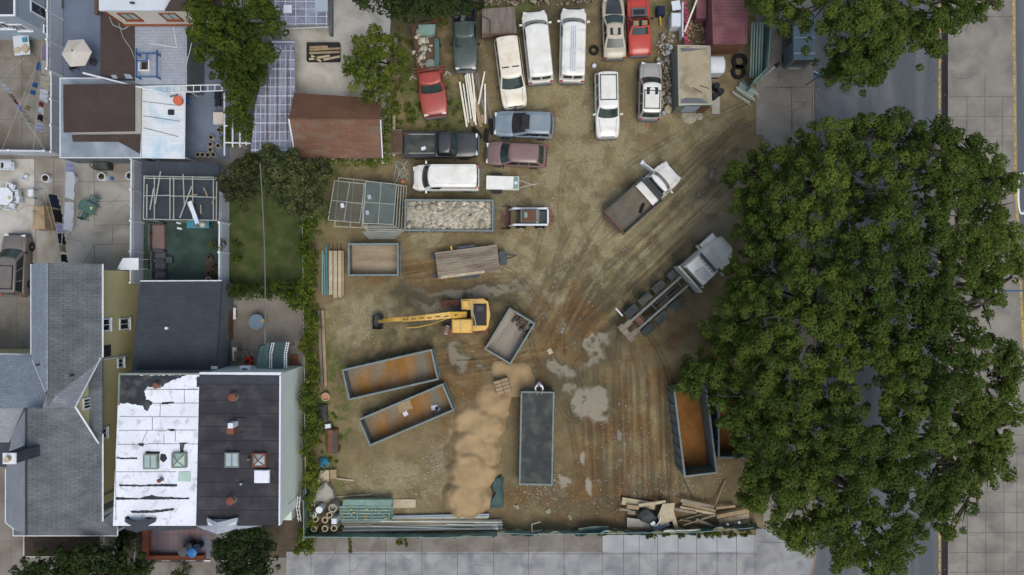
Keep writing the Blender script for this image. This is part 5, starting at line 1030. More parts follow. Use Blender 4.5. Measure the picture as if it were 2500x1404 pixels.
# ---------------- vehicles ----------------
def wheel_at(par, x, y, r=.34, w=.24, rimmat='rim'):
    s = 1 if y > 0 else -1
    k = ('w', r, w)
    o = MB().lathe((0, 0, 0), [(r*.55, -w/2), (r*.92, -w/2), (r, -w/2+.04), (r, w/2-.04), (r*.92, w/2), (r*.6, w/2)], 20).build('wheel', 'tyre', par, smooth='a')
    o.rotation_euler = (math.pi/2*(-s), 0, 0); o.location = (x, y, r)
    MB().lathe((0, 0, 0), [(r*.2, 0), (r*.6, 0), (r*.62, w/2+.006), (r*.5, w/2-.03), (r*.15, w/2+.01)], 16).build('rim', rimmat, o, smooth='a')
    return o
def car(name, label, cat, p0, p1, Lh, Wd, col, kind='sedan', z=.9, rear_w=1, opts=(), group='parked vehicles in the yard', win=None):
    """p0 = rear middle, p1 = front middle in the photo (seen at bonnet height z)"""
    a, b = Vector(W(*p0, z)), Vector(W(*p1, z)); c = (a+b)/2; L = (b-a).length if Lh is None else Lh
    t = thing(name, label, cat, (c.x, c.y, zyard(c.x/.032+1250, 702-c.y/.032) if 745 < c.x/.032+1250 < 1860 else 0), math.atan2((b-a).y, (b-a).x), group)
    K = {'sedan': dict(belt=.92, hood=.86, nose=.72, zr=1.42, base=(-.36, .22), top=(-.2, .04), tw=.74, deck=.94, tail=.84),
         'suv':   dict(belt=1.08, hood=1.06, nose=.9, zr=1.78, base=(-.485, .21), top=(-.44, .09), tw=.8, deck=1.05, tail=.95),
         'wagon': dict(belt=1.0, hood=.95, nose=.76, zr=1.6, base=(-.48, .24), top=(-.41, .05), tw=.78, deck=1.0, tail=.9),
         'van':   dict(belt=1.2, hood=1.12, nose=.92, zr=2.05, base=(-.492, .36), top=(-.475, .25), tw=.86, deck=1.15, tail=1.0),
         'pickup': dict(belt=1.1, hood=1.1, nose=.95, zr=1.82, base=(-.09, .22), top=(-.06, .12), tw=.8, deck=1.12, tail=1.1)}[kind]
    if 'K' in (win or {}): K.update(win['K'])
    hw = Wd/2; mb = MB(); secs = []
    xe = K['base'][1]
    st_ = [(-.5, .86, .55), (-.497, .93, K['tail']-.1), (-.47, .985, K['tail']), (-.4, 1, K['deck']), (-.2, 1, K['deck'] if kind != 'van' else K['belt']), (0, 1, K['belt']), (xe-.02, 1, K['belt']-.01), (xe+.06, .995, K['hood']), (.38, .985, K['hood']-.05), (.45, .94, (K['hood']+K['nose'])/2), (.485, .86, K['nose']), (.5, .72, K['nose']-.14)]
    zb = .28
    for fx, fw, zt_ in st_:
        w_ = hw*fw; r_ = .1; x = fx*L
        h = [(w_*.94, zb), (w_, zb+.12), (w_*1.0, zt_-.26), (w_*.985, zt_-.12), (w_*.95, zt_-.045), (w_*.88, zt_-.01), (w_*.6, zt_+.02), (w_*.25, zt_+.03)]
        secs.append([(x, -y, zz_) for y, zz_ in h]+[(x, y, zz_) for y, zz_ in reversed(h)])
    open_bed = kind == 'pickup' and 'flat' not in opts
    if kind == 'pickup': secs = [q for q, s_ in zip(secs, st_) if s_[0] > -.12] ; x0 = K['base'][0]*L-.03; secs = [[(x0, p[1], p[2]) for p in secs[0]]]+secs
    mb.loft(secs, closed=True); mb.build('body', col, t, smooth='a')
    # greenhouse
    hb, ht = hw*.93, hw*K['tw']; zb_, zt_ = K['belt']-.02, K['zr']-.07; bow, rc = (.12, .1)
    if kind == 'van': bow = .16
    (xr0, xf0), (xr1, xf1) = [(q[0]*L, q[1]*L) for q in (K['base'], K['top'])]
    br = .05
    def fr(t_, s_): return (xf0+(xf1-xf0)*t_-bow*s_*s_-rc*abs(s_)**8, (hb+(ht-hb)*t_)*s_, zb_+(zt_-zb_)*t_)
    def rr_(t_, s_): return (xr0+(xr1-xr0)*t_+br*s_*s_+rc*.6*abs(s_)**8, (hb+(ht-hb)*t_)*s_, zb_+(zt_-zb_)*t_)
    S9 = [-1, -.9, -.75, -.5, -.25, 0, .25, .5, .75, .9, 1]
    def ringat(t_, sc=1, dz=0):
        q = [fr(t_, s_) for s_ in S9]+[rr_(t_, s_) for s_ in reversed(S9)]; cx = sum(p[0] for p in q)/len(q)
        return [(cx+(p[0]-cx)*(1-(1-sc)*(hw*2/L)*1.2), p[1]*sc, p[2]+dz) for p in q]
    MB().loft([ringat(0), ringat(.5), ringat(1)], closed=True, caps=False).loft([ringat(1, 1, 0), ringat(1, .97, .04)], closed=True, caps=False).build('cabin', col if 'cut' not in opts else col, t, smooth='a')
    if 'noroof' not in opts:
        lv = [ringat(1, .97, .04), ringat(1, .9, .065), ringat(1, .6, .085), ringat(1, .25, .095)]
        rm = MB().loft(lv, closed=True, caps=False); k = len(rm.v)-22; rm.f.append(tuple(range(k, k+22))); roof = rm.build('roof', 'paint_roofvar' if False else (win or {}).get('roofmat', col), t, smooth='a')
        rz_ = K['zr']+.02
        if 'ribs' in opts:
            for y in (-.62, -.42, -.2, 0, .2, .42, .62): MB().box(xr1+.25, y*hw-.025, rz_-.045, xf1-.35, y*hw+.025, rz_+.012).build('rib', col, roof)
        if 'rack' in opts:
            for y in (-ht*.82, ht*.82): MB().box(xr1+.25, y-.025, rz_, xf1-.6, y+.025, rz_+.07).build('rack_rail', 'black_plastic', roof)
            for x in (xr1+.3, xf1-.65): MB().box(x-.03, -ht*.82+.026, rz_+.02, x+.03, ht*.82-.026, rz_+.05).build('rack_bar', 'black_plastic', roof)
        if 'bars' in opts:
            for x in (xr1+.5, (xr1+xf1)/2-.2, xf1-.7): MB().box(x-.04, -ht*.95, rz_+.06, x+.04, ht*.95, rz_+.11).build('rack_bar', 'trim_white', roof)
            for y in (-.15, 0, .15): MB().box(xr1+.3, y-.04, rz_+.111, xf1-.4, y+.04, rz_+.16).build('rack_rail', 'trim_white', roof)
        if 'sunroof' in opts: MB().box(xf1-.95, -ht*.62, rz_-.035, xf1-.4, ht*.62, rz_+.004).build('sunroof', 'glass_dark', roof)
        if 'slits' in opts:
            for y in (-ht*.48, ht*.48): MB().box(xf1-.82, y-.27, rz_-.01, xf1-.74, y+.27, rz_+.04).build('roof_marker', 'glass_dark', roof)
        if 'dents' in opts:
            for x, y in ((-.8, .2), (-.1, -.25), (-1.4, -.1)): MB().lathe((x, y, rz_-.04), [(.3, 0), (.28, .048)]).build('stain', 'wood_pale', roof)
    # glass
    gl = (win or {}).get('glass', 'glass_car')
    def pane(fn, t0, t1, s0, s1, off, nm, mat=gl):
        q = MB(); n = 8; rows = []
        for j in range(3):
            tt = t0+(t1-t0)*j/2; rows.append([tuple(Vector(fn(tt, s0+(s1-s0)*i/n))+Vector(off)) for i in range(n+1)])
        vs = [p for r_ in rows for p in r_]; q.add(vs, [(j*(n+1)+i, j*(n+1)+i+1, (j+1)*(n+1)+i+1, (j+1)*(n+1)+i) for j in range(2) for i in range(n)]); return q.build(nm, mat, t, smooth=True)
    if 'noglass' not in opts: pane(fr, .05, .93, -.9, .9, (.012, 0, .012), 'windshield')
    else: pane(fr, .05, .93, -.85, .85, (.008, 0, .008), 'windshield', 'dark_inside')  # no glass: dark pane paints the unlit cabin opening
    if kind == 'van':
        for s0, s1 in ((-.8, -.06), (.06, .8)): pane(rr_, .35, .9, s0, s1, (-.014, 0, .006), 'rear_window', 'glass_dark')
    else: pane(rr_, .12, .9, -.84, .84, (-.012, 0, .01), 'rear_window')
    def side(u0, u1, sg):
        q = []
        for tt in (.1, .9):
            f_ = fr(tt, 1)[0]-.02; r_ = rr_(tt, 1)[0]+.02; y = (hb+(ht-hb)*tt+.012)*sg; zz_ = zb_+(zt_-zb_)*tt
            q.append([(r_+(f_-r_)*u0, y, zz_), (r_+(f_-r_)*u1, y, zz_)])
        MB().add([q[0][0], q[0][1], q[1][1], q[1][0]], [(0, 1, 2, 3)]).build('side_window', 'glass_dark', t)
    for sg in (-1, 1):
        for u in ({'van': [(.74, .94)], 'pickup': [(.1, .9)], 'sedan': [(.06, .46), (.5, .92)]}.get(kind, [(.04, .3), (.34, .62), (.66, .94)])): side(*u, sg)
    hz_ = K['hood']+.045
    if kind != 'van' and 'flatx' not in opts:
        for sg in (-1, 1): MB().loft([[(xf0+.02, sg*hw*.74, K['belt']-.02), (xf0+.02, sg*hw*.72, K['belt']-.02), (xf0+.02, sg*hw*.72, K['belt']+.04), (xf0+.02, sg*hw*.74, K['belt']+.04)], [(.44*L, sg*hw*.62, (K['hood']+K['nose'])/2-.05), (.44*L, sg*hw*.6, (K['hood']+K['nose'])/2-.05), (.44*L, sg*hw*.6, (K['hood']+K['nose'])/2+.035), (.44*L, sg*hw*.62, (K['hood']+K['nose'])/2+.035)]], closed=True).build('bonnet_seam', 'bumper_grey', t)
    MB().box(.468*L, -hw*.5, K['nose']-.1, .496*L, hw*.5, K['nose']+.012).build('grille', 'black_plastic', t)
    MB().path([(xf0-.08, -.05, zb_+.06), (xf0-.2, .45, zb_+.16)], .015, 4).build('wiper', 'black_plastic', t)
    for sg in (-1, 1):
        for x in (.31*L, -.3*L): wheel_at(t, x, sg*(hw-.1), .36 if kind in ('suv', 'pickup', 'van') else .32)
        x_ = xf0-.3 if kind != 'van' else xf0-.35; MB().cbox((x_, sg*(hw+.12), K['belt']+.06), (.12, .22, .16)).build('mirror', 'black_plastic' if col != 'paint_white' else col, t)
        MB().cbox((.478*L, sg*hw*.66, K['nose']-.02), (.16, hw*.34, .12), sg*-.25).build('headlight', 'headlamp', t)
        MB().cbox((-.494*L, sg*hw*.8, K['tail']-.12), (.07, hw*.2, .24)).build('taillight', 'taillamp', t)
    MB().rbox(.49*L-.02, -hw*.78, .38, .5*L+.1, hw*.78, .6, .03).build('front_bumper', (win or {}).get('bump', 'bumper_grey'), t)
    MB().rbox(-.5*L-.1, -hw*.88, .38, -.49*L, hw*.88, .62, .03).build('rear_bumper', (win or {}).get('bump', 'bumper_grey'), t)
    return t, dict(L=L, hw=hw, xr=xr0, belt=K['belt'], xf=xf0, xf1=xf1, xr1=xr1, ht=ht, zr=K['zr'])
car('suburban', 'white long estate truck with yellowed roof standing aslant left of the two white vans', 'suv', (1236, 92), (1258, 262), None, 2.0, 'paint_white_old', 'suv', opts=('slits',), win=dict(K=dict(base=(-.487, .26), top=(-.46, .13), zr=1.9)))
car('van', 'white cargo van without roof rack, second from the left in the parked row', 'van', (1321, 202), (1303, 28), None, 2.0, 'paint_white', 'van', opts=('ribs',))
car('van', 'white cargo van with long white roof rack, right of the plain white van', 'van', (1396, 200), (1400, 22), None, 2.0, 'paint_white', 'van', opts=('ribs', 'bars'))
t, q = car('sedan', 'gold sedan with black bonnet and sunroof at the top of the yard', 'car', (1502, 141), (1497, -6), None, 1.75, 'paint_gold', 'sedan', opts=('sunroof',))
MB().prism([(q['xf']-.02, -.62), (q['xf']+.02, .62), (q['L']*.46, .45), (q['L']*.46, -.45)], .9, .955).build('bonnet', 'paint_black', t)
t, q = car('coupe', 'red car with its bonnet off beside the gold sedan', 'car', (1563, 134), (1557, -14), None, 1.75, 'paint_red_bright', 'sedan', z=.8, opts=('noroof',), win=dict(K=dict(base=(-.2, .14), top=(-.08, .06))))
MB().prism([(q['L']*.12, -.6), (q['L']*.12, .6), (q['L']*.26, .52), (q['L']*.26, -.52)], .9, 1.0).build('engine_bay', 'bumper_grey', t); MB().cbox((.85, 0, 1.02), (.35, .85, .12)).build('engine', 'black_plastic', t)
MB().box(q['xr1']+.02, -q['ht']*.8, 1.0, q['xf1']-.02, q['ht']*.8, 1.12).build('interior', 'dark_inside', t)
for y in (-.33, .33): MB().rbox(-.28, y-.22, 1.1, .12, y+.22, 1.36, .05).build('seat', 'cloth_tan', t)
t, q = car('suv', 'white four-wheel-drive with black roof rails parked alone below the sedans', 'suv', (1481, 176), (1484, 336), None, 1.85, 'paint_white', 'suv', opts=('rack',), win=dict(K=dict(base=(-.487, .22), top=(-.46, .1))))
t, q = car('suv', 'silver wagon with sunroof and roof bar beside the junk and tan box', 'car', (1586, 291), (1589, 153), None, 1.75, 'paint_silver', 'suv', opts=('sunroof', 'rack'), win=dict(K=dict(base=(-.487, .24), top=(-.43, .1), zr=1.7), roofmat='paint_white'))
t, q = car('wrecked_suv', 'pale blue-grey wrecked four-wheel-drive without windscreen above the brown estate', 'suv', (1352, 305), (1207, 300), None, 2.0, 'paint_blue', 'suv', z=1.1, opts=('noglass',), win=dict(K=dict(zr=1.7, base=(-.48, .22), top=(-.44, -.02), tw=.84)))
MB().box(q['xr1']+1.6, -.55, q['zr']-.0, q['xr1']+2.2, .55, q['zr']+.05).build('roof_opening', 'dark_inside', t); MB().box(q['xr1']+.2, -.6, q['zr'], q['xr1']+1.5, .6, q['zr']+.06).build('roof_panel', 'paint_blue', t); MB().cbox((-1.6, -.8, 1.2), (.5, .2, .2), .3).build('crash_bar', 'steel_dark', t)
car('estate_car', 'brown estate car with red rear lights below the wrecked blue-grey one', 'car', (1333, 380), (1187, 373), None, 1.85, 'paint_brown', 'wagon', z=.9, win=dict(K=dict(base=(-.47, .27), top=(-.37, .12)), bump='paint_black'))
t, q = car('van', 'white van lying across between black pickup and rubble container', 'van', (1170, 434), (1008, 434), None, 2.0, 'paint_white', 'van', z=1.0, opts=('ribs',))
t, q = car('pickup_truck', 'black pickup truck with flat bed cover and white stripe, front to the right', 'pickup', (985, 352), (1167, 352), None, 2.0, 'paint_black', 'pickup', z=1.1, opts=('flat',), win=dict(K=dict(base=(-.06, .24), top=(-.02, .15))))
L, hw = q['L'], q['hw']; MB().rbox(-L/2, -hw, .45, -.065*L, hw, 1.1, .06).build('bed', 'paint_black', t); MB().rbox(-L/2+.1, -hw*.86, 1.101, -.07*L, hw*.86, 1.2, .04).build('bed_cover', 'tarp_dark', t)
for y in (-.72, .72): MB().box(-L/2+.45, y-.02, 1.2, -L/2+2.4, y+.02, 1.25).build('bed_rail', 'steel_pale', t)
MB().cbox((-1.3, -.35, 1.22), (.35, .25, .03), .4).build('paper', 'plastic_white', t)
t, q = car('pickup_truck', 'dark green pickup with junk-filled bed running off the top of the yard', 'pickup', (1133, -10), (1137, 170), None, 1.85, 'paint_green', 'pickup', z=1.0, win=dict(K=dict(base=(-.14, .22), top=(-.1, .12))))
L, hw = q['L'], q['hw']; mb = MB(); mb.box(-L/2, -hw*.95, .6, -.15*L, hw*.95, .7); mb.build('bed_floor', 'dark_inside', t)
for y in (-1, 1): MB().box(-L/2, y*hw*.9-.05, .7, -.15*L, y*hw*.9+.05, 1.25).build('bed_side', 'cloth_navy', t)
MB().box(-L/2, -hw*.85, .7, -L/2+.06, hw*.85, 1.2).build('tailgate', 'cloth_navy', t)
c_ = t.location
def junk(label, pts, mats, smin, smax, n, z=.15, name='scrap', group=None, parent=None):
    """a heap of assorted odds and ends"""
    P = []
    for i in range(n):
        x, y = random.choice(pts); P.append((x, y))
    return P
chips('scrap_heap', [(*W(random.gauss(1132, 11), random.gauss(25, 12), 1)[:2], 1.+random.random()*.25) for _ in range(60)], 'steel_mid', .04, .2, 'grey scrap filling the bed of the dark green pickup', 'scrap')
a = W(1141, 8, 1.3); solo(MB().cbox((a[0], a[1], 1.3), (.5, .35, .25), .4), 'magenta_bag', 'magenta', 'magenta bag on the scrap in the green pickup bed', 'bag')
# red pickup with the wooden flatbed
t, q = car('pickup_truck', 'red old pickup with brown stake flatbed full of scrap in the weeds', 'pickup', (1034, 55), (1063, 283), None, 2.05, 'paint_red', 'pickup', z=1.0, opts=('flat',), win=dict(K=dict(base=(.045, .27), top=(.07, .2), zr=1.9, belt=1.15, hood=1.12)))
L, hw = q['L'], q['hw']; MB().box(-L/2, -.9, .85, .03*L, .9, .97).build('flatbed', 'wood_dark', t)
for x in (-.0*L, .03*L): MB().box(x-.06, -1.2, .98, x+.02, 1.2, 1.35).build('headboard', 'steel_rust', t)
for s_ in (-1, 1):
    MB().box(-L/2, s_*.9-.03, .975, -.02*L, s_*.9+.03, 1.2).build('stake_side', 'wood_dark', t)
    MB().path([(.1*L, s_*1.05, 1.2), (.06*L, s_*1.35, 1.25), (.1*L, s_*1.6, 1.2)], .03).build('mirror_bracket', 'steel_pale', t)
chips('scrap_heap', [(*W(random.gauss(1030, 12), random.gauss(115, 25), 1.1)[:2], 1.0+random.random()*.2) for _ in range(70)], 'rubble', .05, .22, 'greyish scrap piled on the red pickup flatbed', 'scrap')
a = W(1043, 75, 1.2); solo(MB().prism([(a[0]-.65, a[1]+.35), (a[0]+.65, a[1]+.4), (a[0]+.6, a[1]-.25), (a[0]+.3, a[1]-.42), (a[0]-.4, a[1]-.42), (a[0]-.62, a[1]-.2)], 1.0, 1.45), 'green_tub', 'steel_green', 'pale green plastic tub at the top of the red pickup flatbed', 'tub')
a, b = W(1066, 95, 1.2), W(1068, 168, 1.2); solo(MB().box(a[0]-.14, b[1], 1.0, a[0]+.2, a[1], 1.3), 'steel_beam', 'plastic_green', 'blue-green beam lying along the right side of the red pickup flatbed', 'beam')
a = W(1051, 157, 1.2); solo(MB().lathe((a[0], a[1], 1.0), [(.42, 0), (.42, .2), (.3, .25)]), 'oil_drum', 'copper', 'round grey-green drum lid behind the red pickup cab', 'drum')
a, b = Vector(W(1032, 158, 1.1)), Vector(W(1056, 151, 1.1)); solo(MB().cbox(tuple((a+b)/2), ((b-a).length, .1, .1), math.atan2((b-a).y, (b-a).x)), 'batten', 'wood_tan', 'short tan batten on the red pickup flatbed', 'batten')
# silver van on the west driveway
t, q = car('minivan', 'beige minivan with roof rack on the driveway left of the yellow house', 'car', (28, 722), (36, 572), None, 1.9, 'paint_beige', 'suv', z=.95, opts=('rack', 'ribs'), group='parked vehicles', win=dict(K=dict(base=(-.487, .27), top=(-.45, .12))))
# dump pickup, turned across the yard, door open
def cabtruck(name, label, p0, p1, z=1.1, Wd=2.1):
    return car(name, label, 'truck', p0, p1, None, Wd, 'paint_white', 'pickup', z=z, group='trucks in the yard', win=dict(K=dict(base=(.17, .33), top=(.19, .26), zr=2.0, belt=1.25, hood=1.25, nose=1.1)))
t, q = cabtruck('dump_truck', 'small white dump truck with empty steel bed and open door', (1499, 544), (1645, 414))
L, hw = q['L'], q['hw']; x0, x1 = -L/2, .1*L
MB().box(x0+.1, -.5, .5, .2*L, .5, .75).build('chassis', 'steel_dark', t)
bed = MB().box(x0, -1.12, .9, x1, 1.12, 1.0).build('bed', 'bed_dirty', t)
for y in (-1.12, 1.12): MB().box(x0, y-.05, 1.001, x1, y+.05, 1.42).build('side_board', 'steel_dark', bed)
MB().box(x0-.07, -1.2, .95, x0+.02, 1.2, 1.45).build('tailgate', 'steel_rust', bed); MB().box(x1-.02, -1.2, 1.0, x1+.12, 1.2, 1.75).build('headboard', 'steel_dark', bed)
MB().box(x1+.2, -.95, 1.0, x1+.45, .95, 1.5).build('toolbox', 'steel_dark', t)
for x, y in ((.12*L, 1.05),): pass
MB().cbox((.27*L, 1.5, 1.05), (.08, 1.0, .9), R(12)).build('open_door', 'trim_white', t); MB().cbox((.27*L-.1, 2.0, 1.25), (.3, .2, .3), R(12)).build('mirror', 'trim_white', t)
a = W(1566, 512, 1.1); solo(MB().path([W(1572, 497, 1.1), W(1567, 508, 1.12), W(1563, 520, 1.1)], .12), 'mat_roll', 'tyre', 'black rubber strip lying in the dump truck bed', 'rubber strip')
a = W(1522, 520, 1.02); o = solo(MB().prism([(a[0]-.35, a[1]-.3), (a[0]+.1, a[1]-.12), (a[0]+.45, a[1]+.35), (a[0]+.2, a[1]+.3), (a[0]-.2, a[1]+.1)], 1.001, 1.03), 'dirt_pile', 'sand', 'thin spill of tan dirt in the dump truck bed', 'dirt')
# roll-off truck
a, b = Vector(W(1525, 815, 1.2)), Vector(W(1776, 592, 1.2)); c = (a+b)/2; L = (b-a).length
t = thing('hook_truck', 'long white-cabbed container truck with bare dark rails and many black mudguards', 'truck', (c.x, c.y, zyard(1650, 703)), math.atan2((b-a).y, (b-a).x), 'trucks in the yard')
cx0 = L/2-3.9
for y in (-.42, .42): MB().box(-L/2+.7, y-.06, .75, cx0-.2, y+.06, 1.05).build('chassis_rail', 'steel_dark', t)
for y in (-.42, .42): MB().box(-L/2+.1, y-.09, 1.1, cx0-.5, y+.09, 1.3).build('hoist_rail', 'steel_mid', t)
for y in (-.15, .15): MB().tube((-L/2+3.2, y, 1.15), (cx0-1.2, y, 1.15), .05).build('hydraulic_ram', 'steel_dark', t)
for x in (-3.4, -2.2, -1.0, .4, 1.4): MB().box(x-.06, -.33, 1.0, x+.06, .33, 1.1).build('crossmember', 'steel_dark', t)
MB().box(-L/2-.05, -.62, 1.08, -L/2+1.0, -.2, 1.34).box(-L/2-.05, .2, 1.08, -L/2+1.0, .62, 1.34).box(-L/2-.1, -.75, 1.02, -L/2+.35, .75, 1.36).build('tail_frame', 'wood_grey', t)
MB().box(-L/2+1.25, -.3, 1.15, -L/2+1.7, .3, 1.3).build('roller', 'steel_rust', t)
for i, x in enumerate((-L/2+1.5, -L/2+2.9, -L/2+4.3, )):
    for s_ in (-1, 1):
        y = s_*.95; wheel_at(t, x+.1, y, .5, .5); MB().rbox(x-.5, y-.32, 1.02, x+.62, y+.32, 1.14, .04).build('mudguard', 'tarp_dark', t)
for x, s_ in ((-L/2+5.7, 1), (-L/2+6.4, -1)): MB().rbox(x-.35, s_*.95-.3, .5, x+.35, s_*.95+.3, 1.1).build('fuel_tank', 'steel_dark', t)
for y in (1.15, ): MB().box(-L/2+.75, 1.1, .9, -L/2+.85, 1.9, 1.05).build('mudflap_bar', 'trim_white', t)
for s_ in (-1, 1): wheel_at(t, L/2-1.0, s_*1.0, .5, .32)
mb = MB(); secs = []
for x, w_, zt_ in ((cx0+1.55, 1.02, 1.75), (cx0+1.9, 1.0, 1.75), (L/2-.8, .86, 1.65), (L/2-.25, .78, 1.5), (L/2, .66, 1.2)):
    secs.append([(x, -w_, .6), (x, -w_, zt_-.25), (x, -w_*.85, zt_-.04), (x, 0, zt_), (x, w_*.85, zt_-.04), (x, w_, zt_-.25), (x, w_, .6)])
mb.loft(secs, closed=True); mb.build('bonnet', 'paint_white', t, smooth='a')
for s_ in (-1, 1): MB().rbox(L/2-1.7, s_*1.05-.24, .95, L/2-.35, s_*1.05+.24, 1.25, .1).build('fender', 'paint_white', t)
MB().loft([[(cx0, -1.05, .7), (cx0+1.75, -1.05, .7), (cx0+1.75, 1.05, .7), (cx0, 1.05, .7)], [(cx0, -1.05, 1.75), (cx0+1.75, -1.05, 1.75), (cx0+1.75, 1.05, 1.75), (cx0, 1.05, 1.75)], [(cx0+.05, -.98, 2.5), (cx0+1.3, -.95, 2.5), (cx0+1.3, .95, 2.5), (cx0+.05, .98, 2.5)], [(cx0+.15, -.88, 2.58), (cx0+1.15, -.85, 2.58), (cx0+1.15, .85, 2.58), (cx0+.15, .88, 2.58)]], closed=True).build('cab', 'paint_white', t)
MB().add([(cx0+1.74, -.9, 1.86), (cx0+1.74, .9, 1.86), (cx0+1.36, .84, 2.44), (cx0+1.36, -.84, 2.44)], [(0, 1, 2, 3)]).build('windshield', 'glass_dark', t)
mb = MB(); 
for j in range(7):
    f = j/6; 
mb.loft([[(cx0+.1, y, 2.58) for y in (-.95, -.5, 0, .2)], [(cx0+.25, y, 2.95) for y in (-.92, -.5, 0, .18)], [(cx0+.75, y, 2.75) for y in (-.85, -.5, 0, .15)], [(cx0+.95, y, 2.585) for y in (-.8, -.5, 0, .12)]], caps=False)
mb.add([(cx0+.1, .2, 2.58), (cx0+.25, .18, 2.95), (cx0+.75, .15, 2.75), (cx0+.95, .12, 2.585)], [(0, 1, 2, 3)]).add([(cx0+.1, -.95, 2.58), (cx0+.25, -.92, 2.95), (cx0+.75, -.85, 2.75), (cx0+.95, -.8, 2.585)], [(3, 2, 1, 0)]); mb.build('wind_deflector', 'paint_white', t)
MB().box(cx0-.42, -1.3, .9, cx0-.3, 1.3, 2.5).build('headache_rack', 'steel_pale', t); MB().box(cx0-.28, -1.28, 1.0, cx0-.2, 1.28, 2.35).build('headache_rack', 'steel_mid', t)
for s_ in (-1, 1): MB().tube((cx0-.12, s_*1.0, .8), (cx0-.12, s_*1.0, 2.9), .07).build('exhaust_stack', 'steel_pale', t); MB().cbox((cx0+1.75, s_*1.35, 2.0), (.12, .3, .4)).build('mirror', 'steel_pale', t)
for y in (-.6, -.3, 0, .3, .6): MB().cbox((cx0+1.2, y, 2.6), (.1, .06, .06)).build('roof_light', 'tile_cap', t)
# flat trailer
c, L, w_, an = rect([(1060, 616), (1212, 598), (1222, 660), (1072, 682)], .9)
t = thing('flatbed_trailer', 'weathered wooden-decked flat trailer between the bins', 'trailer', (c.x, c.y, 0), an); MB().box(-L/2, -w_/2, .78, L/2, w_/2, .88).build('deck', 'wood_grey', t); MB().box(-L/2+.2, -w_/2-.02, .881, L/2-1.2, -w_/2+.2, .93).build('rub_rail', 'wood_pale', t)
mb = MB()
for y in np.linspace(-w_/2, w_/2, 12)[1:-1]: mb.box(-L/2, y-.012, .881, L/2, y+.012, .886)
mb.build('deck_seam', 'wood_dark', t); MB().box(-L/2, -w_/2+.1, .6, L/2, w_/2-.1, .77).build('frame', 'steel_dark', t)
for s_ in (-1, 1): MB().rbox(-.7, s_*(w_/2+.13)-.13, .62, .75, s_*(w_/2+.13)+.13, .72, .03).build('mudguard', 'wicker', t); [wheel_at(t, x, s_*(w_/2+.1), .34, .2) for x in (-.35, .4)]
MB().rbox(L/2+.05, -.6, .5, L/2+.6, .5, .8).build('toolbox', 'wicker', t); MB().tube((L/2, -.3, .6), (L/2+1.4, 0, .5), .05).tube((L/2, .3, .6), (L/2+1.4, 0, .5), .05).build('drawbar', 'steel_dark', t); MB().cbox((-L/2-.25, .75, .5), (.2, .35, .5)).build('ramp_hinge', 'steel_dark', t); MB().cbox((-L/2-.25, -.75, .5), (.2, .35, .5)).build('ramp_hinge', 'steel_dark', t); MB().cbox((-1.1, w_/2+.2, .8), (.12, .3, .2)).build('marker', 'paint_yellow', t)
# small box trailer
c, L, w_, an = rect([(1187, 429), (1267, 431), (1267, 464), (1187, 462)], .9); t = thing('utility_trailer', 'small white covered trailer with hitch right of the white van', 'trailer', (c.x, c.y, 0), an); MB().rbox(-L/2, -w_/2, .45, L/2, w_/2, 1.0, .03).build('box', 'paint_white', t); MB().box(L/2-.42, -w_/2+.06, 1.001, L/2-.05, w_/2-.06, 1.03).build('front_bin', 'steel_green', t); MB().lathe((L/2-.24, .0, 1.03), [(.14, 0), (.13, .1)]).build('cap', 'plastic_white', t)
for s_ in (-1, 1): wheel_at(t, -.45, s_*(w_/2+.13), .33, .2); MB().rbox(-.85, s_*(w_/2+.13)-.13, .7, -.05, s_*(w_/2+.13)+.13, .76).build('mudguard', 'black_plastic', t)
MB().tube((L/2, -.3, .5), (L/2+1.0, 0, .5), .035).tube((L/2, .3, .5), (L/2+1.0, 0, .5), .035).tube((L/2+.9, 0, .5), (L/2+1.35, 0, .5), .05).build('drawbar', 'steel_pale', t); MB().tube((L/2+1.1, -.25, .02), (L/2+1.1, -.2, .8), .03).build('jack', 'steel_mid', t)
# skid steer loader
a, b = Vector(W(1345, 530, .9)), Vector(W(1222, 530, .9)); c = (a+b)/2; t = thing('skid_steer', 'small white-armed skid steer loader with brown roof beside the rubble container', 'loader', (c.x, c.y, 0), R(180)); L = (b-a).length
for s_ in (-1, 1):
    for x in (-1.1, .35): wheel_at(t, x, s_*.68, .38, .3, 'paint_white')
    MB().box(-1.7, s_*.62-.07, 1.15, .95, s_*.62+.07, 1.3).build('lift_arm', 'plastic_white', t); MB().tube((.95, s_*.62, 1.22), (1.25, s_*.62, .4), .07).build('arm_knuckle', 'plastic_white', t)
MB().rbox(-1.75, -.5, .3, .6, .5, 1.0, .05).build('body', 'steel_dark', t); MB().box(-1.0, -.45, 1.0, .4, .45, 1.9).build('cab', 'steel_mid', t); r_ = MB().rbox(-.75, -.45, 1.9, .3, .45, 1.98).build('cab_roof', 'roof_rust', t); MB().box(-.1, -.25, 1.981, .12, .15, 2.0).build('roof_window', 'steel_green', r_); MB().box(-1.75, -.52, 1.02, -1.62, .52, 1.35).build('rear_bar', 'plastic_white', t); MB().box(-1.95, -.6, .5, -1.77, .6, 1.1).build('rear_door', 'clay', t); MB().box(-.9, -.5, 1.3, -.8, .5, 1.4).build('crossbar', 'plastic_white', t)
mb = MB(); mb.loft([[(1.2, y, .75), (1.15, y, .1), (1.6, y, .03), (1.95, y, .04)] for y in (-.88, .88)], caps=False); mb.add([(1.2, -.88, .75), (1.15, -.88, .1), (1.6, -.88, .03), (1.95, -.88, .04)], [(0, 1, 2, 3)]).add([(1.2, .88, .75), (1.15, .88, .1), (1.6, .88, .03), (1.95, .88, .04)], [(3, 2, 1, 0)]); mb.build('bucket', 'wood_dark', t)
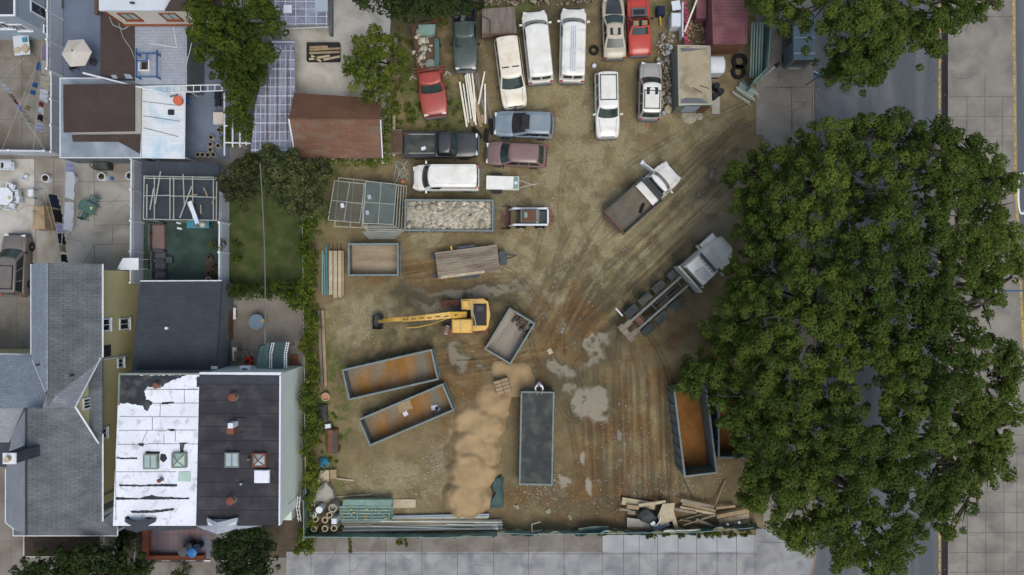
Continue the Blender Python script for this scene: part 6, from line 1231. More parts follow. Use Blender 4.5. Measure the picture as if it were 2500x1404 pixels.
# excavator
base = W(1140, 772, .6); t = thing('excavator', 'yellow tracked excavator with its arm stretched left across the mud', 'excavator', (base[0], base[1], 0)); Lx = lambda px, z: W(px, 0, z)[0]-base[0]; Ly = lambda py, z: W(0, py, z)[1]-base[1]
for y0, y1 in ((733, 752), (796, 816)):
    ya, yb = Ly(y1, .5), Ly(y0, .5); mb = MB(); mb.prism([(Lx(1078, .5)+.0, ya), (Lx(1192, .5), ya), (Lx(1192, .5), yb), (Lx(1078, .5), yb)], .05, .75); tr_ = mb.build('track', 'steel_rust', t); mb = MB()
    for k in range(22): x = Lx(1078, .5)+.05+k*.165; mb.box(x, ya-.03, .751, x+.08, yb+.03, .79)
    mb.build('track_shoe', 'steel_rust', tr_)
MB().rbox(Lx(1100, .5), Ly(800, .5), .4, Lx(1190, .5), Ly(748, .5), .9).build('undercarriage', 'steel_dark', t)
x1 = Lx(1192, 1.6)
mb = MB(); pts = [(Lx(1126, 1.6), Ly(731, 1.6)), (Lx(1180, 1.6), Ly(729, 1.6)), (Lx(1192, 1.6), Ly(737, 1.6)), (Lx(1197, 1.6), Ly(768, 1.6)), (Lx(1192, 1.6), Ly(798, 1.6)), (Lx(1184, 1.6), Ly(806, 1.6)), (Lx(1152, 1.6), Ly(808, 1.6)), (Lx(1150, 1.6), Ly(756, 1.6)), (Lx(1127, 1.6), Ly(756, 1.6))]; mb.prism(pts, .95, 1.85); mb.build('house', 'paint_yellow', t)
MB().rbox(Lx(1156, 1.9), Ly(795, 1.9), 1.86, Lx(1188, 1.9), Ly(742, 1.9), 1.98).build('engine_cover', 'black_plastic', t); MB().box(Lx(1164, 2), Ly(760, 2), 1.981, Lx(1180, 2), Ly(747, 2), 2.02).build('grille', 'steel_dark', t); MB().rbox(Lx(1128, 2), Ly(752, 2), 1.86, Lx(1146, 2), Ly(734, 2), 2.05).build('fuel_tank', 'paint_yellow', t); MB().path([(Lx(1146, 2.2), Ly(744, 2.2), 2.1), (Lx(1156, 2.2), Ly(768, 2.2), 2.1), (Lx(1163, 2.2), Ly(800, 2.2), 2.1)], .04).build('hand_rail', 'steel_pale', t)
cabm = MB().rbox(Lx(1103, 2.8), Ly(813, 2.8), .95, Lx(1153, 2.8), Ly(779, 2.8), 2.9, .08).build('cab', 'paint_yellow', t); MB().box(Lx(1103, 2.8)-.012, Ly(811, 2.8), 1.7, Lx(1103, 2.8)-.002, Ly(781, 2.8), 2.6).build('cab_window', 'glass_dark', cabm); MB().box(Lx(1124, 2.9), Ly(812, 2.9), 2.9, Lx(1125.5, 2.9), Ly(780, 2.9), 2.912).build('roof_seam', 'wood_tan', cabm)
P = [(1140, 768, 1.9, .22), (1100, 769, 2.9, .24), (1040, 775, 3.5, .2), (985, 780, 3.0, .17)]
def boxarm(pts, hgt=1.5):
    secs = []
    for px, py, z, w__ in pts: x, y = Lx(px, z), Ly(py, z); secs.append([(x, y-w__, z-w__*hgt), (x, y+w__, z-w__*hgt), (x, y+w__, z+w__*hgt), (x, y-w__, z+w__*hgt)])
    return MB().loft(secs, closed=True)
boxarm(P).build('boom', 'paint_yellow', t); boxarm([(995, 778, 3.3, .16), (960, 780, 2.6, .15), (925, 785, 1.2, .11)], 1.6).build('stick', 'paint_yellow', t)
mb = MB()
for k in range(7): f = k/6; x = 1110-f*118; z = 3.25; MB().cbox((Lx(x, z), Ly(769+f*9+random.uniform(-3, 3), z), 3.0+1.0*math.sin(f*2.6)*.9), (.35, .06, .03), .1).build('worn_mark', 'black_plastic', t)
MB().cbox((Lx(994, 3.3), Ly(776, 3.3), 3.3), (.4, .16, .05), .1).build('boom_label', 'plastic_white', t)
MB().path([(Lx(1105, 2.7), Ly(772, 2.7), 2.5), (Lx(1060, 2.8), Ly(790, 2.8), 2.6), (Lx(1020, 2.8), Ly(799, 2.8), 2.7), (Lx(990, 2.7), Ly(801, 2.7), 2.6)], .035).build('hose', 'paint_yellow', t)
mb = MB(); x, z = Lx(922, .6), .5; y = Ly(786, .6); mb.loft([[(x+.35, yy, 1.0), (x+.4, yy, .35), (x+.0, yy, .06), (x-.35, yy, .15), (x-.4, yy, .6)] for yy in (y-.55, y+.55)], caps=False); mb.add([(x+.35, y-.55, 1.0), (x+.4, y-.55, .35), (x, y-.55, .06), (x-.35, y-.55, .15), (x-.4, y-.55, .6)], [(0, 1, 2, 3, 4)]).add([(x+.35, y+.55, 1.0), (x+.4, y+.55, .35), (x, y+.55, .06), (x-.35, y+.55, .15), (x-.4, y+.55, .6)], [(4, 3, 2, 1, 0)]); mb.build('bucket', 'steel_dark', t)
c, l, w_, an = rect([(1088, 794), (1096, 796), (1093, 817), (1085, 815)], .9); mb = MB(); mb.box(-l/2, -w_/2, -.03, l/2, -w_/2+.05, .03).box(-l/2, w_/2-.05, -.03, l/2, w_/2, .03)
for k in range(5): y = -w_/2+.06+k*(w_-.12)/4.6; mb.box(-l/2, y, -.02, l/2, y+.03, .02)
o = mb.build('cab_step', 'steel_pale', t); o.location = (c.x-base[0], c.y-base[1], .9); o.rotation_euler = (0, 0, an)
# box truck parked by the east pavement, partly under the tree
t = thing('step_van', 'teal box truck standing on the pavement half hidden by the top right tree', 'truck', W(1948, 90), 0); z = 2.4
P = [p[:2] for p in PX(R4(1937, 30, 1990, 146), z)]
part(MB().prism(P, .5, z-.05), 'body', 'wall_grey', t); part(MB().prism(P, z-.05, z+.05), 'roof', 'paint_teal', t); a, b = P[3], P[2]
part(MB().box(a[0]+.02, a[1]+.4, z+.051, b[0]-.02, a[1]+.5, z+.1), 'roof_rib', 'vinyl_shade', t); part(MB().box(a[0]+.02, a[1]+1.6, z+.051, b[0]-.02, a[1]+1.66, z+.09), 'roof_rib', 'vinyl_shade', t); part(MB().box(a[0]+.3, a[1]-.1, .45, b[0]-.3, a[1], .6), 'bumper', 'steel_pale', t); part(MB().box(a[0]-.02, a[1]+1.4, 1.0, a[0]-.001, a[1]+2.8, 2.1), 'side_window', 'glass_dark', t); part(MB().box(a[0]+.3, a[1]-.02, 1.3, b[0]-.3, a[1]-.001, 2.2), 'rear_window', 'glass_dark', t)
for x in (a[0]+.2, b[0]-.2):
    for y in (a[1]+.8, a[1]+3.): part(MB().tube((x-.13, y, .42), (x+.13, y, .42), .42, n=18), 'wheel', 'tyre', t)
# ---------------- containers, heaps and fences in the yard ----------------
def dumpster(label, corners, h, floor='bin_rust', z0=.05, wall='bin_steel', rim='bin_rim', group='steel roll-off containers', ribs=True, door=True):
    c, L, w_, an = rect(corners, h); t = thing('dumpster', label, 'dumpster', (c.x, c.y, zyard(c.x/.032+1250, 702-c.y/.032)), an, group); k = .07
    fl = MB().box(-L/2+k, -w_/2+k, z0, L/2-k, w_/2-k, z0+.1).build('floor', floor, t)
    n = max(3, int(L/.75))
    for nm, b in (('side_wall', (-L/2, -w_/2, L/2, -w_/2+k)), ('side_wall', (-L/2, w_/2-k, L/2, w_/2)), ('end_wall', (-L/2, -w_/2+k, -L/2+k, w_/2-k)), ('door', (L/2-k, -w_/2+k, L/2, w_/2-k))):
        mb = MB().box(b[0], b[1], z0, b[2], b[3], h-.06)
        if nm == 'side_wall':
            s_ = 1 if b[1] > 0 else -1
            for i in range(n): x = -L/2+(i+.5)*L/n; mb.box(x-.05, s_*(w_/2+.04)-.05, z0+.01, x+.05, s_*(w_/2+.04)+.05, h-.09)
        mb.build(nm, wall, t)
    mb = MB(); r_ = .07
    for b in ((-L/2-.04, -w_/2-.04, L/2+.04, -w_/2+.1), (-L/2-.04, w_/2-.1, L/2+.04, w_/2+.04), (-L/2-.04, -w_/2+.1, -L/2+.1, w_/2-.1), (L/2-.1, -w_/2+.1, L/2+.04, w_/2-.1)): mb.rbox(b[0], b[1], h-.06, b[2], b[3], h+.06, .02)
    mb.build('rim', rim, t)
    for y in (-.3, .3): MB().box(-L/2-.1, y*w_-.08, 0, L/2+.0, y*w_+.08, z0-.001).build('skid', 'steel_dark', t)
    if door:
        mb = MB()
        for z_ in (.3, .6): mb.tube((L/2+.08, -w_/2, h*z_), (L/2+.08, w_/2, h*z_), .03)
        mb.build('latch_bar', wall, t)
    return t, L, w_
dumpster('long open container with rust-orange floor, upper of the two slanting ones', [(838, 903), (1056, 852), (1068, 927), (850, 976)], 1.3)
t, L, w_ = dumpster('long open container with scattered litter, lower of the two slanting ones', [(876, 1022), (1083, 938), (1106, 1000), (903, 1090)], 1.3, 'bin_rust')
for l, nm, mt, px, py, s_, an in (('tan board on the floor of the lower slanting container', 'board', 'wood_tan', 988, 992, (1.1, .7), 20), ('white sheet of card beside the tan board in the container', 'card', 'plastic_white', 990, 1010, (.36, .34), 30), ('white card near the far end of the lower slanting container', 'card', 'plastic_white', 1061, 995, (.5, .36), 10), ('blue crumpled rag beside the white card in the container', 'rag', 'cloth_lilac', 1069, 998, (.25, .4), 60)):
    a = W(px, py, .2); solo(MB().cbox((a[0], a[1], .22), (*s_, .04), R(an)), nm, mt, l, nm)
dumpster('short open container with pale tan floor beside the stacked beams', [(851, 595), (972, 595), (973, 672), (851, 673)], 1.1, 'bin_floor_tan')
t, L, w_ = dumpster('short open container turned aslant beside the excavator, pale floor', [(1184, 852), (1244, 752), (1306, 790), (1246, 889)], 1.1, 'bin_floor_grey')
pp = [(*W(1275+random.gauss(0, 9)+f*12, 785+random.gauss(0, 9)+f*22, .25)[:2], .25+random.random()*.1) for f in np.linspace(-.6, .9, 60)]; chips('wet_debris', pp, 'soil', .06, .2, 'dark wet debris in the end of the slanting short container', 'debris')
chips('rocks', [(*W(1290+random.gauss(0, 4), 795+random.gauss(0, 8), .4)[:2], .36) for _ in range(14)], 'rubble', .08, .16, 'few grey rocks in the corner of the slanting short container', 'rocks')
t, L, w_ = dumpster('long container heaped with broken concrete beside the fence panels', [(989, 487), (1204, 489), (1204, 564), (989, 563)], 1.3, 'soil')
cc = t.location; pr = []
for i in range(3600): x, y = random.uniform(-L/2+.15, L/2-.15), random.uniform(-w_/2+.15, w_/2-.15); pr.append((cc.x+x, cc.y+y, .95+.2*math.sin(x*.8+1)*math.cos(y)+random.random()*.1))
chips('concrete_rubble', pr, 'rubble', .03, .17, 'broken concrete and stones filling the long container', 'rubble')
m_ = MB().box(cc.x-L/2+.08, cc.y-w_/2+.08, .2, cc.x+L/2-.08, cc.y+w_/2-.08, .98); tag(m_.build('rubble_fill', 'rubble'), 'mass of grit and dust under the broken concrete in the long container', 'rubble', kind='stuff')
for k, (px, py) in enumerate(((1052, 491), (1110, 497), (1050, 513), (1017, 540), (1075, 548), (1172, 540), (1135, 505), (1025, 500))): pass
chips('concrete_blocks', [(*W(px, py, 1.1)[:2], 1.18) for px, py in ((1025, 494), (1023, 507), (1057, 505), (1080, 520), (1081, 556), (1178, 546), (1120, 512), (1150, 530), (1100, 540), (1000, 550), (1190, 500))], 'rock_pale', .2, .3, 'larger pale concrete blocks lying on top of the rubble container', 'blocks')
dumpster('tall open container with deep orange wet floor near the right trees', [(1650, 1163), (1640, 945), (1722, 948), (1748, 1155)][::-1] if 0 else [(1641, 946), (1673, 1163), (1747, 1154), (1727, 946)], 2.3, 'bin_rust_wet')
dumpster('tall open container mostly hidden under the right trees', [(1752, 960), (1754, 1119), (1829, 1116), (1829, 958)], 1.9, 'bin_rust_wet')
a = W(1706, 1130, .17); solo(MB().prism([p[:2] for p in PX([(1672, 1100), (1683, 1104), (1700, 1118), (1712, 1128), (1722, 1146), (1676, 1150)], .17)], .151, .165), 'silt_patch', 'bin_rust', 'orange patch of dry silt in the tall container', 'silt')
# covered one
t, L, w_ = dumpster('long container sheeted over with a dark tarpaulin where a person stands', [(1271, 956), (1269, 1182), (1347, 1184), (1354, 957)], 1.5, 'soil')
mb = MB(); nx_, ny_ = 40, 14; vs = []
for i in range(nx_+1):
    for j in range(ny_+1):
        x = -L/2-.08+(L+.16)*i/nx_; y = -w_/2-.09+(w_+.18)*j/ny_; e_ = 1 if i in (0, nx_) or j in (0, ny_) else 0
        sag = .16*math.sin(math.pi*i/nx_)*math.sin(math.pi*j/ny_)+.035*math.sin(i*.9+j*.7)*math.sin(j*1.3); vs.append((x, y, 1.57-(0 if e_ else sag)-(.35 if e_ else 0)))
mb.add(vs, [(i*(ny_+1)+j, (i+1)*(ny_+1)+j, (i+1)*(ny_+1)+j+1, i*(ny_+1)+j+1) for i in range(nx_) for j in range(ny_)]); o = mb.build('tarpaulin', 'tarp_dark', None, smooth='a', fix=False); o.location = t.location; o.rotation_euler = t.rotation_euler; tag(o, 'dark tarpaulin stretched over the long container below the person', 'tarpaulin')
# sand heap
bl = [(1262, 925, 42, .35), (1222, 905, 24, .3), (1200, 985, 46, .6), (1150, 1020, 44, 1.0), (1185, 1040, 46, 1.1), (1150, 1085, 50, 1.25), (1185, 1100, 42, 1.0), (1145, 1140, 56, 1.7), (1180, 1150, 38, 1.3), (1140, 1208, 54, 1.5), (1170, 1215, 36, 1.0)]
gx2 = np.arange(1070, 1315, 2.4); gy2 = np.arange(880, 1262, 2.4); XX2, YY2 = np.meshgrid(gx2, gy2); h2 = np.zeros_like(XX2)
wx2 = XX2+12*(fbm(XX2/26, YY2/26, 91)-.5)*2; wy2 = YY2+12*(fbm(XX2/26, YY2/26, 95)-.5)*2
for cx, cy, r_, hh in bl: d = np.sqrt((wx2-cx)**2+(wy2-cy)**2)/r_; h2 = np.maximum(h2, hh*np.clip(1.15-d**2.2, -.3, .8)*.85)
h2 = h2+.05*(fbm(XX2/9, YY2/9, 97, 3)-.5)*(h2 > .03)+.05*np.sin((YY2+.35*XX2+14*fbm(XX2/30, YY2/30, 93))/7)*(h2 > .1)*(YY2 < 1130)*(YY2 > 950)
for k_ in range(3): h2 = (h2+np.roll(h2, 1, 0)+np.roll(h2, -1, 0)+np.roll(h2, 1, 1)+np.roll(h2, -1, 1))/5
h2 = h2-.02; h2 = np.where(h2 < .01, -.12, h2)
V = np.stack([(XX2-1250)*.032, -(YY2-702)*.032, h2+.05], -1).reshape(-1, 3); n2x, n2y = len(gx2), len(gy2); ii = (np.arange(n2y-1)[:, None]*n2x+np.arange(n2x-1)[None]).ravel(); F = np.stack([ii, ii+n2x, ii+n2x+1, ii+1], 1); keep = (h2.ravel()[F].max(1) > -.05); F = F[keep]
o = MB().add(V, F.tolist()).build('sand_heap', 'sand', None, smooth=True, fix=False); bmv = o.data; tag(o, 'long ridge of tan sand left of the sheeted container', 'sand heap')
t = thing('pallet_load', 'strapped square load of tan blocks on a pallet on the sand', 'pallet', W(1227, 939), R(17)); MB().box(-.56, -.56, .35, .56, .56, .5).build('pallet', 'wood_dark', t); mb = MB()
for i in range(2):
    for j in range(4): mb.rbox(-.55+i*.56, -.54+j*.275, .501, -.01+i*.56, -.285+j*.275, .95, .02)
mb.build('block', 'wood_tan', t); mb = MB(); mb.box(-.57, -.02, .951, .57, .02, .96).box(-.02, -.57, .951, .02, .57, .958); mb.build('strap', 'wood_dark', t)
o = leaf_mesh('dark_shrub', 'leaf_olive', clumps([(1213, 1175, 14, .5), (1216, 1200, 16, .6), (1206, 1225, 14, .4), (1222, 1215, 10, .3)], .2, .35, 1.4, .2), 90, .12) if 0 else None
mb = MB(); P = [(1209, 1158), (1224, 1157), (1231, 1170), (1227, 1188), (1231, 1210), (1228, 1238), (1212, 1240), (1190, 1240), (1192, 1228), (1204, 1218), (1208, 1204), (1199, 1192), (1200, 1176)]; cxs = W(1214, 1200, .5); ring1 = PX(P, .02); r2_ = [tuple(Vector(cxs)*.25+Vector(W(*p, .5))*.75) for p in P]; r3_ = [tuple(Vector(cxs)*.7+Vector(W(*p, .6))*.3) for p in P]
mb.loft([ring1, [(p[0], p[1], .45+random.uniform(-.1, .1)) for p in r2_], [(p[0], p[1], .62+random.uniform(-.08, .08)) for p in r3_]], closed=True); solo(mb, 'tarp_bundle', 'tarp_green', 'dark green crumpled tarpaulin at the foot of the sand heap', 'tarpaulin', smooth='a')
# fence panel stack
t0 = None
def gate(label, pts, z, fill=None, mid=True, nb=1):
    P = PX(pts, z); c = sum((Vector(p) for p in P), Vector())/4; t = thing('mesh_fence', label, 'fence panel', tuple(c), 0, 'stacked chain-link fence panels'); mb = MB()
    for i in range(4): mb.tube(P[i], P[(i+1) % 4], .035, n=5)
    for k in range(nb): f = (k+1)/(nb+1); mb.tube(Vector(P[0]).lerp(Vector(P[1]), f), Vector(P[3]).lerp(Vector(P[2]), f), .03, n=5)
    if mid: mb.tube((Vector(P[0])+Vector(P[3]))/2, (Vector(P[1])+Vector(P[2]))/2, .03, n=5)
    part(mb, 'frame', 'steel_pale', t)
    if fill: part(MB().slab([(p[0], p[1], p[2]-.02) for p in P], .01), 'mesh', fill, t)
gate('topmost panel of the fence stack, right half with green mesh', [(893, 442), (968, 450), (960, 548), (886, 545)], 1.1, 'mesh_green'); gate('left chain-link panel of the fence stack, lying lowest', [(817, 441), (890, 449), (878, 544), (801, 537)], 1.0, 'mesh_thin')
gate('second panel under the left one in the fence stack', [(827, 434), (900, 442), (893, 556), (817, 553)], .85, None)
for k, l in enumerate(('third panel from the top, right side of the stack', 'fourth panel from the top, right side of the stack', 'fifth panel from the top, right side of the stack', 'bottom panel sticking out at the right of the stack')):
    d = k*6.5+5; gate(l, [(888+k*4, 447+k), (968+d, 451+k), (960+d+2, 552+k*4), (884+k*4, 552+k*4)], .95-k*.15, None, False, 0)
mb = MB()
for k in range(9): y = 566+k*2.1; mb.tube(W(884+k*2, y, .1+.05*(k % 3)), W(990-k*3, y-8+k*.9, .12+.05*(k % 2)), .035, n=5)
solo(mb, 'pipe_bundle', 'steel_pale', 'loose pale pipes lying below the fence panel stack', 'pipes')
for l, px, py, z in (('white card on the left fence panel', 836, 502, 1.05), ('grey card on the upper green fence mesh', 902, 481, 1.15), ('grey card on the lower green fence mesh', 897, 519, 1.15)): a = W(px, py, z); solo(MB().cbox((a[0], a[1], z+.03), (.26, .34, .03), R(15)), 'card', 'plastic_white' if 'white' in l else 'wall_pale', l, 'card')
for l, x, y in (('orange ball on the ground near the fence panel stack, right of the shed', 984, 443), ('orange cap under the fence panel stack edge', 891, 554)): a = W(x, y, .6); solo(MB().lathe(a, [(.02, 0), (.13, .05), (.14, .14), (.04, .22)]), 'orange_ball', 'plastic_orange', l, 'cap')
# beams and blue pipes
for k, (x, mt, l) in enumerate(((807, 'wood_pale', 'first thick pale beam from the left beside the short container'), (818, 'wood_pale', 'second pale beam beside the short container, reaching lowest'), (829, 'wood_pale', 'third pale beam beside the short container'), (839, 'wood_tan', 'thin beam nearest the short container'))):
    y1 = (720, 728, 726, 722)[k]; a, b = W(x-4.4, 612, .5), W(x+3.4+(0 if k < 3 else -4), y1, .5); m_ = MB(); m_.box(a[0], b[1], .15, b[0]+.03, a[1], .45); solo(m_, 'beam', mt, l, 'beam', 'stacked beams')
mb = MB()
for x in (803, 812, 822, 832): mb.box(W(x, 0, .2)[0]-.05, W(0, 640, .2)[1], .03, W(x, 0, .2)[0]+.05, W(0, 596, .2)[1], .15)
solo(mb, 'bearer_planks', 'wood_dark', 'dark planks sticking out from under the pale beams', 'planks')
for l, q in (('blue pipe lying left of the pale beams, right one', (796, 600, 799, 720)), ('blue-grey pipe at the far left of the beams', (787, 612, 787, 720)), ('thin pale pipe between the blue pipes', (791, 620, 794, 720))): solo(MB().tube(W(q[0], q[1], .2), W(q[2], q[3], .2), .07 if 'thin' not in l else .04), 'pipe', 'tarp_blue' if 'right' in l else 'steel_green', l, 'pipe')
for l, x, mt in (('long grey beam along the vine hedge, left', 778, 'wood_grey_y'), ('long grey beam along the vine hedge, right', 787, 'wood_tan')): a, b = W(x-3.5, 757, .3), W(x+8, 943, .3); solo(MB().loft([[(a[0], a[1], .05), (a[0]+.22, a[1], .05), (a[0]+.22, a[1], .3), (a[0], a[1], .3)], [(b[0]-.1, b[1], .05), (b[0]+.12, b[1], .05), (b[0]+.12, b[1], .3), (b[0]-.1, b[1], .3)]], closed=True), 'long_beam', mt, l, 'beam')
def ringpot(name, label, px, py, ro, h, mat, inner='soil', cat='pot', group=None):
    t = thing(name, label, cat, W(px, py), 0, group); MB().ring((0, 0), ro, ro*.82, 0, h, 22).build('wall', mat, t); MB().lathe((0, 0, .01), [(ro*.8, 0), (ro*.81, h*.7)]).build('content', inner, t); return t
ringpot('round_tub', 'round terracotta-coloured tub beside the vine hedge', 798, 967, .32, .45, 'wood_pale', 'terracotta', 'tub')
mb = MB(); 
for k in range(14): a_, b_ = W(778+random.uniform(-10, 12), 947+random.uniform(-12, 14), .1), W(778+random.uniform(-12, 12), 947+random.uniform(-12, 14), .4); mb.tube(a_, b_, .018, n=4)
solo(mb, 'wire_tangle', 'wood_pale', 'tangle of pale wire above the round tub', 'wire')
a = W(801, 1040, .4); solo(MB().cbox((a[0], a[1], .4), (.42, .32, .2), .1), 'white_box', 'plastic_white', 'small white box above the rusty drum tank', 'box')
a = W(786, 1010, .3); solo(MB().rbox(a[0]-.45, a[1]-.7, .02, a[0]+.4, a[1]+.7, .4, .15), 'dark_sheet', 'tarp_dark', 'dark plastic-covered heap beside the vine hedge', 'sheet')
t = thing('rusty_tank', 'long rusty trough tank at the left edge of the yard', 'tank', W(815, 1075)); MB().rbox(-.45, -.95, .02, .4, .95, .5, .1).build('tank', 'steel_rust', t); MB().box(.1, -.9, .5, .35, .85, .56).build('lid', 'steel_dark', t)
mb = MB(); a = W(789, 1131, .3); mb.lathe(a, [(.42, -.28), (.4, 0), (.25, .15), (.06, .28)], 9); o = solo(mb, 'blue_tarp', 'tarp_blue', 'bright blue bunched tarp on the left side of the yard', 'tarp'); o.data.vertices.foreach_set('co', (np.array([v.co for v in o.data.vertices])*1+RNG.normal(size=(len(o.data.vertices), 3))*.035).ravel())
# sheet heap and pallets
for l, x0, y0, x1, y1, mt in (('upper left pale plywood sheet against the lower left fence', 762, 1155, 780, 1185, 'wood_pale'), ('middle pale plywood sheet behind the grey tarp', 781, 1149, 802, 1178, 'wood_pale'), ('right pale plywood sheet behind the grey tarp', 804, 1148, 820, 1170, 'wood_tan')): a, b = W(x0, y1, .5), W(x1, y0, .5); solo(MB().box(a[0], a[1], .3, b[0], b[1], .36), 'plywood_sheet', mt, l, 'plywood')
mb = MB(); P = [(765, 1195), (783, 1180), (796, 1170), (806, 1180), (818, 1196), (822, 1220), (805, 1226), (780, 1232), (764, 1232)]; c_ = W(790, 1198, .9); mb.loft([PX(P, .05), [tuple(Vector(W(*p, .6))*.75+Vector(c_)*.25+Vector((0, 0, random.uniform(-.12, .12)))) for p in P], [tuple(Vector(W(*p, .8))*.25+Vector(c_)*.75) for p in P]], closed=True); solo(mb, 'grey_tarp', 'tarp_pale', 'grey tarp-covered heap in the lower left corner of the yard', 'tarp', smooth='a')
for l, q in (('pale plank lying right of the plywood sheets', (820, 1168, 863, 1173)), ('pale plank lying right of the grey tarp', (822, 1213, 907, 1207))): a, b = Vector(W(q[0], q[1], .1)), Vector(W(q[2], q[3], .1)); solo(MB().cbox(tuple((a+b)/2), ((b-a).length, .1, .07), math.atan2((b-a).y, (b-a).x)), 'plank', 'wood_pale', l, 'plank')
a, b = W(960, 1240, .1), W(1015, 1219, .1); solo(MB().box(a[0], a[1], .04, b[0], b[1], .12), 'plywood_board', 'wood_pale', 'tan wooden panel right of the green scaffold frames', 'panel')
mb = MB()
for x in (758, 764): mb.tube(W(x-1, 1178, .9), W(x+4, 1236, .9), .05)
solo(mb, 'fence_pipes', 'steel_pale', 'two pale rails beside the grey tarp', 'rails')
# upright pipes
for i, (px, py, r_, mt) in enumerate(((766, 1292, .23, 'wood_pale'), (793, 1291, .25, 'wood_pale'), (815, 1290, .25, 'wood_pale'), (770, 1268, .23, 'wood_pale'), (793, 1270, .24, 'wood_pale'), (804, 1258, .23, 'wood_pale'), (812, 1241, .33, 'tarp_pale'))):
    t = thing('concrete_pipe', ('big grey pipe end at the top right of the upright pipes', 'upright open pipe in the lower left yard corner')[i < 6], 'pipe', W(px, py, 0), 0, None if i == 6 else 'upright open pipes in the yard corner'); a = W(px, py, 1.3); l = Vector((a[0]-t.location.x, a[1]-t.location.y, 0)); h = 1.3
    mb = MB().ring((l.x, l.y), r_, r_*.72, 0, h, 18); mb.build('pipe', mt, t); MB().lathe((l.x, l.y, 0), [(r_*.7, 0), (r_*.7, h*.75)]).build('core', 'soil' if i < 6 else 'tarp_pale', t)
for l, px, py, r_ in (('white round bucket lid standing highest among the upright pipes', 779, 1245, .25), ('white round lid left of the upright pipes', 765, 1257, .22)): a = W(px, py, 1.4); solo(MB().lathe((a[0], a[1], 0), [(r_*.85, 0), (r_, 1.35), (r_*1.05, 1.36), (r_*1.05, 1.42), (r_*.6, 1.43)]), 'drum', 'plastic_white', l, 'bucket')
a = W(815, 1273, 1.3); solo(MB().rbox(a[0]-.2, a[1]-.22, .0, a[0]+.2, a[1]+.22, 1.3), 'white_bin', 'plastic_white', 'white square container among the upright pipes', 'bin')
# scaffold frames
t = thing('scaffold_frames', 'stack of green scaffold frames above the long rails', 'scaffold', W(895, 1247)); part(MB().slab([W(838, 1220, .9), W(958, 1220, .9), W(955, 1235, 1.0), W(836, 1234, 1.0)], .5), 'cover_board', 'steel_green', t)
for k in range(5): y = 1237+k*7.5; part(MB().box(*W(828+k, y+5, .7)[:2], .1, *W(955-k, y, .7)[:2], .65), 'tube_layer', 'steel_green', t)
mb = MB(); z = 1.0
for q in ((830, 1236, 957, 1236), (830, 1270, 957, 1270), (830, 1236, 830, 1270), (838, 1236, 838, 1270), (872, 1236, 872, 1270), (908, 1236, 908, 1270), (950, 1236, 950, 1270), (957, 1236, 957, 1270), (838, 1236, 868, 1268), (910, 1238, 948, 1268), (912, 1236, 900, 1240), (872, 1238, 905, 1238)): mb.tube(W(q[0], q[1], z), W(q[2], q[3], z), .03, n=5)
part(mb, 'frame', 'steel_green', t); mb = MB()
for x, y in ((857, 1243), (864, 1251), (895, 1243), (893, 1260), (938, 1259), (843, 1261), (893, 1267), (940, 1266), (917, 1246)): a = W(x, y, .72); mb.cbox((a[0], a[1], .72), (.2, .06, .05))
part(mb, 'coupler', 'paint_yellow', t)
names = ('steel_pale', 'wood_pale', 'pvc', 'steel_pale', 'wall_pale')
rails = [(830, 1276, 1224, 1272), (835, 1281, 1227, 1276), (840, 1286, 1227, 1281), (832, 1291, 1226, 1287), (960, 1262, 1194, 1257), (958, 1266, 1194, 1262), (960, 1271, 1190, 1267), (836, 1296, 1227, 1291), (1110, 1276, 1226, 1275)]
for i, q in enumerate(rails):
    a, b = Vector(W(q[0], q[1], .35)), Vector(W(q[2], q[3], .35)); m_ = MB().cbox((*((a+b)/2)[:2], .2+.05*(i % 3)), ((b-a).length, .14, .12), math.atan2((b-a).y, (b-a).x)); solo(m_, 'rail', names[i % 5], 'long pale rail stacked along the lower yard fence', 'rail', 'long pale rails along the lower fence')
for l, q in (('bright white pipe on the long rails, longest', (930, 1273, 1224, 1275)), ('bright white pipe on the long rails, at the middle', (905, 1285, 1104, 1290)), ('bright white pipe on the long rails, at the right', (1090, 1280, 1158, 1282)), ('short white pipe low on the rails', (1080, 1290, 1160, 1292))): solo(MB().tube(W(q[0], q[1], .6), W(q[2], q[3], .6), .05), 'white_pipe', 'pvc', l, 'pipe')
# green boundary fence at the bottom: sagging screen cloth on posts
def screen_fence(label, pts, h, lean, mat='fence_green', wav=.12, name='screen_fence'):
    P = [Vector(W(*p)) for p in pts]; t = thing(name, label, 'fence', tuple(P[0])); vs = []; n = 0; Ls = []
    for a, b in zip(P[:-1], P[1:]):
        k = max(2, int((b-a).length/.35)); Ls += [a.lerp(b, i/k) for i in range(k)]
    Ls.append(P[-1]); n = len(Ls)
    for i, p in enumerate(Ls):
        for j in range(6):
            v = j/5; s_ = wav*math.sin(i*.55+v*2)*v+wav*.5*math.sin(i*1.9+j); vs.append((p.x+s_*.3+lean[0]*v, p.y+lean[1]*v+s_, .05+h*v*(1-.12*(math.sin(i*.31)**2))))
    part(MB().add(vs, [(i*6+j, (i+1)*6+j, (i+1)*6+j+1, i*6+j+1) for i in range(n-1) for j in range(5)]), 'screen', mat, t, smooth=True, fix=False)
    mb = MB()
    for i in range(0, n, 8): p = Ls[i]; part(MB().tube((p.x, p.y, 0), (p.x+lean[0]*.4, p.y+lean[1]*.4, h*1.03), .04), 'post', 'steel_green', t)
    part(MB().path([(p.x+lean[0], p.y+lean[1], h) for p in Ls[::4]], .03, 5), 'top_rail', 'steel_green', t)
    return t
screen_fence('green screen fence along the bottom of the yard, left half', [(757, 1298), (900, 1299), (1060, 1300), (1215, 1296)], 1.9, (0, .28), wav=.05)
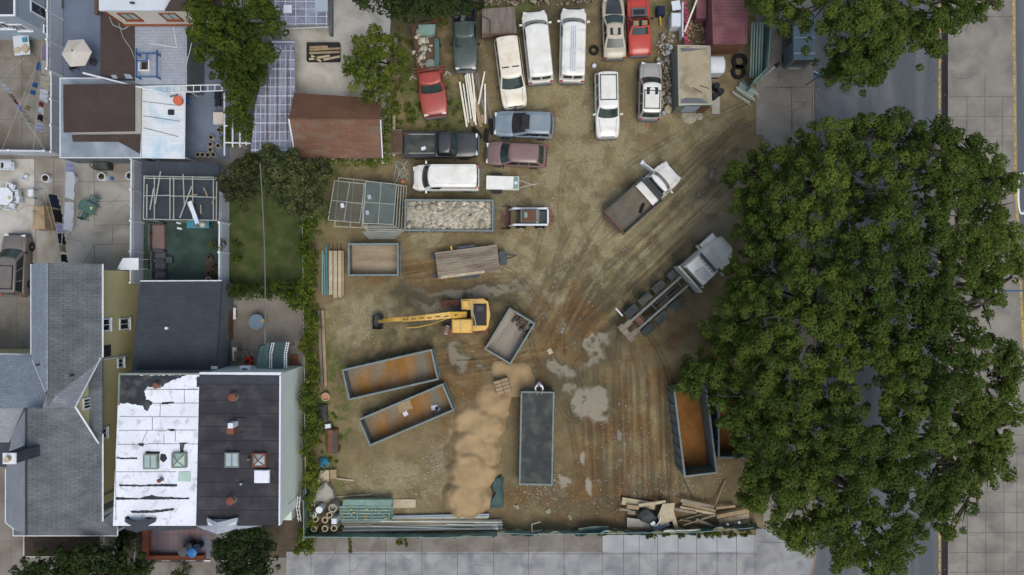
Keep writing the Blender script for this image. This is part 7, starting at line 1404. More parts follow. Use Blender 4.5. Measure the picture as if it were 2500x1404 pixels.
screen_fence('sagging green screen fence along the bottom of the yard, right half', [(1215, 1292), (1300, 1296), (1420, 1294), (1560, 1292), (1700, 1290), (1845, 1278)], 1.5, (0, .25), wav=.2)
screen_fence('green screen fence down the left of the yard behind the vines', [(757, 1298), (755, 1180)], 1.9, (.1, 0), wav=.05)
solo(MB().loft([[W(1413, 1290, .9), W(1414, 1300, .6)], [W(1450, 1285, 1.0), W(1452, 1301, .5)], [W(1485, 1284, .95), W(1488, 1298, .6)]], caps=False), 'loose_sheet', 'steel_green', 'pale green loose sheet folded over the sagging fence', 'sheet')
solo(MB().path([W(1620, 1296, 1.2), W(1680, 1295, 1.25), W(1710, 1293, 1.2)], .06), 'pale_pipe', 'pvc', 'pale pipe resting on the sagging fence near the debris', 'pipe')
mb = MB(); mb.path([W(1300, 1308, 1.0), W(1298, 1280, .9), W(1320, 1274, .7)], .04); mb.path([W(1300, 1298, .8), W(1324, 1294, .8)], .05); solo(mb, 'bent_post', 'steel_pale', 'bent pale fence post in the middle of the lower fence', 'post')
# top-right: screen fence, gate leaves, pole
screen_fence('tall pale green screen fence in the top right corner of the yard', [(1822, 225), (1858, 190), (1866, 60), (1868, -20)], 2.3, (-.3, .1), wav=.15)
mb = MB()
for x in (1832, 1838, 1845, 1852, 1858): mb.tube(W(x, 190, 1.2), W(x+4, 55, 1.6), .06, n=5)
solo(mb, 'leaning_bars', 'steel_green', 'pale green bars leaning on the tall corner fence', 'bars')
for l, p in (('upper ladder-like gate leaf on the ground by the corner', ((1806, 202), (1852, 232))), ('middle ladder-like gate leaf on the ground by the corner', ((1797, 213), (1843, 243))), ('lower ladder-like gate leaf on the ground by the corner', ((1788, 224), (1831, 251)))): solo(MB().tube(W(*p[0], .3), W(*p[1], .3), .06).tube(W(p[0][0]+4, p[0][1]+6, .2), W(p[1][0]+2, p[1][1]+6, .2), .03), 'gate_bar', 'steel_pale', l, 'gate bars')
a = W(1823, 220, .2); solo(MB().cbox((a[0], a[1], .15), (1.4, .9, .06), R(-34)), 'gate_sheet', 'steel_green', 'green sheet panel under the gate bars by the corner', 'sheet')
t = thing('sign_pole', 'dark-headed pole standing at the corner driveway', 'pole', W(1857, 192)); MB().tube((0, 0, 0), (0, 0, 3.3), .06).build('pole', 'trim_white', t); MB().cbox((0.0, 0, 3.4), (.3, .3, .35), R(40)).build('head', 'kerb_dark', t)
t = thing('street_sign', 'red white and blue street sign on a thin pole by the kerb', 'sign', W(1966, 209)); MB().tube((0, 0, 0), (0, 0, 2.4), .035).build('pole', 'steel_dark', t); MB().cbox((-.15, .1, 2.35), (.5, .04, .3), R(-35)).build('plate', 'plastic_blue', t); MB().cbox((.2, -.05, 2.4), (.35, .05, .3), R(30)).build('plate', 'taillamp', t); MB().cbox((-.3, .25, 2.42), (.3, .05, .25), R(-35)).build('plate', 'plastic_white', t)
t = thing('street_lamp', 'blue-grey street lamp arm reaching in from the right edge', 'street lamp', W(2590, 712)); e_ = W(2436, 710, 8.3); l = Vector(e_)-t.location; MB().tube((0, 0, 0), (0, 0, 8.4), .12, .08).build('pole', 'steel_mid', t); MB().tube((0, 0, 8.3), (l.x, l.y, 8.3), .07, .05).build('arm', 'frame_blue', t); MB().rbox(l.x-.25, l.y-.14, 8.2, l.x+.4, l.y+.14, 8.38).build('lamp_head', 'steel_mid', t)
# tan box container, tank, maroon container
t = thing('site_container', 'tan-roofed box container with grey panelled walls and water-stained top', 'container', W(1680, 192)); z = 2.6; P = ZW([(1655, 111), (1733, 113), (1737, 254), (1658, 256)], z); part(MB().prism(P, .1, z-.06), 'wall', 'container_grey', t); part(MB().prism(P, z-.058, z), 'roof', 'container_tan', t); edge([(*p, z) for p in P], .05, t, 'rim', 'steel_pale')
part(MB().slab(PX([(1662, 243), (1675, 238), (1712, 240), (1730, 252), (1662, 252)], z+.01), .006), 'wet_stain', 'asphalt_patch', t); part(MB().slab(PX([(1660, 117), (1725, 119), (1690, 124), (1664, 126)], z+.01), .006), 'wet_stain', 'asphalt_patch', t); p_ = W(1662, 257, 1.6); part(MB().box(p_[0]+.2, P[3][1]-.02, .6, p_[0]+1.3, P[3][1]-.001, 2.1), 'sign_panel', 'wall_pale', t); part(MB().box(p_[0]+1.5, P[3][1]-.02, .3, p_[0]+2.1, P[3][1]-.001, 2.2), 'door', 'steel_rust', t)
mb = MB(); mb.tube(W(1692, 214, 2.66), W(1714, 226, 2.66), .03, n=4); mb.tube(W(1709, 209, 2.66), W(1732, 216, 2.66), .03, n=4); part(mb, 'stick', 'wood_dark', t)
a = W(1754, 156, 1.8); t = thing('water_tank', 'white rounded water tank right of the tan box container', 'tank', (a[0], a[1], 0)); MB().loft([[(-.55, y*.62, 1.8-abs(y)**3*.2) for y in (-1, -.8, -.4, 0, .4, .8, 1)]+[(-.55, .62, .5), (-.55, -.62, .5)], [(.45, y*.62, 1.8-abs(y)**3*.2) for y in (-1, -.8, -.4, 0, .4, .8, 1)]+[(.45, .62, .5), (.45, -.62, .5)], [(.56, y*.5, 1.7-abs(y)**3*.2) for y in (-1, -.8, -.4, 0, .4, .8, 1)]+[(.56, .5, .6), (.56, -.5, .6)]], closed=True).build('tank', 'plastic_white', t, smooth='a'); MB().box(-.5, -.6, 0, .5, .6, .49).build('stand', 'steel_dark', t)
t = thing('shipping_container', 'maroon corrugated shipping container at the top of the yard', 'container', W(1775, 40)); z = 2.6; P = ZW([(1737, -80), (1825, -80), (1822, 105), (1742, 105)], z); part(MB().prism(P, .1, z-.1), 'wall', 'container_maroon', t); part(MB().prism([(p[0], p[1]) for p in P], z-.099, z-.02), 'roof', 'container_maroon', t); mb = MB()
for k in range(22): y = P[3][1]+.15+k*.26; mb.box(P[3][0]+.06, y, z-.019, P[2][0]-.08, y+.12, z+.03)
part(mb, 'roof_corrugation', 'container_maroon', t); edge([(*p, z) for p in P], .06, t, 'corner_rail', 'container_maroon'); part(MB().box(P[3][0]+.1, P[3][1]-.03, .2, P[2][0]-.1, P[3][1]-.001, 2.4), 'door', 'steel_rust', t)
a = W(1713, 22, 1.4); solo(MB().rbox(a[0]-.4, a[1]-.7, 0, a[0]+.4, a[1]+.9, 1.4), 'maroon_cabinet', 'container_maroon', 'small maroon cabinet left of the shipping container', 'cabinet')
def cyl(label, name, mat, px, py, r_, h, cat='barrel', z0=0, n=18): a = W(px, py, z0+h); return solo(MB().lathe((a[0], a[1], z0), [(r_*.96, 0), (r_, .05), (r_, h-.03), (r_*.9, h)], n), name, mat, label, cat)
mb = MB()
for k in range(26): a = W(1672+random.uniform(-5, 7), 4+k*4.2, .8); mb.cbox((a[0], a[1], .5+random.random()*.3), (.42, .09, .12), random.uniform(-.4, .4))
solo(mb, 'pink_coil', 'pink', 'tall heap of pink ribbed hose beside the white cabinet', 'hose', kind=None)
solo(MB().tube(W(1703, -5, 1.8), W(1671, 78, 1.2), .07), 'white_pole', 'pvc', 'white pole lying aslant over the pink hose', 'pole')
t = thing('white_cabinet', 'white metal cabinet standing open beside the pink hose', 'cabinet', W(1644, 60)); MB().rbox(-.4, -.55, 0, .35, .5, 1.1).build('body', 'plastic_white', t); MB().cbox((-.1, .95, 1.3), (.65, .7, .06), .15).build('lid', 'plastic_white', t); MB().box(.36, -1.4, .3, .46, 1.2, 1.3).build('door', 'vinyl', t)
t = thing('outboard_motor', 'blue and black engine lump right of the red car', 'engine', W(1609, 34)); MB().rbox(-.3, -.35, .1, .3, .35, .8, .12).build('cowling', 'cloth_navy', t); MB().tube((0, -.3, .3), (.1, -1.0, .2), .07).build('shaft', 'paint_yellow', t)
for l, x, y, r_, h, mt in (('orange-lidded bucket in the junk left of the tan container, upper', 1629, 102, .14, .5, 'clay'), ('orange-lidded bucket in the junk left of the tan container, lower', 1626, 157, .14, .5, 'clay'), ('white bucket on the ground between van and gold sedan', 1451, 160, .17, .35, 'plastic_white'), ('white tub in the junk strip, upper', 1637, 115, .2, .4, 'plastic_white'), ('white tub in the junk strip, middle', 1631, 128, .16, .5, 'plastic_white'), ('pale cable drum lid standing low left of the tan container', 1632, 266, .3, .4, 'wood_pale'), ('small grey pot below the pale drum lid', 1621, 275, .16, .3, 'wall_pale'), ('white curved basin by the pale drum lid', 1637, 245, .18, .3, 'plastic_white'), ('tiny orange pot below the silver wagon', 1579, 306, .1, .15, 'plastic_orange')): cyl(l, 'bucket', mt, x, y, r_, h, 'bucket')
chips('scrap_strip', [(*W(random.gauss(1622, 11), random.uniform(85, 265))[:2], .1+random.random()*.4) for _ in range(260)], 'rubble', .03, .16, 'strip of mixed scrap between silver wagon and tan container', 'scrap')
chips('scrap_corner', [(*W(random.uniform(1662, 1725), random.uniform(30, 108))[:2], .05+random.random()*.3) for _ in range(200)], 'wood_tan', .03, .18, 'loose scrap in front of the maroon container', 'scrap')
chips('scrap_top', [(*W(random.uniform(1160, 1500), random.uniform(-40, 14))[:2], .05+random.random()*.4) for _ in range(420)], 'wood_grey', .03, .2, 'dark scrap along the very top of the yard', 'scrap')
chips('scrap_top_pale', [(*W(random.uniform(1250, 1340), random.uniform(-40, 8))[:2], .3+random.random()*.4) for _ in range(70)], 'wood_grey', .05, .35, 'pale scrap at the top edge above the white vans', 'scrap')
cyl('round pale stone slab on the ground below the tan container', 'stone_slab', 'rubble', 1683, 284, .62, .06, 'slab', n=14); cyl('small pale stone slab right of the large one', 'stone_slab', 'rubble', 1708, 284, .3, .06, 'slab', n=9)
a = W(1748, 262, .1); solo(MB().box(a[0]-.3, a[1]-.5, .02, a[0]+.3, a[1]+1.2, .1), 'concrete_pad', 'concrete_pale', 'concrete pad right of the tan container foot', 'pad')
for l, x, y in (('black barrel right of the tan container, upper', 1751, 208), ('black barrel right of the tan container, middle', 1761, 222), ('black barrel right of the tan container, lower', 1747, 232)): cyl(l, 'barrel', 'black_plastic', x, y, .25, .8)
def tyre_flat(label, px, py, r_=.38, z0=.02, group='old tyres in the yard'): a = W(px, py, z0+.1); return solo(MB().ring((a[0], a[1]), r_, r_*.55, z0, z0+.22, 20), 'tyre', 'tyre', label, 'tyre', group)
tyre_flat('tyre lying between the racked van and the gold sedan', 1450, 123); tyre_flat('large tyre by the top right fence, upper', 1806, 150, .6, .1); tyre_flat('large tyre by the top right fence, lower', 1803, 176, .55, .1); tyre_flat('tyre beside the vine hedge at the patio corner', 741, 747, .25)
# wooden platform
t = thing('timber_platform', 'weathered plank platform left of the white vans', 'platform', W(1217, 55)); P = [W(1177, 22, 1.0), W(1256, 16, 1.0), W(1262, 82, 1.0), W(1177, 90, 1.0)]; mb = MB()
for k in range(12): f0, f1 = k/12, (k+.93)/12; a, b = Vector(P[0]).lerp(Vector(P[1]), f0), Vector(P[0]).lerp(Vector(P[1]), f1); c_, d_ = Vector(P[3]).lerp(Vector(P[2]), f1), Vector(P[3]).lerp(Vector(P[2]), f0); mb.slab([tuple(d_), tuple(c_), tuple(b), tuple(a)], .06)
part(mb, 'deck', 'wood_grey_y', t); part(MB().slab([tuple(Vector(p)-Vector((0, 0, .08))) for p in P[::-1]], .5), 'base', 'wood_dark', t); part(MB().cbox(W(1220, 84, 1.05), (2.6, .12, .1), .03), 'beam', 'wood_dark', t)
mb = MB(); mb.path([W(1178, 40, 1.1), W(1192, 46, 1.1), W(1196, 52, 1.1), W(1197, 80, 1.1)], .04); part(mb, 'bent_pipe', 'steel_dark', t)
# white pipes and planks
sp = [((1122, 200), (1140, 310), 'pvc', .08), ((1131, 205), (1144, 300), 'pvc', .06), ((1140, 180), (1158, 298), 'pvc', .07), ((1145, 178), (1162, 305), 'pvc', .07), ((1152, 173), (1160, 250), 'pvc', .07), ((1156, 205), (1161, 300), 'pvc', .07), ((1183, 175), (1168, 255), 'pvc', .07), ((1184, 205), (1185, 302), 'pvc', .07), ((1136, 184), (1150, 290), 'pvc', .06)]
for i, (a, b, mt, r_) in enumerate(sp): solo(MB().tube(W(*a, .3+.05*(i % 3)), W(*b, .3+.05*(i % 3)), r_), 'white_pipe', mt, 'white plastic pipe in the fanned bundle below the dark green pickup', 'pipe', 'fanned white pipes below the green pickup')
for i, (a, b, w_) in enumerate((((1140, 250), (1154, 308), .25), ((1162, 178), (1178, 250), .3), ((1160, 240), (1174, 310), .25), ((1186, 225), (1200, 290), .2), ((1178, 280), (1180, 300), .3), ((1160, 185), (1190, 300), .2))):
    a, b = Vector(W(*a, .2)), Vector(W(*b, .2)); solo(MB().cbox((*((a+b)/2)[:2], .14+.05*(i % 3)), ((b-a).length, w_, .05), math.atan2((b-a).y, (b-a).x)), 'plank', 'wood_grey_y' if i % 2 else 'wood_tan', 'weathered plank among the fanned white pipes', 'plank', 'planks among the fanned pipes')
for l, a, b in (('black rolled tyre carcass right of the black pickup, slanting', (1155, 312), (1175, 336)), ('black roll right of the black pickup, upright', (1189, 315), (1186, 345)), ('black roll left of the wrecked blue-grey car', (1196, 292), (1204, 328))): solo(MB().tube(W(*a, .35), W(*b, .35), .17), 'black_roll', 'tyre', l, 'roll')
t = thing('planter_crate', 'grey wooden crate behind the black pickup tailgate', 'crate', W(972, 350)); MB().rbox(-.45, -.95, 0, .45, .95, .7).build('box', 'wood_grey_y', t); MB().box(-.38, -.85, .701, .38, .85, .72).build('lid', 'wood_dark', t)
solo(MB().box(*W(959, 381, .4)[:2], .3, *W(965, 282, .4)[:2], .5), 'pale_plank', 'wood_pale', 'pale plank standing along the ivy left of the crate', 'plank'); solo(MB().box(*W(962, 170, .4)[:2], .3, *W(970, 92, .4)[:2], .45), 'pale_plank', 'wood_grey_y', 'grey plank leaning in the weeds beside the ivy tree', 'plank')
mb = MB()
for k in range(26): mb.tube(W(random.uniform(955, 1000), random.uniform(385, 450), .1), W(random.uniform(955, 1000), random.uniform(385, 450), .5), .02, n=4)
solo(mb, 'steel_rod_tangle', 'steel_pale', 'tangle of bent grey rods right of the ivy-edged garage', 'rods')
for l, x0, y0, x1, y1, mt in (('small tan board lying alone on the mud right of the excavator', 1337, 851, 1348, 864, 'wood_pale'), ('pale broken board in the lower middle of the yard', 1332, 1242, 1345, 1252, 'rock_pale'), ('pale chunk left of the broken board', 1259, 1232, 1267, 1242, 'rock_pale'), ('pale stone right of the broken board', 1388, 1255, 1394, 1268, 'rock_pale')): a, b = W(x0, y1), W(x1, y0); solo(MB().cbox(((a[0]+b[0])/2, (a[1]+b[1])/2, .1), (b[0]-a[0], b[1]-a[1], .08), .5), 'board', mt, l, 'board')
solo(MB().tube(W(1670, 1172, .1), W(1692, 1217, .2), .04), 'steel_rod', 'steel_dark', 'dark rod running down from the tall container', 'rod'); solo(MB().tube(W(1770, 1172, .1), W(1746, 1232, .5), .06), 'wooden_pole', 'wood_tan', 'wooden pole slanting down to the plank pile', 'pole')
# timber debris
pl = [((1518, 1222), (1600, 1236), .9), ((1512, 1243), (1540, 1246), .25), ((1530, 1236), (1560, 1240), .5), ((1560, 1234), (1625, 1224), .35), ((1532, 1250), (1590, 1256), .5), ((1532, 1282), (1592, 1286), .7), ((1532, 1270), (1560, 1272), .5), ((1662, 1222), (1742, 1238), .45), ((1665, 1230), (1748, 1248), .35), ((1660, 1238), (1750, 1256), .3), ((1640, 1242), (1700, 1252), .3), ((1750, 1262), (1828, 1246), .5), ((1755, 1274), (1828, 1258), .6), ((1752, 1286), (1830, 1272), .6), ((1748, 1240), (1795, 1236), .3), ((1640, 1248), (1652, 1292), .5), ((1655, 1272), (1730, 1250), .15), ((1660, 1268), (1740, 1282), .15), ((1668, 1282), (1745, 1258), .12), ((1700, 1268), (1752, 1288), .3)]
for i, (a, b, w_) in enumerate(pl):
    z = .25+.12*(i % 4); a, b = Vector(W(*a, z)), Vector(W(*b, z)); solo(MB().cbox((*((a+b)/2)[:2], z), ((b-a).length, w_*.62, .09), math.atan2((b-a).y, (b-a).x), 0, random.uniform(-.05, .05)), 'timber_plank', ('wood_pale', 'wood_grey', 'wood_tan')[i % 3], 'weathered plank in the long timber pile at the lower right fence', 'plank', 'planks of the lower right timber pile')
for l, P, mt in (('tilted pale plywood sheet in the middle of the timber pile', [(1618, 1230), (1648, 1228), (1640, 1272), (1612, 1284), (1606, 1260)], 'wood_pale'), ('slatted panel below the dark cloth in the timber pile', [(1592, 1290), (1624, 1262), (1636, 1282), (1604, 1296)], 'wall_pale'), ('grey sheet at the left foot of the timber pile', [(1531, 1264), (1580, 1270), (1590, 1288), (1531, 1286)], 'tarp_pale')): solo(MB().slab(PX(P, .8 if 'tilted' in l else .6), .06), 'plywood_sheet', mt, l, 'sheet')
mb = MB(); P = [(1552, 1256), (1568, 1242), (1580, 1240), (1598, 1252), (1608, 1264), (1596, 1276), (1582, 1280), (1562, 1272)]; c_ = W(1580, 1258, .95); mb.loft([PX(P, .5), [tuple(Vector(W(*p, .85))*.72+Vector(c_)*.28+Vector((0, 0, random.uniform(-.1, .1)))) for p in P], [tuple(Vector(c_)*.85+Vector(W(*p, 1.1))*.15) for p in P]], closed=True); solo(mb, 'dark_cloth', 'tarp_dark', 'dark cloth draped over the left of the timber pile', 'cloth', smooth='a')
mb = MB(); mb.path([W(1612, 1262, .9), W(1611, 1272, .92), W(1604, 1282, .9), W(1595, 1284, .9)], .05); mb.cbox(W(1594, 1278, .9), (.35, .25, .06), .6); solo(mb, 'white_scrap', 'plastic_white', 'curled white plastic scrap beside the dark cloth', 'scrap')
for l, x, y in (('white cup on the right planks of the timber pile, left', 1777, 1281), ('white cup on the right planks of the timber pile, right', 1805, 1276)): cyl(l, 'cup', 'plastic_white', x, y, .1, .2, 'cup', .8, 10)
# patio pieces near the hedge
a, b = W(708, 894), W(728, 866); solo(MB().box(a[0], a[1], 0.01, b[0], b[1], .12), 'red_mat', 'terracotta_edge', 'reddish mat on the narrow path beside the green awning', 'mat')
a = W(534, 289, .5); t = thing('white_crate', 'square white chest on the blue patio', 'chest', (a[0], a[1], 0)); MB().rbox(-.38, -.45, 0, .38, .45, .55).build('body', 'plastic_white', t); MB().rbox(-.4, -.47, .551, .4, .47, .62, .03).build('lid', 'wall_cream', t)
for l, x, y in (('black chair at the right side of the blue patio, upper', 537, 236), ('black chair at the right side of the blue patio, lower', 538, 255)): chair('garden_chair', l, 'chair', W(x, y), R(180), 'black_plastic')
chair('garden_chair', 'blue chair beside the corrugated roof on the blue patio', 'chair', W(459, 250), 0, 'cloth_blue')
# ---------------- trees and plants ----------------
def B(*a): return list(a)
tree('garden_tree', 'large dense garden tree above the blue patio at the top left', 'tree', [(510, 20, 60, 6.5), (590, 30, 70, 7), (640, 60, 50, 6.5), (500, 70, 46, 6.5), (555, 90, 60, 7.5), (625, 120, 52, 6.5), (520, 120, 50, 6.2), (580, 160, 55, 6), (620, 180, 38, 5), (545, 170, 36, 5), (595, 205, 34, 4.5), (655, 20, 30, 5.5)], (580, 100), 'leaf_garden', ls=.13, rmin=.3, rmax=.6)
tree('vine_mass', 'trailing green vine below the garden tree over the white trellis', 'vine', [(580, 235, 36, 3.2), (585, 265, 38, 3), (590, 300, 30, 2.8), (575, 210, 34, 3.4), (560, 290, 20, 2.6), (600, 330, 14, 2.5), (552, 345, 16, 1.6), (548, 318, 14, 1.8)], (585, 270), 'leaf_garden', th=1.5, tr=.08, rmin=.22, rmax=.42, ls=.1, limbs=False)
tree('ivy_tree', 'loose yellow-green tree overgrown with ivy above the brown garage', 'tree', [(895, 110, 40, 4.5), (875, 150, 36, 4.5), (905, 170, 44, 5), (935, 120, 38, 4.6), (880, 200, 36, 4.2), (930, 210, 36, 4), (850, 160, 22, 4), (960, 160, 34, 3.8), (920, 85, 24, 4), (985, 130, 18, 3), (905, 240, 28, 3.6)], (925, 170), 'leaf_vine', dens=.8, ls=.12, rmin=.25, rmax=.5)
tree('ivy', 'bright ivy band down the right end of the brown garage', 'ivy', [(943, 240+i*16, 13, 2.2) for i in range(10)]+[(938, 388, 14, 2.2)], (945, 320), 'leaf_vine', th=1.2, tr=.06, rmin=.15, rmax=.3, ls=.08, limbs=False, dens=1.6)
tree('ivy', 'bright ivy band along the foot of the brown garage', 'ivy', [(735+i*17, 391, 11, 2.0) for i in range(12)]+[(905, 398, 14, 2)], (830, 392), 'leaf_vine', th=1.2, tr=.06, rmin=.15, rmax=.3, ls=.08, limbs=False, dens=1.6)
tree('dark_shrub', 'brownish olive bushy tree beside the pergola', 'tree', [(585, 420, 40, 3.6), (560, 440, 34, 3.4), (605, 455, 38, 3.6), (580, 475, 34, 3.2), (600, 400, 30, 3.2)], (588, 440), 'leaf_olive', ls=.1, rmin=.22, rmax=.42)
tree('blossom_tree', 'spreading tree with pale blossom above the lawn', 'tree', [(665, 400, 44, 4), (700, 430, 50, 4.4), (740, 440, 50, 4.4), (680, 460, 40, 4), (740, 490, 44, 4), (775, 440, 38, 3.8), (700, 485, 30, 3.6), (765, 500, 30, 3.4), (780, 405, 26, 3), (655, 375, 26, 3), (715, 395, 34, 3.8)], (712, 445), 'leaf_blossom', ls=.12, rmin=.28, rmax=.52)
tree('small_bush', 'light green low bush beside the trellis foot', 'bush', [(615, 380, 22, 1.4), (630, 385, 18, 1.4), (600, 385, 12, 1.2)], (615, 382), 'leaf_garden', th=.6, tr=.05, rmin=.18, rmax=.3, ls=.09, limbs=False)
tree('lawn_shrub', 'round shrub at the fence edge of the lawn, upper', 'bush', [(571, 592, 11, 1.1)], (571, 592), 'leaf_garden', th=.5, tr=.04, rmin=.15, rmax=.26, ls=.09, limbs=False, group='round shrubs at the lawn edge')
tree('lawn_shrub', 'round shrub at the fence edge of the lawn, lower', 'bush', [(572, 632, 13, 1.1)], (572, 632), 'leaf_garden', th=.5, tr=.04, rmin=.15, rmax=.26, ls=.09, limbs=False, group='round shrubs at the lawn edge')
tree('hedge', 'thick clipped hedge between the lawn and the east patio', 'hedge', [(570+i*17, 711, 21, 1.6) for i in range(6)]+[(575, 705, 16, 1.5)], (610, 712), 'leaf_hedge', th=.8, tr=.08, rmin=.2, rmax=.32, ls=.08, limbs=False, dens=1.8, squash=.4)
tree('bush', 'irregular green bush at the right end of the hedge', 'bush', [(695, 712, 26, 1.8), (720, 722, 26, 1.8), (740, 700, 24, 1.8), (710, 740, 20, 1.6), (680, 700, 20, 1.7)], (710, 715), 'leaf_garden', th=.8, tr=.07, rmin=.22, rmax=.38, ls=.1, limbs=False)
tree('turf_plants', 'leafy potted plants along the right edge of the green turf', 'plant', [(528, 588, 16, 1.8), (518, 598, 13, 1.6), (535, 605, 10, 1.6), (528, 650, 8, .8), (533, 668, 9, .8), (524, 676, 8, .7)], (530, 600), 'leaf_olive', th=1, tr=.04, rmin=.15, rmax=.3, ls=.1, limbs=False, dens=.9)
# vine-grown fence
t = screen_fence('old wire fence buried in vines between patio and yard', [(745, 500), (748, 700), (752, 900), (757, 1180)], 1.3, (0, 0), 'steel_mid', .02, 'wire_fence') if 0 else thing('wire_fence', 'thin wire fence poles standing in the vine hedge', 'fence', W(756, 850))
for y in (470, 560, 650, 740, 830, 920, 1010, 1100, 1190): part(MB().tube(W(752+(y-470)*.012, y), (*W(752+(y-470)*.012, y)[:2], 1.6), .035), 'post', 'steel_pale', t)
mb = MB(); mb.tube((*W(752, 470)[:2], 1.55), (*W(761, 1190)[:2], 1.55), .02); part(mb, 'rail', 'steel_pale', t)
for l, y0, y1, w_ in (('upper stretch of the vine hedge beside the fence panel stack', 500, 700, 24), ('middle stretch of the vine hedge beside the grey beams', 715, 930, 20), ('lower stretch of the vine hedge beside the mint wall', 940, 1180, 25), ('lowest vines by the green corner fence', 1185, 1300, 9)):
    bl_ = [(750+(y-500)*.009+random.uniform(-5, 5)+6*math.sin(y*.05), y, w_*random.uniform(.55, 1.1), 1.4+random.random()*.6) for y in range(y0, y1, 13)]
    tree('vine_hedge', l, 'hedge', bl_, (752, (y0+y1)//2), 'leaf_vine', th=.9, tr=.05, rmin=.16, rmax=.34, ls=.1, limbs=False, dens=1.15, group='vines along the yard fence')
tree('corner_shrub', 'feathery green shrub at the corner of mint house and pavement', 'bush', [(742, 1325, 22, 1.4), (730, 1340, 16, 1.2), (755, 1345, 12, 1), (740, 1305, 16, 1.2)], (742, 1330), 'leaf_vine', th=.6, tr=.05, rmin=.18, rmax=.32, ls=.12, limbs=False)
tree('front_tree', 'round dark tree in front of the black-roofed house at the bottom', 'tree', [(560, 1320, 40, 4), (600, 1310, 46, 4.5), (635, 1325, 38, 4), (560, 1365, 42, 3.8), (610, 1365, 48, 4.2), (640, 1380, 36, 3.6), (590, 1400, 46, 3.8), (540, 1345, 26, 3)], (598, 1350), 'leaf_dark', rmin=.26, rmax=.5, ls=.11)
tree('front_bushes', 'dark trees along the bottom left edge of the picture', 'tree', [(60, 1400, 34, 3), (110, 1385, 40, 3.4), (165, 1370, 40, 3.6), (215, 1360, 44, 3.8), (265, 1370, 46, 3.8), (310, 1375, 44, 3.4), (345, 1385, 26, 3), (200, 1410, 60, 3.4), (290, 1415, 60, 3.4), (120, 1420, 50, 3)], (215, 1395), 'leaf_dark', rmin=.28, rmax=.52, ls=.12)
tree('street_shrub', 'small shrub at the bottom edge on the pavement', 'bush', [(433, 1398, 14, 1.2), (445, 1408, 14, 1)], (436, 1402), 'leaf_dark', th=.5, tr=.04, rmin=.16, rmax=.3, ls=.1, limbs=False)
tree('step_plants', 'green plants beside the white plastic chair', 'plant', [(292, 1312, 14, 1), (310, 1318, 12, 1), (285, 1305, 10, 1)], (296, 1314), 'leaf_dark', th=.4, tr=.03, rmin=.15, rmax=.28, ls=.1, limbs=False)
tree('top_tree', 'dark green tree crown at the top edge above the pale patio', 'tree', [(885, 0, 24, 4.5), (930, -5, 34, 5), (975, 10, 36, 5), (1020, 15, 38, 5.2), (1065, 5, 34, 5), (1095, 10, 24, 4.5), (1000, -30, 60, 5.2), (1140, 15, 20, 4), (1165, 5, 14, 3.6)], (1000, -30), 'leaf_dark', ls=.13, rmin=.3, rmax=.55)
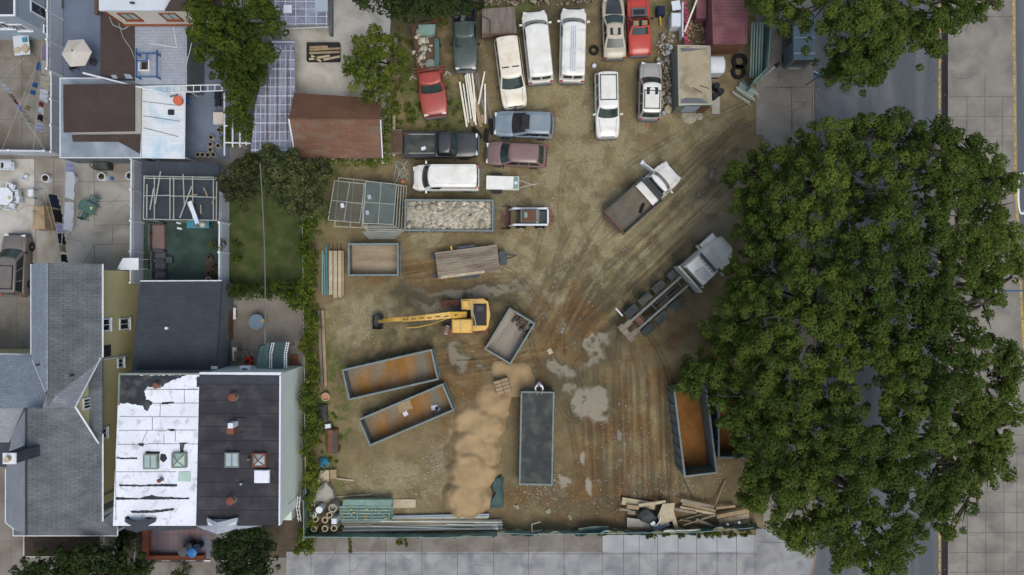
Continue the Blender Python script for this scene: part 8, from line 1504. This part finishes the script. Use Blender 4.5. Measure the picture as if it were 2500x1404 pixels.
# street trees
ST = [('street_tree', 'street tree over the box truck at the top right', [(1900, 10, 54, 8), (1968, 22, 44, 8.5), (2050, 60, 58, 10), (2110, 60, 70, 10), (2150, 130, 54, 8.5), (2080, 150, 60, 8), (2052, 162, 32, 7), (2140, 190, 30, 7), (2200, 80, 52, 8.5), (2260, 60, 58, 8.5), (2285, 110, 34, 7), (2320, 30, 48, 8), (2380, 15, 40, 7.5), (2430, 0, 30, 7), (1880, -10, 40, 7), (2160, -20, 80, 10), (2000, -25, 50, 9), (2300, -40, 60, 8)], (2060, 40)),
 ('street_tree', 'yellow-green street tree crown forming the upper left of the large canopy', [(1900, 400, 50, 8), (1960, 370, 52, 8.5), (2030, 340, 58, 9.5), (2090, 310, 34, 8.5), (1850, 440, 48, 7.5), (1920, 470, 64, 10), (2010, 430, 70, 11), (2080, 400, 60, 10.5), (1800, 420, 30, 6.5), (1830, 500, 44, 7.5), (1880, 540, 56, 9), (1960, 540, 66, 10.5), (2040, 520, 60, 11), (1870, 370, 30, 7)], (1940, 470)),
 ('street_tree', 'street tree crown reaching over the median at the upper right of the canopy', [(2140, 320, 56, 9), (2200, 290, 34, 8), (2220, 350, 56, 9.5), (2290, 330, 48, 8.5), (2350, 360, 50, 8.5), (2410, 400, 48, 8), (2450, 450, 40, 7.5), (2300, 420, 70, 11), (2200, 430, 66, 11), (2140, 400, 56, 10.5), (2380, 470, 60, 9.5), (2290, 520, 66, 11), (2190, 530, 70, 11.5), (2120, 490, 50, 10), (2420, 540, 56, 9), (2350, 580, 60, 10)], (2330, 450)),
 ('street_tree', 'street tree crown hanging over the yard in the middle of the right side', [(1845, 580, 44, 8), (1862, 650, 58, 9), (1900, 610, 56, 9.5), (1830, 720, 56, 8.5), (1790, 760, 46, 7.5), (1870, 760, 64, 10), (1940, 690, 68, 11), (1800, 830, 56, 8), (1760, 860, 36, 6.5), (1880, 850, 66, 10), (1950, 790, 66, 11), (1820, 680, 44, 7), (1960, 620, 50, 10.5), (1745, 800, 28, 6)], (1930, 740)),
 ('street_tree', 'street tree crown in the very centre of the large canopy', [(2050, 620, 66, 11), (2120, 590, 60, 11), (2030, 700, 66, 11.5), (2110, 690, 70, 12), (2190, 640, 60, 11.5), (2040, 790, 66, 11), (2120, 800, 60, 10.5), (2180, 740, 56, 11), (2060, 870, 60, 10.5), (2140, 880, 66, 11)], (2010, 760)),
 ('street_tree', 'street tree crown along the right edge above the street lamp arm', [(2260, 620, 60, 11), (2330, 660, 64, 11), (2400, 620, 60, 10), (2455, 590, 50, 8.5), (2480, 650, 40, 8), (2410, 690, 50, 9.5), (2260, 700, 64, 11.5), (2300, 760, 60, 11), (2370, 760, 56, 10), (2240, 800, 60, 11), (2440, 730, 30, 7.5)], (2340, 700)),
 ('street_tree', 'street tree crown over the two tall containers at the lower right of the yard', [(1820, 920, 60, 8), (1760, 930, 50, 7.5), (1700, 910, 40, 6.5), (1690, 945, 34, 6), (1880, 940, 60, 9.5), (1850, 1000, 60, 8.5), (1790, 1000, 50, 7.5), (1900, 1030, 66, 9.5), (1830, 1060, 46, 7.5), (1870, 1110, 56, 8.5), (1850, 1170, 50, 7.5), (1920, 1110, 62, 9.5), (1890, 1210, 54, 8.5), (1840, 1230, 34, 6.5), (1940, 1190, 60, 9.5), (1930, 1270, 50, 8)], (1935, 1060)),
 ('street_tree', 'street tree crown forming the bottom of the large canopy over the road', [(1970, 900, 60, 10.5), (1980, 990, 66, 11), (2050, 960, 66, 11.5), (2000, 1090, 66, 10.5), (2080, 1050, 70, 12), (2000, 1180, 60, 9.5), (2080, 1150, 66, 11), (2010, 1270, 60, 8.5), (2090, 1250, 66, 9.5), (1960, 1320, 40, 7.5), (2060, 1340, 60, 8), (2150, 1330, 60, 8.5), (2130, 1380, 40, 7), (2200, 1360, 44, 7.5), (2160, 1150, 60, 10.5), (1930, 1310, 30, 7)], (2010, 1150)),
 ('street_tree', 'street tree crown at the lower right of the canopy over the median', [(2200, 880, 66, 11), (2280, 860, 66, 11), (2360, 850, 60, 10), (2430, 870, 56, 9), (2470, 920, 48, 8), (2200, 970, 70, 12), (2290, 960, 70, 11.5), (2370, 950, 66, 10.5), (2440, 990, 60, 9), (2490, 1010, 36, 7.5), (2180, 1060, 66, 11.5), (2270, 1050, 70, 11.5), (2360, 1050, 66, 10), (2430, 1080, 54, 8.5), (2220, 1150, 66, 10.5), (2310, 1150, 66, 9.5), (2390, 1150, 56, 8.5), (2450, 1140, 34, 7.5), (2210, 1250, 60, 9), (2290, 1240, 56, 8.5), (2360, 1220, 40, 7.5), (2330, 1290, 30, 7), (2230, 1310, 40, 7.5)], (2330, 1020))]
for nm, l, bl_, tk in ST: tree(nm, l, 'tree', bl_, tk, 'leaf_street', 'street trees', th=4.2, tr=.28, rmin=.26, rmax=.6, dens=1.35, ls=.095, per=210, squash=.7, low=1.7)
# weeds
wl = [(random.gauss(1060, 70), random.gauss(275, 26), random.uniform(4, 9), .12) for _ in range(46)]+[(random.uniform(960, 1000), random.uniform(60, 330), random.uniform(4, 10), .15) for _ in range(36)]+[(random.uniform(1000, 1110), random.uniform(20, 60), random.uniform(5, 9), .2) for _ in range(14)]+[(random.uniform(770, 830), random.uniform(980, 1150), random.uniform(3, 8), .1) for _ in range(22)]+[(random.uniform(790, 815), random.uniform(500, 560), 7, .3) for _ in range(5)]
tag(leaf_mesh('weeds', 'leaf_vine', clumps(wl, .08, .2, 1.1, .06), 70, .07), 'low green weeds growing between the wrecks at the left of the yard', 'weeds', kind='stuff')
wl = [(random.uniform(1580, 1840), 1304+random.uniform(-4, 6), random.uniform(3, 7), .15) for _ in range(34)]+[(855, y, 4, .1) for y in range(1316, 1352, 6)]+[(985+random.uniform(-14, 14), 1315+random.uniform(-12, 16), 5, .15) for _ in range(8)]+[(random.uniform(1455, 1480), 1303, 5, .15) for _ in range(5)]
tag(leaf_mesh('verge_weeds', 'leaf_garden', clumps(wl, .07, .16, 1., .05), 70, .08), 'tufts of weeds along the foot of the lower fence', 'weeds', kind='stuff')
chips('leaf_litter', [(*W(random.choice((1992, 2288, 2318))+abs(random.gauss(0, 9))*random.choice((-.2, 1)), random.uniform(-20, 1404))[:2], .13 if random.random() < .4 else .01) for _ in range(500)], 'wood_tan', .015, .05, 'dry leaves and grit gathered along the street kerbs', 'leaf litter')
# ---------------- the person leaning over the sheeted container ----------------
def skin_mesh(name, chains, mat, parent, sub=1):
    """chains: list of point lists (x,y,z,r); first point of later chains may repeat an existing point to join"""
    vs, es, rs, idx = [], [], [], {}
    for ch in chains:
        prev = None
        for x, y, z, r in ch:
            k = (round(x, 4), round(y, 4), round(z, 4))
            if k not in idx: idx[k] = len(vs); vs.append((x, y, z)); rs.append(r)
            if prev is not None: es.append((prev, idx[k]))
            prev = idx[k]
    me = bpy.data.meshes.new(name); me.from_pydata(vs, es, []); o = bpy.data.objects.new(name, me); COL.objects.link(o); o.parent = parent
    m1 = o.modifiers.new('skin', 'SKIN'); me.materials.append(M(mat))
    for i, v in enumerate(me.skin_vertices[0].data): v.radius = (rs[i], rs[i]); v.use_root = (i == 0)
    m1.use_smooth_shade = True; s2 = o.modifiers.new('sub', 'SUBSURF'); s2.levels = s2.render_levels = sub
    return o
fx = W(1316, 946, 1.3); t = thing('person', 'person in a white shirt leaning over the top end of the sheeted container', 'person', (fx[0], fx[1]+.1, .05)); zr_ = 1.62
# local: -y is towards the container (south). pelvis at y=+.25
def armL(s): return [(s*.0, .05, 1.36, .12), (s*.19, .03, 1.38, .07), (s*.30, -.16, 1.36, .05), (s*.2, -.38, 1.52, .038), (s*.17, -.47, 1.57, .03)]
body = [[(0, .22, .92, .15), (0, .16, 1.1, .14), (0, .08, 1.25, .15), (0, .05, 1.36, .12), (0, .0, 1.46, .06), (0, -.05, 1.53, .07), (0, -.09, 1.6, .1), (0, -.11, 1.68, .095)]]
for s in (-1, 1):
    body.append(armL(s)); body.append([(0, .22, .92, .15), (s*.1, .2, .84, .1), (s*.12, .14, .48, .07), (s*.13, .2, .1, .05), (s*.13, .08, .04, .04)])
    for k in range(4): x = s*(.145+.016*k); body.append([(s*.17, -.47, 1.57, .03), (x, -.52, 1.60, .011), (x+s*.002, -.56+.004*abs(k-1), 1.61, .009), (x+s*.003, -.585+.006*abs(k-1), 1.59, .008)])
    body.append([(s*.17, -.47, 1.57, .03), (s*.135, -.49, 1.6, .011), (s*.118, -.515, 1.605, .009)])
skin_mesh('body', body, 'skin', t, 1)
sh = [[(0, .22, .95, .165), (0, .16, 1.1, .16), (0, .08, 1.25, .172), (0, .05, 1.36, .14), (0, .02, 1.42, .085)]]
for s in (-1, 1): sh.append([(0, .05, 1.36, .14), (s*.2, .03, 1.38, .095), (s*.31, -.15, 1.365, .072), (s*.24, -.3, 1.46, .06)])
skin_mesh('shirt', sh, 'cloth_white', t, 1)
tr_ = [[(0, .22, .93, .165), (0, .2, .98, .16)]]
for s in (-1, 1): tr_.append([(0, .22, .93, .165), (s*.1, .2, .83, .12), (s*.12, .14, .48, .09), (s*.13, .2, .12, .07)])
skin_mesh('trousers', tr_, 'denim', t, 1)
MB().lathe((0, -.09, 1.6), [(.108, 0), (.125, .06), (.115, .13), (.06, .18), (.01, .195)], 16).build('hair', 'hair', t, smooth=True)
for s in (-1, 1): MB().lathe((s*.035, -.21, 1.64), [(.011, -.008), (.013, 0), (.008, .008)], 8).build('eye', 'black_plastic', t); MB().rbox(s*.13-.045, -.06, -.05, s*.13+.045, .2, .06, .03).build('shoe', 'black_plastic', t)
MB().lathe((0, -.215, 1.6), [(.016, -.02), (.012, .01), (.005, .03)], 8).build('nose', 'skin', t)
